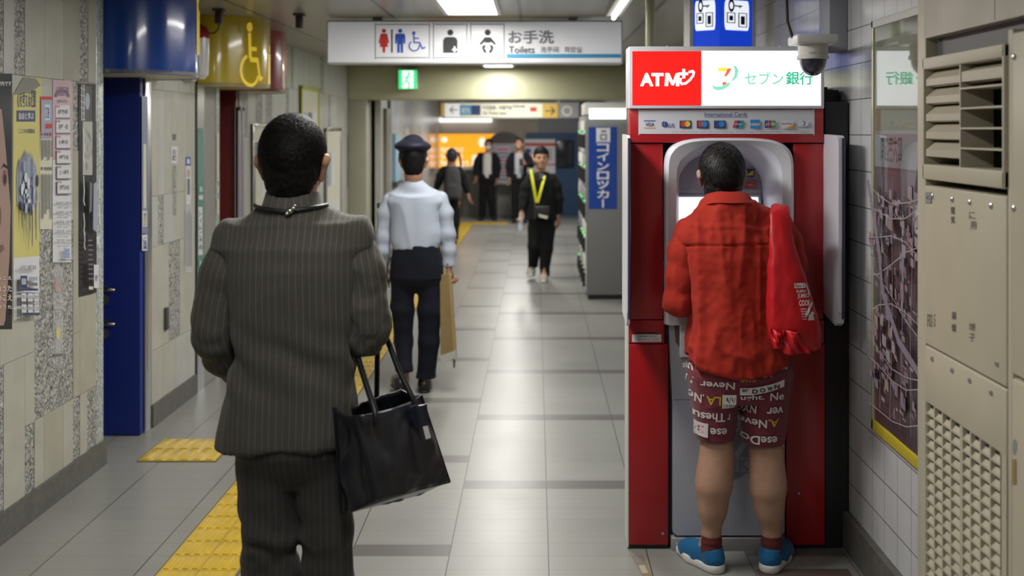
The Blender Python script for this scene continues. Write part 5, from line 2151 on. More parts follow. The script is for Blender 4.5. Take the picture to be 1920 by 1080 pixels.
def body(label, org, spec, h, skin):
    """the continuous body; becomes the top-level object"""
    V = Vox()
    J = spec
    head(V, J['head'], J['R'], J.get('hs', 1.0), J['neck'], J.get('nr', .054))
    nk = np.array(J['neck'], float)
    sL, sR, hL, hR = [np.array(J[q], float) for q in ('sL', 'sR', 'hL', 'hR')]
    ch = (sL + sR) / 2 - np.array([0, 0, .14])
    pv = (hL + hR) / 2 + np.array([0, 0, .05])
    V.cap(nk - np.array([0, 0, .03]), sL - np.array([0, 0, .02]), .040, .036, .04).cap(nk - np.array([0, 0, .03]), sR - np.array([0, 0, .02]), .040, .036, .04)
    V.ell(ch, (.135, .085, .16), None, .06)
    V.cap(ch, pv, .09, .09, .06)
    V.ell(pv, (.13, .09, .10), None, .05)
    for q in 'LR':
        V.chain([J['s' + q], J['e' + q], J['w' + q]], [.036, .032, .025], .02)
        if 'calf' + q in J:
            V.chain([J['h' + q], J['k' + q]], [.075, J.get('kr', .052)], .03)
            kk, cc, aa = [np.array(J[w_ + q], float) for w_ in ('k', 'calf', 'a')]
            V.chain([kk, kk * .45 + cc * .55, cc, cc * .55 + aa * .45, aa], [J['kr'], J['cr'] * .985, J['cr'], J['ar'] + (J['cr'] - J['ar']) * .42, J['ar']], .05)
        else:
            V.chain([J['h' + q], J['k' + q], J['a' + q]], [.052, .036, .026], .03)
        V.cap(J['a' + q], np.array(J['a' + q]) + np.array(J['t' + q]) * .05 - np.array([0, 0, max(J['a' + q][2] - .055, 0)]), .032, .028, .02)
        hd = J.get('hand' + q)
        if hd:
            hand(V, J['w' + q], *hd[:2], s=J.get('hands', 1.0), **(hd[2] if len(hd) > 2 else {}))
    o = V.mesh('person', h, skin)
    o.location = org
    tag(o, label, 'person')
    return o


def strands(c, R, s, n, L, lift, rad, whorl=(0, -.05, .115), zl=None, seed=1, droop=.0, wr=.0007):
    """little tapered hair strands lying over the skull"""
    rs = np.random.RandomState(seed)
    e = np.array(rad) * s
    d = rs.randn(n * 3, 3)
    d /= np.linalg.norm(d, axis=1)[:, None]
    p = d * e + np.array((0, -.012, .042)) * s
    if zl is not None:
        p = p[p[:, 2] > zl(p[:, 1] / s) * s + .004][:n]
    n = len(p)
    cen = np.array((0, -.012, .042)) * s
    nrm = (p - cen) / e ** 2
    nrm /= np.linalg.norm(nrm, axis=1)[:, None]
    w = np.array(whorl) * s
    t = p - w
    sw = np.cross(nrm, t)
    t = t + sw * .45 + rs.randn(n, 3) * .022
    t -= nrm * (t * nrm).sum(1)[:, None]
    t /= np.maximum(np.linalg.norm(t, axis=1)[:, None], 1e-6)
    b = np.cross(nrm, t)
    L = L * (0.6 + .8 * rs.rand(n))[:, None]
    lf = lift * rs.rand(n)[:, None]
    pts = []
    for u in (0, .35, .7, 1.0):
        q = p + t * L * u + nrm * (lf * u * (1.6 - u) + .0015)
        # stay on the skull while running along it
        v = (q - cen) / e
        r = np.linalg.norm(v, axis=1)[:, None]
        tgt = 1 + (.0015 + lf * u * (1.5 - u)) / e.mean()
        q = cen + v / r * tgt * e
        q[:, 2] -= droop * u * u * L[:, 0]
        pts.append(q)
    W = [wr, wr * 1.3, wr, wr * .2]
    vs, fs = [], []
    for i, q in enumerate(pts):
        vs += [q - b * W[i], q + b * W[i]]
    V = np.stack(vs, 1).reshape(-1, 3)           # n * 8
    base = np.arange(n)[:, None] * 8
    for i in range(3):
        fs.append(base + np.array([2 * i, 2 * i + 1, 2 * i + 3, 2 * i + 2]))
    V = np.array(c, float) + V @ R.T
    return V, np.vstack(fs)


def hair(parent, c, R, s, m, h, rad=(.084, .104, .092), zl=None, disp=.004, dscale=60, nst=0, L=.03, lift=.006, back=(0, -.045, -.02, .070, .060, .075), **kw):
    ys = [-.13, -.075, -.035, -.008, .02, .05, .085, .12]
    zs = zl or [-.085, -.078, -.045, -.030, -.010, .045, .062, .07]
    V = Vox()
    V.ell(hp(c, R, s, (0, -.012, .042)), np.array(rad) * s, R)
    if back:
        V.ell(hp(c, R, s, back[:3]), np.array(back[3:]) * s, R, .03)
    RT = R.T

    def fn(X, Y, Z):
        x, y, z = X - c[0], Y - c[1], Z - c[2]
        ly = (RT[1, 0] * x + RT[1, 1] * y + RT[1, 2] * z) / s
        lz = (RT[2, 0] * x + RT[2, 1] * y + RT[2, 2] * z) / s
        return np.interp(ly, ys, zs) * s - lz * s
    V.cut(fn)
    ex = strands(c, R, s, nst, L, lift, rad, zl=lambda y: np.interp(y, ys, zs), **kw) if nst else None
    return V.mesh('hair', h, m, parent, lambda P, N: disp * vnoise(P * dscale) + disp * .6 * vnoise(P * dscale * 2.7), extra=ex)


def eyes(parent, c, R, s=1.0, brows=True):
    k = MB()
    for q in (-1, 1):
        p = hp(c, R, s, (q * .032, .0835, .003))
        bm = bmesh.new()
        bmesh.ops.create_uvsphere(bm, u_segments=12, v_segments=8, radius=.006 * s)
        k.bm(bm, M_INK, True, Matrix.Translation(Vector(p)) @ Matrix(R).to_4x4() @ Matrix.Diagonal((1.9, .6, .75, 1)))
        if brows:
            k.tube([hp(c, R, s, (q * .018, .088, .021)), hp(c, R, s, (q * .034, .087, .025)), hp(c, R, s, (q * .05, .077, .020))], [.003, .0035, .002], M_INK, 6)
    k.v = [tuple(v) for v in k.v]
    return k.build('eyes', parent)


def lips(parent, c, R, s=1.0):
    k = MB()
    k.tube([hp(c, R, s, (-.018, .082, -.068)), hp(c, R, s, (0, .0875, -.065)), hp(c, R, s, (.018, .082, -.068))], [.002, .004, .002], mat('lip', (.28, .10, .08), rough=.5), 6)
    return k.build('lips', parent)


def folds(amp, sc_, stretch=(1, 1, 1), seed=0.0, fine=.3):
    """cloth creases: ridged noise stretched along the folds"""
    st = np.array(stretch, float)

    def f(P, N):
        q = P * st * sc_ + seed
        wq = q + .6 * np.stack([vnoise(q * .7 + 9), vnoise(q * .7 + 31), vnoise(q * .7 + 77)], 1)
        r = ridged(wq)
        return amp * (r * .6 + fine * vnoise(q * 3.1) + .4 * vnoise(q * .5))
    return f


def elbow_folds(e, amp, R=.16, freq=70, ax=(0, 0, 1), seed=0.0, base=None):
    """rings of creases gathered around a joint"""
    e, ax = np.array(e, float), np.array(ax, float)

    def f(P, N):
        d = P - e
        w = np.exp(-(d ** 2).sum(1) / (R * R))
        ph = (d @ ax) * freq + 2.2 * vnoise(P * 13 + seed) + 1.3 * vnoise(P * 30 + seed)
        r = amp * w * np.sin(ph)
        return r + (base(P, N) if base else 0)
    return f


def shoe(parent, heel, d, L, m, msole=None, wid=.042, hgt=.075, h=.006, laces=None):
    """heel on the ground point, d unit direction"""
    d = np.array([d[0], d[1], 0.0])
    d /= np.linalg.norm(d)
    sd = np.array([-d[1], d[0], 0])
    g = np.array([heel[0], heel[1], heel[2] if len(heel) > 2 else 0.0])
    P = lambda a, b, z: g + d * a + sd * b + np.array([0, 0, z])
    V = Vox()
    V.cap(P(.045, 0, .045), P(L * .72, 0, .038), wid * .92, wid * 1.0, .02)
    V.cap(P(L * .5, 0, .034), P(L - wid * .8, .0, .028), wid * 1.02, wid * .72, .03)
    V.cap(P(.045, 0, .05), P(.06, 0, hgt + .015), wid * .9, wid * .86, .02)
    V.cap(P(.06, 0, hgt), P(L * .55, 0, .055), wid * .8, wid * .6, .03)
    V.cut(lambda X, Y, Z: (g[2] + .018) - Z)
    V.cut(lambda X, Y, Z: Z - (g[2] + hgt + .02))
    up = V.mesh('shoe', h, m, parent, folds(.0015, 40))
    V = Vox()
    V.cap(P(.042, 0, .02), P(L * .6, .002, .02), wid * 1.02, wid * 1.12, .02)
    V.cap(P(L * .6, .002, .02), P(L - wid * .8, 0, .02), wid * 1.12, wid * .85, .02)
    zt = g[2] + (.036 if msole else .02)
    V.cut(lambda X, Y, Z: (g[2] + .001) - Z)
    V.cut(lambda X, Y, Z: Z - zt)
    V.mesh('sole', h, msole or M_BLACK, up)
    if laces:
        k = MB()
        for i in range(4):
            a = L * (.36 + .09 * i)
            k.tube([P(a, -.025, .078 - i * .008), P(a, 0, .088 - i * .009), P(a, .025, .078 - i * .008)], .0035, laces, 6)
        k.build('laces', up)
    return up


def collar(parent, c, rx, ry, h, m, tilt=0.0, open_=.55, fold=.8, lean=0.0, flare=1.18, name='collar', stripe=None):
    """folded collar round the neck: c centre of its base, opening to +y"""
    n = 48
    prof = [(.96, 0.0), (.93, h * .98), (.97, h * 1.03), (1.02, h), (1.0 + (flare - 1) * .5, h * (1 - fold * .5)), (flare, h * (1 - fold)), (flare * .985, h * (1 - fold) - .002)]
    vs, fs = [], []
    for i in range(n + 1):
        a = math.pi / 2 + open_ + (2 * math.pi - 2 * open_) * i / n
        for (r, z) in prof:
            x, y = rx * r * math.cos(a), ry * r * math.sin(a)
            vs.append((c[0] + x, c[1] + y + lean * z, c[2] + z + tilt * y + .0015 * math.sin(a * 5)))
    m_ = len(prof)
    for i in range(n):
        for j in range(m_ - 1):
            fs.append((i * m_ + j, i * m_ + j + 1, (i + 1) * m_ + j + 1, (i + 1) * m_ + j))
    k = MB()
    k.add(vs, fs, m, True)
    o = k.build(name, parent)
    at_ = o.data.attributes.new('stripe', 'FLOAT', 'POINT')
    at_.data.foreach_set('value', [math.atan2(v[0] - c[0], -(v[1] - c[1])) * rx + .5 for v in vs])
    md = o.modifiers.new('t', 'SOLIDIFY')
    md.thickness = .003
    return o


class Fig:
    """photo-guided placement for one figure standing at depth Y"""
    def __init__(s, X, Y):
        s.X, s.Y = X, Y

    def __call__(s, px, py, dy=0.0):
        Y = s.Y + dy
        return ((px - VX) * Y / F - s.X, dy, H - (py - VY) * Y / F)


SK = skin_mat('skin', (.42, .23, .145))
SK2 = skin_mat('skin_leg', (.40, .235, .165))
M_HAIR = mat('hair_black', (.005, .0046, .0045), rough=.6, spec=.16)
M_HAIR2 = mat('hair_grey_black', (.014, .013, .014), rough=.5, spec=.3, noise=.95, nscale=70)
M_SHOE = mat('leather_shoe', (.014, .012, .012), rough=.3)

# ------------------------------------------------------------------ the man in the suit
G = Fig(-.69, 3.03)
M_SUIT = stripe_mat('pinstripe_wool', (.070, .065, .057), (.28, .265, .235), .0185, .085)
M_SUIT2 = stripe_mat('pinstripe_trousers', (.045, .042, .040), (.17, .16, .15), .017, .09, fade=.5)
R0 = rotm(-.03, -.06)
hc = G(551, 312, .02)
eL, eR = (-.2236, .0, 1.235), (.200, .01, 1.24)
wLp, wRp = (-.192, .16, 1.075), (.135, .27, 1.215)
spec = dict(head=hc, R=R0, hs=1.06, neck=(.0, .0, 1.56), nr=.060, sL=(-.175, 0, 1.485), sR=(.175, 0, 1.495), eL=eL, eR=eR, wL=wLp, wR=wRp,
            hL=(-.09, 0, .88), hR=(.09, 0, .88), kL=(-.075, .02, .47), kR=(.10, .02, .47), aL=(-.06, -.05, .10), aR=(.11, .06, .09), tL=(-.1, 1, 0), tR=(.1, 1, 0),
            handL=((.15, .75, -.6), (.8, .1, .3), dict(curl=.45)), handR=((-.2, .95, -.1), (-.3, 0, 1), dict(curl=.9)))
suit = body('man in a dark grey pinstripe suit seen from behind, black tote on his arm', (-.69, 3.03, 0), spec, .006, SK)
hair(suit, hc, R0, 1.06, M_HAIR, .005, rad=(.0845, .107, .098), zl=[-.080, -.078, -.058, -.020, .012, .05, .064, .07], nst=14000, L=.014, lift=.010, disp=.003, dscale=75,
     back=(0, -.050, -.025, .067, .056, .072), whorl=(.002, -.075, .10), wr=.0009)

# jacket body
V = Vox()
V.loft([(.865, -.018, .01, .205, .145), (.95, -.015, .01, .198, .142), (1.05, -.008, .008, .182, .132), (1.16, .0, .005, .170, .122), (1.28, .002, .0, .180, .122),
        (1.40, .002, -.005, .190, .120), (1.47, .0, -.005, .188, .108), (1.53, .0, 0, .165, .08)], 2.4, .03)
V.cap((-.003, .0, 1.46), (-.003, .004, 1.57), .105, .088, .05)
V.cap((-.01, .0, 1.555), (-.175, .0, 1.49), .055, .045, .05)
V.cap((.01, .0, 1.555), (.175, .0, 1.505), .055, .045, .05)
V.cut(lambda X, Y, Z: (.925 - .018 * np.clip((-X - .06) / .12, 0, 1) + .04 * np.clip(Y / .1, -.2, 1) * 0) - Z)
V.cut(lambda X, Y, Z: np.maximum(Z - 1.585, -1) + 0 * X)


def jk(P, N):
    q = P * np.array((7, 7, 2.0))
    d = .008 * ridged(P * np.array((8, 8, 2.6)) + 4) + .007 * vnoise(q * .8 + 2) + .003 * ridged(P * np.array((20, 20, 6)) + 14)
    d += .006 * np.exp(-((P[:, 2] - 1.15) / .09) ** 2) * np.sin((P[:, 2] * 52 + P[:, 0] * 34) + 2 * vnoise(P * 12))
    d += .005 * np.exp(-((P[:, 2] - 1.46) / .05) ** 2) * ridged(P * np.array((6, 6, 16)))
    d -= .004 * np.exp(-((P[:, 0] + .003) / .0035) ** 2) * (P[:, 1] < 0) * (P[:, 2] < 1.50)     # centre seam
    d -= .005 * np.exp(-((np.abs(P[:, 0]) - .115 - .03 * (P[:, 2] - 1.1)) / .006) ** 2) * (P[:, 1] < 0) * (P[:, 2] < 1.35) * .5
    return d


def xs(R_=.26):
    return lambda P: R_ * np.arcsin(np.clip(P[:, 0] / R_, -.999, .999)) + .5


jkt = V.mesh('jacket', .006, M_SUIT, suit, jk, xs())
# sleeves
def sleeve(parent, pts, rs, m, h, disp, name='sleeve', cx=None, k=.03, cut=None, stripe=True):
    V = Vox()
    V.chain(pts, rs, k)
    a, b = np.array(pts[-2], float), np.array(pts[-1], float)
    d = (b - a) / np.linalg.norm(b - a)
    V.cut(lambda X, Y, Z: np.where((X - b[0]) ** 2 + (Y - b[1]) ** 2 + (Z - b[2]) ** 2 < (rs[-1] * 1.6) ** 2, (X - b[0]) * d[0] + (Y - b[1]) * d[1] + (Z - b[2]) * d[2], -1))
    zs = [p[2] for p in pts]
    xs_ = [p[0] for p in pts]

    def st(P):
        o = np.argsort(zs)
        cxv = np.interp(P[:, 2], np.array(zs)[o], np.array(xs_)[o])
        return P[:, 0] - cxv + .5
    return V.mesh(name, h, m, parent, disp, st if stripe else None)


SJL = [(-.172, 0, 1.487), (-.196, 0, 1.40), (-.214, 0, 1.31), (-.222, .0, 1.225), (-.212, .06, 1.15), (-.195, .13, 1.085)]
sleeve(jkt, SJL, [.050, .060, .060, .060, .054, .044], M_SUIT, .0055, elbow_folds((-.222, 0, 1.23), .005, .16, 55, (0, .3, 1), 3, folds(.003, 9, (1, 1, .4))))
SJR = [(.172, 0, 1.497), (.192, 0, 1.41), (.203, 0, 1.32), (.204, .01, 1.235), (.180, .13, 1.215), (.145, .24, 1.215)]
sleeve(jkt, SJR, [.050, .060, .062, .066, .060, .046], M_SUIT, .0055, elbow_folds((.205, 0, 1.25), .0075, .20, 48, (.35, 0, 1), 8, folds(.004, 9, (1, 1, .5))))
collar(jkt, (-.003, .006, 1.560), .074, .077, .064, M_SUIT, -.15, .5, .88, .12, 1.24)
k = MB()
n = 26
ring = []
for i in range(n + 1):
    a = math.pi * (1.06 + .88 * i / n)
    ring.append((-.003 + .104 * math.cos(a), .004 + .100 * math.sin(a), 1.590 - .012 * (1 - abs(math.cos(a)))))
k.tube(ring, .0058, M_BLACK, 8)
cord = k.build('neck_cord', suit)
k = MB()
for (dx, dz, r) in ((.012, -.006, .0055), (.020, .001, .008), (.030, .009, .006), (.034, .016, .005)):
    bm = bmesh.new()
    bmesh.ops.create_uvsphere(bm, u_segments=12, v_segments=8, radius=r)
    k.bm(bm, M_CHROME, True, Matrix.Translation((dx - .006, -.101, 1.578 + dz)))
k.build('silver_clasp', cord)
# cuff buttons
k = MB()
for i in range(3):
    k.lathe([(.006, 0), (.005, .003)], (-.236 + .003 * i, .115 + .012 * i, 1.085 - .012 * i), M_BLACK, 10, 'x')
k.build('cuff_button', jkt)
# trousers
V = Vox()
V.loft([(.80, .006, 0, .04, .06), (.85, .004, 0, .12, .10), (.90, -.003, 0, .162, .125), (.94, -.005, .0, .165, .125), (1.02, 0, 0, .15, .115)], 2.4, .03)
V.chain([(-.074, 0, .86), (-.068, .005, .66), (-.068, .01, .52), (-.066, -.03, .36), (-.062, -.09, .14)], [.086, .078, .077, .066, .064], .02)
V.chain([(.080, 0, .86), (.094, .01, .66), (.096, .02, .49), (.102, .05, .30), (.108, .07, .06)], [.082, .072, .071, .072, .074], .02)
V.cut(lambda X, Y, Z: .045 - Z)
tr_f = folds(.004, 8, (1, 1, .45), 2)
tr_e = elbow_folds((-.068, -.02, .66), .009, .12, 52, (.3, 0, 1), 5, tr_f)
V.mesh('trousers', .0065, M_SUIT2, suit, elbow_folds((.10, .02, .5), .003, .2, 40, (.2, 0, 1), 1, tr_e), lambda P: np.where(P[:, 0] < .005, P[:, 0] + .078, P[:, 0] - .098) + .5)
shoe(suit, (-.062, -.16, .0), (-.1, 1), .285, M_SHOE)
shoe(suit, (.108, -.0, 0), (.1, 1), .285, M_SHOE)

# ------------------------------------------------------------------ his tote bag
M_LEA = mat('black_leather', (.010, .0115, .018), rough=.33, spec=.5, bump=.25, bscale=140)
M_LEA2 = mat('black_leather_edge', (.008, .008, .011), rough=.4)
M_TAG = mat('navy_tag', (.008, .011, .028), rough=.35)


def BG(px, py, Y):
    return Vector(at(px, py, Y))


bl = (-.437, 2.82)
tote = thing('tote_bag', 'black leather tote bag hanging by its handles from the suited man\'s arm', 'bag', (-.42, 2.95, .75))
bt = [BG(702, 938, 2.84), BG(843, 903, 3.14), BG(640, 966, 2.92)]            # bottom: near, far right, left
tp = [BG(664, 778, 2.86), BG(790, 741, 3.10), BG(626, 764, 2.93)]           # top
bt.append(bt[1] + bt[2] - bt[0])
tp.append(tp[1] + tp[2] - tp[0] + Vector((0, 0, .0)))
# order round: near, far right, back, left
C0 = [(bt[0], bt[1], bt[3], bt[2]), (tp[0], tp[1], tp[3], tp[2])]


def bag_panel(b0, b1, t0, t1, inward, seed, sag, nu=28, nv=28):
    vs = []
    nrm = (b1 - b0).cross(t0 - b0).normalized() * inward
    for j in range(nv + 1):
        v = j / nv
        for i in range(nu + 1):
            u = i / nu
            p = (b0 * (1 - u) + b1 * u) * (1 - v) + (t0 * (1 - u) + t1 * u) * v
            e = math.sin(math.pi * u) ** .7
            p = p + nrm * (.028 * e * math.sin(math.pi * min(1, (1 - v) * .95 + .03)) * sag)
            edge = min(1, 6 * min(u, 1 - u))
            q = np.array([[p.x * 9 + seed, p.y * 9, p.z * 5]])
            p = p + nrm * float(.018 * ridged(q)[0] * edge * (1 - v * .3) + .009 * ridged(q * 2.3)[0] * edge)
            if 0 < v:
                p = p + Vector((0, 0, -.012 * e * v ** 6))
            vs.append(p)
    return vs, [(j * (nu + 1) + i, j * (nu + 1) + i + 1, (j + 1) * (nu + 1) + i + 1, (j + 1) * (nu + 1) + i) for j in range(nv) for i in range(nu)]


k = MB(tote.location)
lo, up = C0
for i, sg_, sag in ((0, 1, .7), (1, 1, .1), (2, 1, .7), (3, 1, -.5)):
    j = (i + 1) % 4
    vs, fs = bag_panel(lo[i], lo[j], up[i], up[j], sg_, i * 3.3, sag)
    k.add(vs, fs, M_LEA, True)
k.add(list(lo), [(0, 3, 2, 1)], M_LEA)
shell = k.build('shell', tote)
md = shell.modifiers.new('thick', 'SOLIDIFY')
md.thickness = .004
k = MB(tote.location)
for i in (0, 1, 3):
    k.tube([lo[i] * (1 - v) + up[i] * v for v in [q_ / 8 for q_ in range(9)]], .0035, M_LEA2, 6)
k.tube([lo[0], lo[1]], .004, M_LEA2, 6)
k.tube([lo[3], lo[0]], .004, M_LEA2, 6)
k.build('piping', tote)


def curve(pts, n=8):
    out = []
    P = [Vector(p) for p in pts]
    for i in range(len(P) - 1):
        p0, p1, p2, p3 = P[max(i - 1, 0)], P[i], P[i + 1], P[min(i + 2, len(P) - 1)]
        for j in range(n):
            u = j / n
            out.append(.5 * ((2 * p1) + (p2 - p0) * u + (2 * p0 - 5 * p1 + 4 * p2 - p3) * u * u + (3 * p1 - p0 - 3 * p2 + p3) * u ** 3))
    out.append(P[-1])
    return out


k = MB(tote.location)
k.tube(curve([BG(704, 800, 2.875), BG(703, 772, 2.88), BG(684, 712, 2.95), BG(668, 655, 3.03), BG(672, 622, 3.06), BG(700, 600, 3.1), BG(722, 628, 3.09), BG(748, 694, 3.06), BG(776, 752, 3.03), BG(781, 772, 3.03)]),
       .0085, M_LEA2, 10, True)
k.build('handle', tote)
k = MB(tote.location)
k.tube(curve([BG(655, 790, 3.0), BG(657, 720, 3.05), BG(662, 650, 3.10), BG(686, 606, 3.14), BG(706, 622, 3.17), BG(707, 690, 3.19), BG(706, 755, 3.2)]), .008, M_LEA2, 10, True)
k.build('handle', tote)
k = MB(tote.location)
a, b, c, d = BG(779, 760, 3.03), BG(800, 757, 3.05), BG(806, 796, 3.05), BG(786, 800, 3.03)
k.prism([a, b, c, d], (-.01, -.02, 0), M_TAG)
a, b, c, d = BG(770, 764, 3.0), BG(780, 760, 3.0), BG(787, 800, 3.0), BG(776, 802, 3.0)
k.prism([a, b, c, d], (0, .02, 0), M_TAG)
tg = k.build('luggage_tag', tote)
k = MB(tote.location)
a, b, c, d = BG(793, 800, 3.02), BG(802, 798, 3.03), BG(808, 820, 3.03), BG(799, 823, 3.02)
k.prism([a, b, c, d], (0, -.004, 0), M_PAPER)
k.build('white_slip', tg)

# ------------------------------------------------------------------ the man in red at the cash machine
Q = Fig(.80, 4.38)
M_SHIRT = weave_mat('red_linen', (.33, .020, .010), .85, .3, .05)
M_SHORT = weave_mat('maroon_cotton', (.155, .028, .042), .85, .15)
R1 = rotm(.10, -.42, -.03)
hc = Q(1351, 330, .12)
spec = dict(head=hc, R=R1, hs=1.05, neck=(-.005, .035, 1.45), nr=.056, sL=(-.175, .02, 1.375), sR=(.195, .02, 1.415), eL=(-.205, .03, 1.10), eR=(.235, .06, 1.12),
            wL=(-.13, .26, 1.10), wR=(.12, .27, 1.12), hL=(-.065, 0, .84), hR=(.12, 0, .84), kL=Q(1344, 850), kR=Q(1437, 853), calfL=Q(1338, 912, -.012), calfR=Q(1440, 918, -.012),
            aL=Q(1334, 1000, .0), aR=Q(1446, 1000, .0), kr=.058, cr=.062, ar=.038, tL=(-.62, .78, 0), tR=(.62, .78, 0),
            handL=((.3, .9, .1), (.8, -.1, .4), dict(curl=.35)), handR=((-.3, .9, .1), (-.8, -.1, .4), dict(curl=.35)))
red = body('man in a red shirt and lettered maroon shorts using the cash machine', (.80, 4.38, 0), spec, .0055, SK2)
hair(red, hc, R1, 1.05, M_HAIR2, .005, rad=(.086, .108, .096), zl=[-.118, -.108, -.075, -.05, -.02, .05, .062, .07], nst=6000, L=.055, lift=.012, disp=.006, dscale=45,
     back=(0, -.052, -.035, .072, .06, .088), whorl=(.005, -.03, .125), wr=.0012, seed=4)
# shirt
V = Vox()
V.loft([(.765, .018, .0, .214, .155), (.845, .017, .0, .207, .15), (.93, .0148, .0, .194, .14), (1.02, .0148, .0, .186, .130), (1.15, .0165, .0, .187, .126), (1.28, .0187, .0, .198, .124),
        (1.36, .02, .005, .195, .112), (1.40, .02, .01, .17, .09)], 2.4, .03)
V.cap((-.004, .02, 1.38), (-.006, .034, 1.475), .11, .09, .05)
V.cap((-.02, .015, 1.445), (-.165, .02, 1.372), .064, .052, .06)
V.cap((.02, .015, 1.455), (.190, .02, 1.418), .064, .054, .06)
V.cut(lambda X, Y, Z: (.815 + .066 * np.clip(np.abs((X - .018) / .2), 0, 1) ** 2) - Z)
V.cut(lambda X, Y, Z: Z - 1.505)


def sh_d(P, N):
    up = np.clip((P[:, 2] - .8) / .6, 0, 1)
    d = .012 * ridged(P * np.array((12, 12, 1.8)) + 7 + .25 * vnoise(P * 5)[:, None]) * (1 - .3 * up)
    d += .010 * vnoise(P * np.array((6, 6, 2)) + 3)
    w = np.exp(-((P[:, 2] - .93) / .10) ** 2)
    d += .009 * w * ridged(P * np.array((9, 9, 15)) + 21 + P[:, :1] * 8)
    d += .0025 * vnoise(P * 45) + .005 * ridged(P * np.array((26, 26, 5)) + 2)
    yk = 1.335 + .03 * (P[:, 0] + .2)
    d -= .006 * np.exp(-((P[:, 2] - yk) / .004) ** 2) * (P[:, 1] < .02)
    d += .003 * (P[:, 2] > yk)
    return d


sht = V.mesh('shirt', .0055, M_SHIRT, red, sh_d)
sleeve(sht, [(-.165, .02, 1.375), (-.186, .02, 1.30), (-.203, .02, 1.20), (-.206, .03, 1.10), (-.175, .12, 1.085), (-.14, .24, 1.095)], [.054, .062, .060, .062, .056, .047], M_SHIRT, .0055,
       elbow_folds((-.206, .03, 1.10), .006, .15, 45, (1, 0, .2), 6, folds(.010, 13, (1, 1, .2), 3)), stripe=False)
sleeve(sht, [(.196, .02, 1.418), (.228, .02, 1.34), (.252, .03, 1.25), (.258, .06, 1.14), (.20, .15, 1.11), (.13, .25, 1.115)], [.056, .060, .058, .056, .052, .045], M_SHIRT, .0055,
       elbow_folds((.22, .04, 1.15), .005, .18, 45, (.6, 0, .6), 2, folds(.008, 13, (1, 1, .22), 9)), stripe=False)
collar(sht, (-.006, .030, 1.476), .086, .084, .060, M_SHIRT, -.18, .45, .78, .35, 1.36)
# shorts
V = Vox()
V.loft([(.70, .035, .0, .15, .115), (.80, .035, 0, .198, .135), (.86, .03, .0, .175, .125), (.98, .025, 0, .155, .11)], 2.5, .03)
LA, LB = np.array((-.068, 0, .80)), np.array((-.0625, 0, .495))
RA, RB = np.array((.142, 0, .80)), np.array((.130, 0, .475))
V.cap(LA, LB, .108, .0735, .03)
V.cap(RA, RB, .110, .080, .03)
V.cut(lambda X, Y, Z: np.where(X < .035, .540, .523) - Z)
shorts = V.mesh('shorts', .0055, M_SHORT, red, folds(.005, 9, (1, 1, .6), 13))
for q_, cc in (('L', Q(1341, 1008)), ('R', Q(1445, 1008))):
    V = Vox()
    a = np.array(spec['a' + q_])
    V.cap((a[0], a[1] - .002, .145), (a[0], a[1], .06), .041, .045, .02)
    V.cut(lambda X, Y, Z: Z - .142)
    V.mesh('sock', .005, mat('maroon_sock', (.10, .012, .014), rough=.9), red, elbow_folds((a[0], a[1], .11), .002, .06, 160))
M_SNK = weave_mat('blue_knit', (.006, .10, .24), .6, .25, .1)
M_SOLE = mat('white_sole', (.62, .62, .60), rough=.5)
for nm, d in (('L', (-.50, .87)), ('R', (.52, .85))):
    a = np.array(spec['a' + nm])
    dd = np.array((d[0], d[1])) / np.hypot(*d)
    shoe(red, (a[0] - dd[0] * .062, a[1] - dd[1] * .062 + .0, 0), d, .275, M_SNK, M_SOLE, .043, .078, .005, mat('blue_lace', (.01, .12, .3), rough=.7))

# printed words on the shorts, wrapped on each leg
from mathutils.bvhtree import BVHTree
bpy.context.view_layer.update()
_bv = BVHTree.FromPolygons([v.co[:] for v in shorts.data.vertices], [tuple(p.vertices) for p in shorts.data.polygons])
M_TW, M_TY = mat('print_white', (.62, .58, .58), rough=.8), mat('print_yellow', (.52, .36, .03), rough=.8)


class LegPrint(Flat):
    """prints in photo coordinates pushed on to the cloth of the shorts from behind"""
    def __init__(s):
        super().__init__(None, (0, 0, 0), (0, 0, 0))

    def _p(s, pts):
        out = []
        for a, b in pts:
            p = Vector(Q(a, b, -.13))
            hit = _bv.ray_cast(Vector((p.x, -.4, p.z)), Vector((0, 1, 0)))
            y = hit[0].y if hit[0] is not None else -.0
            out.append((p.x, y - s.lift, p.z))
        return out

    def sub(s, a0, b0, a1, b1, mt, n=8):
        for i in range(n):
            for j in range(3):
                l0 = s.lift
                s.rect(a0 + (a1 - a0) * i / n, b0 + (b1 - b0) * j / 3, a0 + (a1 - a0) * (i + 1) / n, b0 + (b1 - b0) * (j + 1) / 3, mt)
                s.lift = l0
        s.lift += s.step


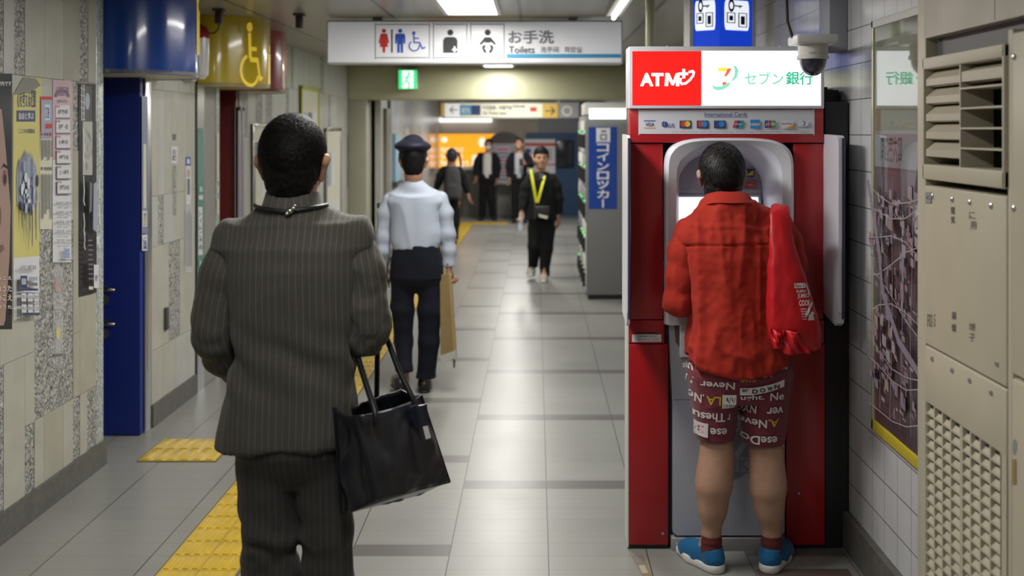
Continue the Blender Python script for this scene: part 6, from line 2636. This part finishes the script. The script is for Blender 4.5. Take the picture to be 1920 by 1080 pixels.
f = LegPrint()
f.lift = .0022
for body_, a0, a1, bb, bt_, m, ro, sh_ in (
        ('sin', 1288, 1304, 702, 690, M_TW, 0, 0), ('Never', 1315, 1378, 731, 717, M_TW, 180, 0), ('N', 1293, 1303, 728, 713, M_TW, 0, .2),
        ('.Ne', 1299, 1323, 762, 744, M_TW, 180, 0), ('LA', 1327, 1353, 763, 746, M_TY, 180, 0),
        ('Thesu', 1307, 1363, 796, 779, M_TW, 180, 0), ('r', 1367, 1373, 793, 782, M_TW, 180, 0),
        ('ese', 1335, 1367, 820, 808, M_TW, 180, 0),
        ('one', 1386, 1418, 716, 704, M_TY, 0, 0), ('Of', 1427, 1450, 708, 693, M_TW, 0, .1), ('The', 1457, 1482, 697, 679, M_TW, 0, .1),
        ('ught.', 1389, 1434, 753, 741, M_TW, 0, 0), ('Ne', 1445, 1474, 753, 738, M_TW, 0, 0),
        ('NYC', 1391, 1421, 781, 764, M_TW, 180, 0), ('ver', 1440, 1473, 779, 766, M_TW, 180, 0),
        ('Neve', 1394, 1441, 807, 791, M_TW, 180, 0), ('A.', 1443, 1464, 805, 790, M_TY, 180, 0), ('eseDo', 1399, 1462, 840, 823, M_TW, 180, 0)):
    f.text(body_, a0, bb, a1, bt_, m, .02, ro, sh_)
f.sub(1355, 769, 1381, 741, M_TW)
f.text('NN', 1363, 764, 1379, 746, M_INK, .02, 180)
f.sub(1309, 828, 1331, 800, M_TW)
f.text('3', 1314, 821, 1323, 805, M_PU, .02, 180)
for i in range(10):
    u0, u1 = i / 10, (i + 1) / 10
    yy = lambda u: 738 - 20 * max(0, u - .25) ** 1.3
    l0 = f.lift
    x0, x1 = 1387 + 86 * u0, 1387 + 86 * u1
    f.poly([(x0, yy(u0) + 3), (x1, yy(u1) + 3), (x1, yy(u1) - 11), (x0, yy(u0) - 11)], M_TW)
    f.lift = l0
f.lift += .0004
f.text('er', 1391, 735, 1403, 729, M_INK, .04)
for i, ch in enumerate('DOWN'):
    u = (1410 + i * 14 - 1387) / 86
    y = 738 - 20 * max(0, u - .25) ** 1.3
    f.text(ch, 1410 + i * 14, y, 1421 + i * 14, y - 8.5, M_INK, .04)
f.build('lettering', shorts)

# the red plastic bag over his shoulder
bag = thing('plastic_bag', 'red plastic carrier bag with white print hanging from the shoulder of the man in red', 'bag', (1.2, 4.27, .9))
M_BAG = mat('red_plastic', (.46, .007, .012), rough=.42, spec=.4)
BD = 4.27
rows = [(384, 1450, 1470, 4.36, .006), (390, 1447, 1478, 4.285, .007), (410, 1446, 1482, 4.25, .009), (440, 1446, 1488, 4.235, .016), (480, 1443, 1498, 4.215, .03), (520, 1439, 1511, 4.21, .04), (560, 1437, 1524, 4.205, .05),
        (590, 1438, 1532, 4.205, .052), (615, 1441, 1537, 4.205, .05), (636, 1447, 1537, 4.21, .042), (650, 1452, 1535, 4.215, .03), (657, 1458, 1530, 4.22, .012)]
vs, fs = [], []
n = 40
for (py, x0, x1, Yc, th) in rows:
    for i in range(n):
        a = 2 * math.pi * i / n
        cx, hw = (x0 + x1) / 2, (x1 - x0) / 2
        X, _, Z = at(cx + hw * math.cos(a), py, Yc)
        vs.append(Vector((X, Yc + th * math.sin(a), Z)))
for r_ in range(len(rows) - 1):
    for i in range(n):
        fs.append((r_ * n + i, r_ * n + (i + 1) % n, (r_ + 1) * n + (i + 1) % n, (r_ + 1) * n + i))
fs.append(tuple(range(n)))
fs.append(tuple((len(rows) - 1) * n + i for i in range(n - 1, -1, -1)))
k = MB(bag.location)
k.add(vs, fs, M_BAG, True)
bg = k.build('bag_body', bag)
md = bg.modifiers.new('s', 'SUBSURF')
md.levels = md.render_levels = 2
bpy.context.view_layer.update()
me2 = bpy.data.meshes.new_from_object(bg.evaluated_get(bpy.context.evaluated_depsgraph_get()))
bg.modifiers.clear()
old = bg.data
bg.data = me2
Vc = np.array([v.co[:] for v in me2.vertices])
Nn = np.array([v.normal[:] for v in me2.vertices])
dd = .007 * ridged(Vc * np.array((13, 13, 4.0)) + 5) + .003 * ridged(Vc * np.array((22, 22, 11)) + 2) * np.clip((.30 - Vc[:, 2]) / .3, .15, 1) + .003 * vnoise(Vc * 40)
Vc += Nn * dd[:, None]
me2.vertices.foreach_set('co', Vc.ravel())
me2.polygons.foreach_set('use_smooth', [True] * len(me2.polygons))
# knotted corner flap at the bottom
k = MB(bag.location)
for pts in ([(1468, 620, 4.15), (1500, 622, 4.13), (1519, 662, 4.14), (1470, 665, 4.15)], [(1443, 615, 4.17), (1470, 628, 4.145), (1466, 640, 4.15), (1453, 656, 4.16)]):
    P = [Vector(at(*p)) for p in pts]
    m_ = 14
    vv = []
    for j in range(m_ + 1):
        for i in range(m_ + 1):
            u, v = i / m_, j / m_
            p = (P[0] * (1 - u) + P[1] * u) * (1 - v) + (P[3] * (1 - u) + P[2] * u) * v
            p.y += .016 * math.sin(u * 7 + v * 3) * (1 - .5 * v) + .006 * math.sin(u * 17 - v * 6)
            vv.append(p)
    k.add(vv, [(j * (m_ + 1) + i, j * (m_ + 1) + i + 1, (j + 1) * (m_ + 1) + i + 1, (j + 1) * (m_ + 1) + i) for j in range(m_) for i in range(m_)], M_BAG, True)
kn = k.build('folded_corner', bag)
md = kn.modifiers.new('t', 'SOLIDIFY')
md.thickness = .004
_bb = BVHTree.FromPolygons([v.co[:] for v in me2.vertices], [tuple(p.vertices) for p in me2.polygons])


class BagPrint(LegPrint):
    def _p(s, pts):
        out = []
        for a, b in pts:
            p = Vector(at(a, b, 4.16)) - Vector(bag.location)
            hit = _bb.ray_cast(Vector((p.x, -.5, p.z)), Vector((0, 1, 0)))
            y = hit[0].y if hit[0] is not None else -.06
            out.append((p.x, y - s.lift, p.z))
        return out


f = BagPrint()
f.lift = .002
sk = lambda y: (y - 530) * .12
def bt_(body_, a0, bb, a1, tt, m, b=.03):
    f.text(body_, a0 + sk(tt), bb, a1 + sk(tt), tt, m, b)
for j in range(4):
    l0 = f.lift
    f.poly([(1490 + j * 5.6, 540.5), (1495.6 + j * 5.6, 541), (1495 + j * 5.6, 532), (1489.5 + j * 5.6, 531)], M_PAPER)
    f.lift = l0
f.lift += .0004
f.text('Nam T', 1492, 539.5, 1510, 533, M_INKR, .02)
bt_('SUPER', 1492, 549, 1512, 544, M_PAPER)
bt_('JUMBO', 1493, 561, 1516, 550.5, M_PAPER)
bt_('COOK', 1494, 573, 1516, 562.5, M_PAPER)
for i in range(5):
    bt_('noodle', 1495, 580 + i * 4.6, 1506 - i * .6, 577 + i * 4.6, M_PAPER, .02)
f.poly([(1508, 589), (1518, 572), (1523, 565), (1525, 570), (1517, 584), (1512, 592)], M_PAPER)
f.poly([(1514, 600), (1516, 588), (1524, 589), (1527, 600)], M_PAPER)
f.disc(1523, 587, 4, M_PAPER, 3)
f.poly([(1512, 533), (1514, 532), (1522, 552), (1519, 556)], M_PAPER)
f.build('lettering', bag)

# ------------------------------------------------------------------ people further down the corridor
def px_rows(G, rows, dep, cy=0.0):
    """(photo y, x0, x1) at the figure's depth -> loft rows"""
    out = []
    for (y, x0, x1) in rows:
        a, b = G(x0, y), G(x1, y)
        out.append((a[2], (a[0] + b[0]) / 2, cy, (b[0] - a[0]) / 2, dep))
    return out


def garment(name, parent, G, rows, dep, m, h, disp, sl=None, zcut=None, caps=(), n=2.4):
    V = Vox()
    V.loft(px_rows(G, rows, dep), n, .03, .012)
    for a, b, r0, r1 in caps:
        V.cap(a, b, r0, r1, .05)
    if zcut is not None:
        V.cut(lambda X, Y, Z: Z - zcut)
    o = V.mesh(name, h, m, parent, disp)
    for pts, rs, e in (sl or ()):
        sleeve(o, pts, rs, m, h, elbow_folds(e, .0012, .12, 60, (.5, 0, 1), pts[0][0] * 50, folds(.007, 13, (1, 1, .3), pts[0][0] * 9)), stripe=False)
    return o


def pants(parent, top, legs, m, h, cuffs, seed=0):
    V = Vox()
    V.loft(top, 2.4, .03, .012)
    zb, zt = min(r[0] for r in top), max(r[0] for r in top)
    top = [r for r in top if r[0] > zb]
    r0 = min(top)
    V.p.clear()
    V.loft(top + [(r0[0] - .05, r0[1], r0[2], r0[3] * .72, r0[4] * .85), (r0[0] - .10, r0[1], r0[2], r0[3] * .3, r0[4] * .5)], 2.4, .04, .012)
    for pts, rs in legs:
        q = (pts[-1][0], pts[-1][1], pts[-1][2] - .07)
        V.chain(list(pts) + [q], list(rs) + [rs[-1]], .03)
    V.cut(lambda X, Y, Z: np.where(X < cuffs[0], cuffs[1], cuffs[2]) - Z)
    e = legs[0][0][1]
    return V.mesh('trousers', h, m, parent, folds(.006, 8, (1, 1, .5), seed))


# station attendant in the white shirt
G = Fig(-.85, 7.35)
M_WSH = weave_mat('white_shirt', (.36, .395, .47), .7, .08, .1)
M_NVY = weave_mat('navy_trousers', (.0045, .0055, .012), .85, .2, .02)
M_CAP = weave_mat('navy_cap', (.007, .008, .018), .6, .2, .05)
R2 = rotm(0, 0)
hc = G(776, 304)
spec = dict(head=hc, R=R2, hs=1.05, neck=G(775, 345), nr=.055, sL=G(735, 372), sR=G(822, 372), eL=G(718, 445), eR=G(842, 445), wL=G(716, 497, .05), wR=G(842, 500, .0),
            hL=G(756, 520), hR=G(806, 520), kL=G(757, 610), kR=G(804, 615), aL=G(758, 690, -.05), aR=G(797, 712), tL=(0, 1, 0), tR=(.1, 1, 0),
            handL=((.05, .3, -1), (1, .2, 0), dict(curl=.4)), handR=((-.05, .1, -1), (0, 1, 0), dict(curl=1.1)))
att = body('person in a white uniform shirt and dark peaked cap walking away', (-.85, 7.35, 0), spec, .0075, SK)
hair(att, hc, R2, 1.05, M_HAIR, .007, rad=(.082, .104, .09), zl=[-.095, -.09, -.055, -.04, -.01, .04, .05, .06], disp=.002, back=(0, -.048, -.03, .066, .055, .07))
V = Vox()
a = G(774.5, 274)
V.ell((a[0], .0, a[2] - .004), (.116, .130, .038), None, .02)
V.ell((a[0], -.02, a[2] + .008), (.10, .10, .042), None, .03)
V.cap((a[0], -.006, a[2] - .045), (a[0], -.006, a[2] - .015), .094, .097, .01)
V.cut(lambda X, Y, Z: (a[2] - .088) - Z)
cp = V.mesh('peaked_cap', .006, M_CAP, att)
k = MB()
k.lathe([(.0985, -.020), (.099, .012), (.0985, .012)], (a[0], -.006, a[2] - .058), M_BLACK, 36)
k.prism([(a[0] + .075 * math.cos(t_), .07 + .07 * math.sin(t_), a[2] - .085) for t_ in [math.pi * i / 10 for i in range(11)]], (0, 0, .008), M_BLACK)
k.build('cap_band', cp)
wsl = [([G(731, 374), G(722, 400), G(718, 445), G(718, 470), G(717, 499, .045)], [.052, .050, .047, .044, .042], G(718, 448)),
       ([G(826, 374), G(835, 400), G(840, 440), G(842, 470), G(842, 499)], [.052, .050, .048, .044, .042], G(842, 448))]
shw = garment('shirt', att, G, [(466, 737, 824), (452, 732, 829), (436, 732, 830), (415, 733, 826), (395, 732, 826), (378, 730, 828), (366, 738, 820)], .115, M_WSH, .0075,
              folds(.008, 8, (1, 1, .35), 4), wsl, G(0, 338)[2], [(G(775, 350), G(735, 374), .062, .048), (G(775, 350), G(822, 374), .062, .048)])
k = MB()
k.lathe([(.062, 0), (.064, .02), (.060, .045), (.052, .045), (.052, 0)], (G(775, 345)[0], .005, G(0, 345)[2] - .01), M_WSH, 28)
k.build('collar', shw)
k = MB()
p = G(712, 385)
k.box((p[0] - .016, -.03, p[2] - .018), (p[0] + .004, .02, p[2] + .018), mat('sleeve_badge', (.02, .02, .015), rough=.5), .004)
k.build('arm_badge', shw)
k = MB()
for x, y in ((714, 494), (840, 494)):
    p = G(x, y)
    k.lathe([(.006, 0), (.004, -.003)], (p[0], -.045, p[2]), M_INK, 10, 'y')
k.build('cuff_button', shw)
top = px_rows(G, [(545, 737, 828), (520, 732, 831), (495, 733, 830), (475, 736, 826), (458, 738, 823)], .118)
pants(att, top, [([G(755, 530), G(754, 580), G(757, 640), G(759, 694, -.06)], [.083, .078, .062, .054]), ([G(807, 530), G(806, 580), G(804, 640), G(798, 712)], [.083, .080, .068, .064])],
      M_NVY, .0075, (G(779, 0)[0], G(0, 693)[2], G(0, 709)[2]), 3)
k = MB()
k.tube(curve([G(733, 482, -.06), G(726, 500, -.08), G(725, 522, -.08), G(729, 531, -.07), G(731, 520, -.07)]), .007, M_BLACK, 8)
k.build('key_strap', att)
shoe(att, (G(757, 0)[0], -.14, G(0, 724, -.1)[2] * 0 + .03), (-.25, 1), .28, M_SHOE, None, .042, .07, .007)
shoe(att, (G(796, 0)[0], -.05, 0), (-.05, 1), .28, M_SHOE, None, .042, .07, .007)
# his flat brown bag
bb = thing('document_bag', 'flat brown bag with a pale lower edge held in the hand of the white-shirted person', 'bag', at(840, 690, 7.33))
M_KRAFT = mat('kraft_brown', (.23, .155, .06), rough=.6, noise=.1)
M_KRAFT2 = mat('kraft_light', (.33, .23, .09), rough=.55)
k = MB(bb.location)
k.prism([at(825, 516, 7.30), at(841, 514, 7.30), at(850, 660, 7.30), at(826, 670, 7.30)], (.0, .06, 0), M_KRAFT)
k.prism([at(841, 514, 7.295), at(846, 516, 7.295), at(855, 657, 7.295), at(850, 660, 7.295)], (0, .06, 0), M_KRAFT2)
k.build('body', bb)
k = MB(bb.location)
k.prism([at(826, 668, 7.29), at(850, 659, 7.29), at(855.5, 656, 7.29), at(855, 676, 7.29), at(850, 672, 7.29), at(827, 684, 7.29)], (0, .07, 0), mat('pale_hem', (.42, .42, .38), rough=.5))
k.prism([at(849, 672, 7.30), at(854, 674, 7.30), at(853, 690, 7.30), at(849.5, 690, 7.30)], (0, .02, 0), mat('hem_corner', (.14, .11, .06), rough=.6))  # darker brown corner hanging below the pale hem
k.build('lower_edge', bb)
k = MB(bb.location)
k.tube(curve([at(833, 517, 7.32), at(836, 508, 7.33), at(841, 505, 7.33), at(845, 511, 7.33), at(844, 517, 7.32)]), .006, M_KRAFT2, 8)
k.build('handle', bb)

# man with the yellow lanyard, walking towards us
G = Fig(.058, 12.86)
M_BLK = weave_mat('black_jacket', (.006, .006, .007), .8, .2, .02)
M_BLK2 = weave_mat('black_trousers', (.005, .005, .006), .85, .2, .02)
R3 = rotm(math.pi + .08, -.02)
hc = G(1014.5, 297)
spec = dict(head=hc, R=R3, hs=1.12, neck=G(1015, 326), nr=.052, sL=G(992, 336), sR=G(1038, 336), eL=G(984, 368), eR=G(1047, 370), wL=G(978, 398, -.06), wR=G(1046, 404, .02),
            hL=G(1004, 418), hR=G(1027, 418), kL=G(1002, 460, -.05), kR=G(1024, 465, -.05), aL=G(998, 504, .15), aR=G(1020, 512, -.10), tL=(-.1, -1, 0), tR=(-.05, -1, 0),
            handL=((-.1, -.1, -1), (.8, -.6, 0), dict(curl=.9)), handR=((.1, -.1, -1), (-.6, -.8, 0), dict(curl=.4)))
lan = body('man in a black jacket with a yellow-green lanyard walking towards the camera', (.058, 12.86, 0), spec, .008, SK)
hair(lan, hc, R3, 1.12, M_HAIR, .008, rad=(.083, .102, .094), zl=[-.09, -.08, -.04, -.015, .01, .045, .052, .06], disp=.010, dscale=28)
eyes(lan, hc, R3, 1.12)
lips(lan, hc, R3, 1.12)
jb = garment('jacket', lan, G, [(412, 987, 1044), (395, 990, 1042), (370, 992, 1041), (348, 991, 1041), (335, 993, 1038)], .13, M_BLK, .008, folds(.010, 7, (1, 1, .5), 6),
             [([G(993, 336), G(988, 350), G(985, 370), G(979, 394, -.05)], [.055, .066, .066, .05], G(985, 370)), ([G(1037, 336), G(1043, 350), G(1047, 372), G(1047, 400, .02)], [.055, .066, .064, .05], G(1047, 370))],
             G(0, 322)[2], [(G(1015, 331), G(993, 338), .062, .05), (G(1015, 331), G(1037, 338), .062, .05)])
k = MB()
for q_ in (-1, 1):
    k.tube([G(1015 + q_ * 12, 325, .02), G(1015 + q_ * 10, 331, -.07), G(1016 + q_ * 5, 345, -.125), G(1017, 358, -.14)], [.02, .022, .018, .01], M_BLK, 8)
k.build('collar', jb)
k = MB()
k.prism([G(1010, 325, -.09), G(1021, 325, -.09), G(1017, 352, -.15)], (0, .04, 0), mat('shirt_dark_grey', (.05, .05, .055), rough=.8))
k.build('undershirt', lan)
top = px_rows(G, [(432, 994, 1038), (418, 991, 1040), (404, 992, 1040)], .125)
pants(lan, top, [([G(1004, 428), G(1002, 462, -.04), G(999, 503, .12)], [.095, .075, .055]), ([G(1027, 428), G(1024, 466, -.04), G(1020.5, 512, -.06)], [.095, .078, .06])], M_BLK2, .008,
      (G(1013, 0)[0], G(0, 503)[2], .05), 9)
M_SNB = mat('beige_sneaker', (.40, .37, .30), rough=.6)
shoe(lan, (G(998, 0)[0], .16, .05), (-.1, -1), .28, M_SNB, M_SOLE, .045, .08, .008)
shoe(lan, (G(1020, 0)[0], -.0, 0), (-.03, -1), .28, M_SNB, M_SOLE, .045, .08, .008)
M_LAN = mat('lanyard_yellow', (.62, .62, .02), rough=.5)
k = MB()
for (p0, p1) in (((995, 317), (1006, 380)), ((1021, 330), (1008, 380))):
    a, b = p0, p1
    pts = [G(a[0] + (b[0] - a[0]) * u, a[1] + (b[1] - a[1]) * u, -.105 - .075 * math.sin(min(1, u * 1.5) * 1.57)) for u in [i / 8 for i in range(9)]]
    k.tube(pts, .017, M_LAN, 8, True, .3)
ly = k.build('lanyard', lan)
k = MB()
a, b = G(1002, 386, -.20), G(1031, 408, -.20)
k.box((a[0], -.22, b[2]), (b[0], -.15, a[2]), M_BLACK, .015)
k.tube([G(1004, 380, -.19), G(1003, 410, -.17)], .012, M_DARK, 6)
pch = k.build('pouch', lan)
k = MB()
a, b = G(1010, 402, -.226), G(1027, 409.5, -.226)
k.prism([G(1010, 401, -.224), G(1027, 405, -.224), G(1026, 410.5, -.224), G(1011, 407, -.224)], (0, -.004, 0), M_PAPER2)
k.build('id_card', pch)
bot = thing('water_bottle', 'clear plastic bottle in the hand of the man with the yellow lanyard', 'bottle', at(976, 433, 12.76))
k = MB(bot.location)
M_PET = mat('clear_plastic', (.80, .86, .92), rough=.08, alpha=.55)
p = at(976, 433, 12.76)
k.lathe([(.028, 0), (.032, .01), (.032, .07), (.029, .08), (.032, .09), (.032, .14), (.014, .18), (.013, .20)], p, M_PET, 20)
k.build('body', bot)
k = MB(bot.location)
k.lathe([(.015, .20), (.015, .215)], p, M_PAPER, 14)
k.build('cap', bot)

# person with the grey backpack
G = Fig(-1.311, 16.6)
R4 = rotm(.15, 0)
hc = G(847, 295)
spec = dict(head=hc, R=R4, hs=1.02, neck=G(847, 310), nr=.05, sL=G(830, 319), sR=G(863, 319), eL=G(822, 342), eR=G(871, 343), wL=G(817, 356, .1), wR=G(878, 366, .0),
            hL=G(840, 388), hR=G(853, 388), kL=G(843, 420, .1), kR=G(852, 420, -.05), aL=G(846, 450, .1), aR=G(852, 452, -.1), tL=(0, 1, 0), tR=(0, 1, 0),
            handL=((0, .3, -1), (1, .2, 0), dict(curl=.4)), handR=((.2, 0, -1), (0, 1, 0), dict(curl=.4)))
bpk = body('person in black walking away with a dark grey backpack', (-1.311, 16.6, .011), spec, .011, SK)
hair(bpk, hc, R4, 1.02, mat('hair_navy', (.012, .012, .018), rough=.6), .010, disp=.003)
garment('jacket', bpk, G, [(378, 833, 862), (350, 832, 864), (330, 830, 864), (318, 833, 861)], .11, M_BLK, .011, folds(.008, 8),
        [([G(831, 319), G(825, 332), G(822, 344), G(817, 357, .1)], [.05, .06, .055, .045], G(822, 343)), ([G(862, 319), G(868, 332), G(872, 346), G(877, 363)], [.05, .06, .055, .042], G(871, 343))],
        G(0, 310)[2], [(G(847, 314), G(831, 321), .05, .048), (G(847, 314), G(862, 321), .05, .048)])
pants(bpk, px_rows(G, [(398, 834, 860), (385, 833, 861), (372, 834, 860)], .11), [([G(840, 395), G(843, 420, .1), G(846, 450, .1)], [.08, .07, .055]), ([G(853, 395), G(853, 420, -.03), G(852, 450, -.05)], [.08, .07, .055])],
      M_BLK2, .011, (G(847, 0)[0], .10, .10), 1)
shoe(bpk, (G(846, 0)[0], .06, .0), (0, 1), .26, M_SHOE, None, .04, .07, .01)
shoe(bpk, (G(852, 0)[0], -.16, .02), (0, 1), .26, M_SHOE, None, .04, .07, .01)
pack = thing('backpack', 'dark grey backpack on the back of the person walking away in black', 'backpack', at(848, 373, 16.38))
M_PK = weave_mat('grey_nylon', (.045, .042, .046), .7, .15)
V = Vox()
a, b = at(835, 312, 16.4), at(864, 373, 16.4)
o_ = Vector(pack.location)
cxp = (a[0] + b[0]) / 2 - o_.x
V.loft([(0, cxp, -.0, .10, .07), (.08, cxp, -.0, .122, .10), (.28, cxp, 0, .118, .09), (.43, cxp, 0, .10, .07), (.50, cxp, .0, .06, .04)], 3.0, .02, .02)
V.mesh('pack_body', .01, M_PK, pack, folds(.006, 9))
V = Vox()
V.loft([(.03, cxp, -.09, .085, .03), (.20, cxp, -.085, .08, .03), (.24, cxp, -.075, .06, .02)], 3.0, .02, .02)
V.mesh('front_pocket', .01, M_PK, pack, None)
k = MB(o_)
for q_ in (-1, 1):
    k.tube([(o_.x + cxp + q_ * .07, 16.5, 1.42 + .05), (o_.x + cxp + q_ * .09, 16.58, 1.40), (o_.x + cxp + q_ * .10, 16.72, 1.25)], .02, M_PK, 8, True, .4)
k.build('strap', pack)

# masked man in a dark blazer
G = Fig(-.989, 21.5)
R5 = rotm(math.pi - .1, -.12)
hc = G(916, 272)
M_BLZ = weave_mat('navy_blazer', (.007, .0075, .012), .85, .2, .02)
spec = dict(head=hc, R=R5, hs=1.0, neck=G(915, 286), nr=.05, sL=G(900, 290), sR=G(928, 290), eL=G(893, 310), eR=G(932, 312), wL=G(892, 331, -.05), wR=G(932, 335, 0),
            hL=G(908, 340), hR=G(918, 340), kL=G(905, 372), kR=G(921, 372, -.05), aL=G(904, 402), aR=G(923, 402, -.05), tL=(-.2, -1, 0), tR=(.2, -1, 0),
            handL=((0, -.2, -1), (.6, -.8, 0), dict(curl=.5)), handR=((0, -.2, -1), (-.6, -.8, 0), dict(curl=.5)))
msk = body('man in a dark blazer and white shirt wearing a face mask, facing the camera', (-.989, 21.5, 0), spec, .012, SK)
hair(msk, hc, R5, 1.0, M_HAIR, .011, disp=.006, dscale=30)
eyes(msk, hc, R5, 1.0)
V = Vox()
V.ell(hp(hc, R5, 1, (0, .052, -.055)), (.058, .06, .05), R5)
V.mesh('face_mask', .01, mat('mask_white', (.65, .65, .66), rough=.8), msk)
def farsuit(o, G, cx, feet, cuff, m1, m2, shirt, y0=290):
    w = garment('shirt', o, G, [(334, cx - 9, cx + 9), (310, cx - 10, cx + 10), (294, cx - 10, cx + 10), (288, cx - 6, cx + 6)], .125, shirt, .012, folds(.006, 8), None, G(0, 284)[2])
    V = Vox()
    V.loft(px_rows(G, [(342, cx - 17, cx + 17), (320, cx - 15, cx + 15), (300, cx - 16, cx + 16), (289, cx - 13, cx + 13)], .125), 2.4, .03, .012)
    V.cap(G(cx, 287), G(cx - 14, 291), .05, .048, .04)
    V.cap(G(cx, 287), G(cx + 14, 291), .05, .048, .04)
    x0 = G(cx, 0)[0]
    V.cut(lambda X, Y, Z: np.where(Y < .02, .085 + .03 * np.clip((1.1 - Z) * 2, 0, 1) - np.abs(X - x0), -1))
    V.cut(lambda X, Y, Z: Z - G(0, 285)[2])
    return V.mesh('jacket', .012, m1, o, folds(.008, 8))


jf = farsuit(msk, G, 914, 410, 402, M_BLZ, M_BLK2, mat('shirt_ivory', (.56, .55, .50), rough=.8))
for pts, rs, e in (([G(900, 291), G(896, 302), G(893, 312), G(892, 330, -.05)], [.055, .068, .065, .05], G(893, 311)), ([G(928, 291), G(932, 302), G(934, 314), G(932, 334)], [.055, .066, .064, .05], G(933, 312))):
    sleeve(jf, pts, rs, M_BLZ, .012, folds(.006, 9), stripe=False)
pants(msk, px_rows(G, [(350, 900, 927), (338, 899, 928), (326, 901, 926)], .12), [([G(907, 346), G(905, 374), G(904, 405)], [.09, .078, .07]), ([G(919, 346), G(922, 374, -.05), G(924, 405, -.05)], [.09, .078, .07])],
      M_BLK2, .012, (G(913, 0)[0], .06, .06), 2)
shoe(msk, (G(904, 0)[0], .06, 0), (-.15, -1), .28, M_SHOE, None, .042, .07, .011)
shoe(msk, (G(924, 0)[0], .02, 0), (.25, -1), .28, M_SHOE, None, .042, .07, .011)

# man looking at a phone
G = Fig(-.30, 20.9)
R6 = rotm(math.pi - .1, -.45)
hc = G(973, 271)
spec = dict(head=hc, R=R6, hs=1.02, neck=G(974, 287), nr=.05, sL=G(959, 291), sR=G(989, 291), eL=G(954, 312), eR=G(996, 308, -.05), wL=G(955, 334), wR=G(983, 307, -.25),
            hL=G(967, 340), hR=G(978, 340), kL=G(966, 372), kR=G(979, 372, -.05), aL=G(966, 404), aR=G(980, 404, -.05), tL=(-.2, -1, 0), tR=(.2, -1, 0),
            handL=((0, -.2, -1), (.6, -.8, 0), dict(curl=.5)), handR=((-.6, -.5, .6), (0, -.4, 1), dict(curl=.8)))
ph = body('man in a dark blazer and pale shirt looking down at a phone', (-.30, 20.9, 0), spec, .012, SK)
hair(ph, hc, R6, 1.02, M_HAIR, .011, disp=.006, dscale=30)
eyes(ph, hc, R6, 1.02)
jf = farsuit(ph, G, 973, 410, 402, M_BLZ, M_BLK2, mat('shirt_grey', (.40, .40, .43), rough=.8))
for pts, rs, e in (([G(960, 291), G(956, 302), G(954, 313), G(955, 332)], [.055, .066, .062, .05], G(893, 311)), ([G(988, 291), G(993, 300), G(996, 309, -.05), G(985, 308, -.22)], [.055, .066, .062, .048], G(933, 312))):
    sleeve(jf, pts, rs, M_BLZ, .012, folds(.006, 9), stripe=False)
pants(ph, px_rows(G, [(350, 960, 986), (338, 959, 987), (326, 961, 986)], .12), [([G(967, 346), G(966, 374), G(966, 406)], [.088, .076, .068]), ([G(978, 346), G(979, 374, -.05), G(980, 406, -.05)], [.088, .076, .068])],
      M_BLK2, .012, (G(972.5, 0)[0], .06, .06), 7)
shoe(ph, (G(966, 0)[0], .06, 0), (-.15, -1), .28, M_SHOE, None, .042, .07, .011)
shoe(ph, (G(980, 0)[0], .02, 0), (.2, -1), .28, M_SHOE, None, .042, .07, .011)
k = MB(at(978, 306, 20.6))
a = Vector(at(977, 304, 20.6))
k.box(a + Vector((-.037, -.006, -.07)), a + Vector((.037, .004, .07)), M_BLACK, .006)
tag(k.build('smartphone'), 'black phone held by the man looking down in the far hall', 'phone')
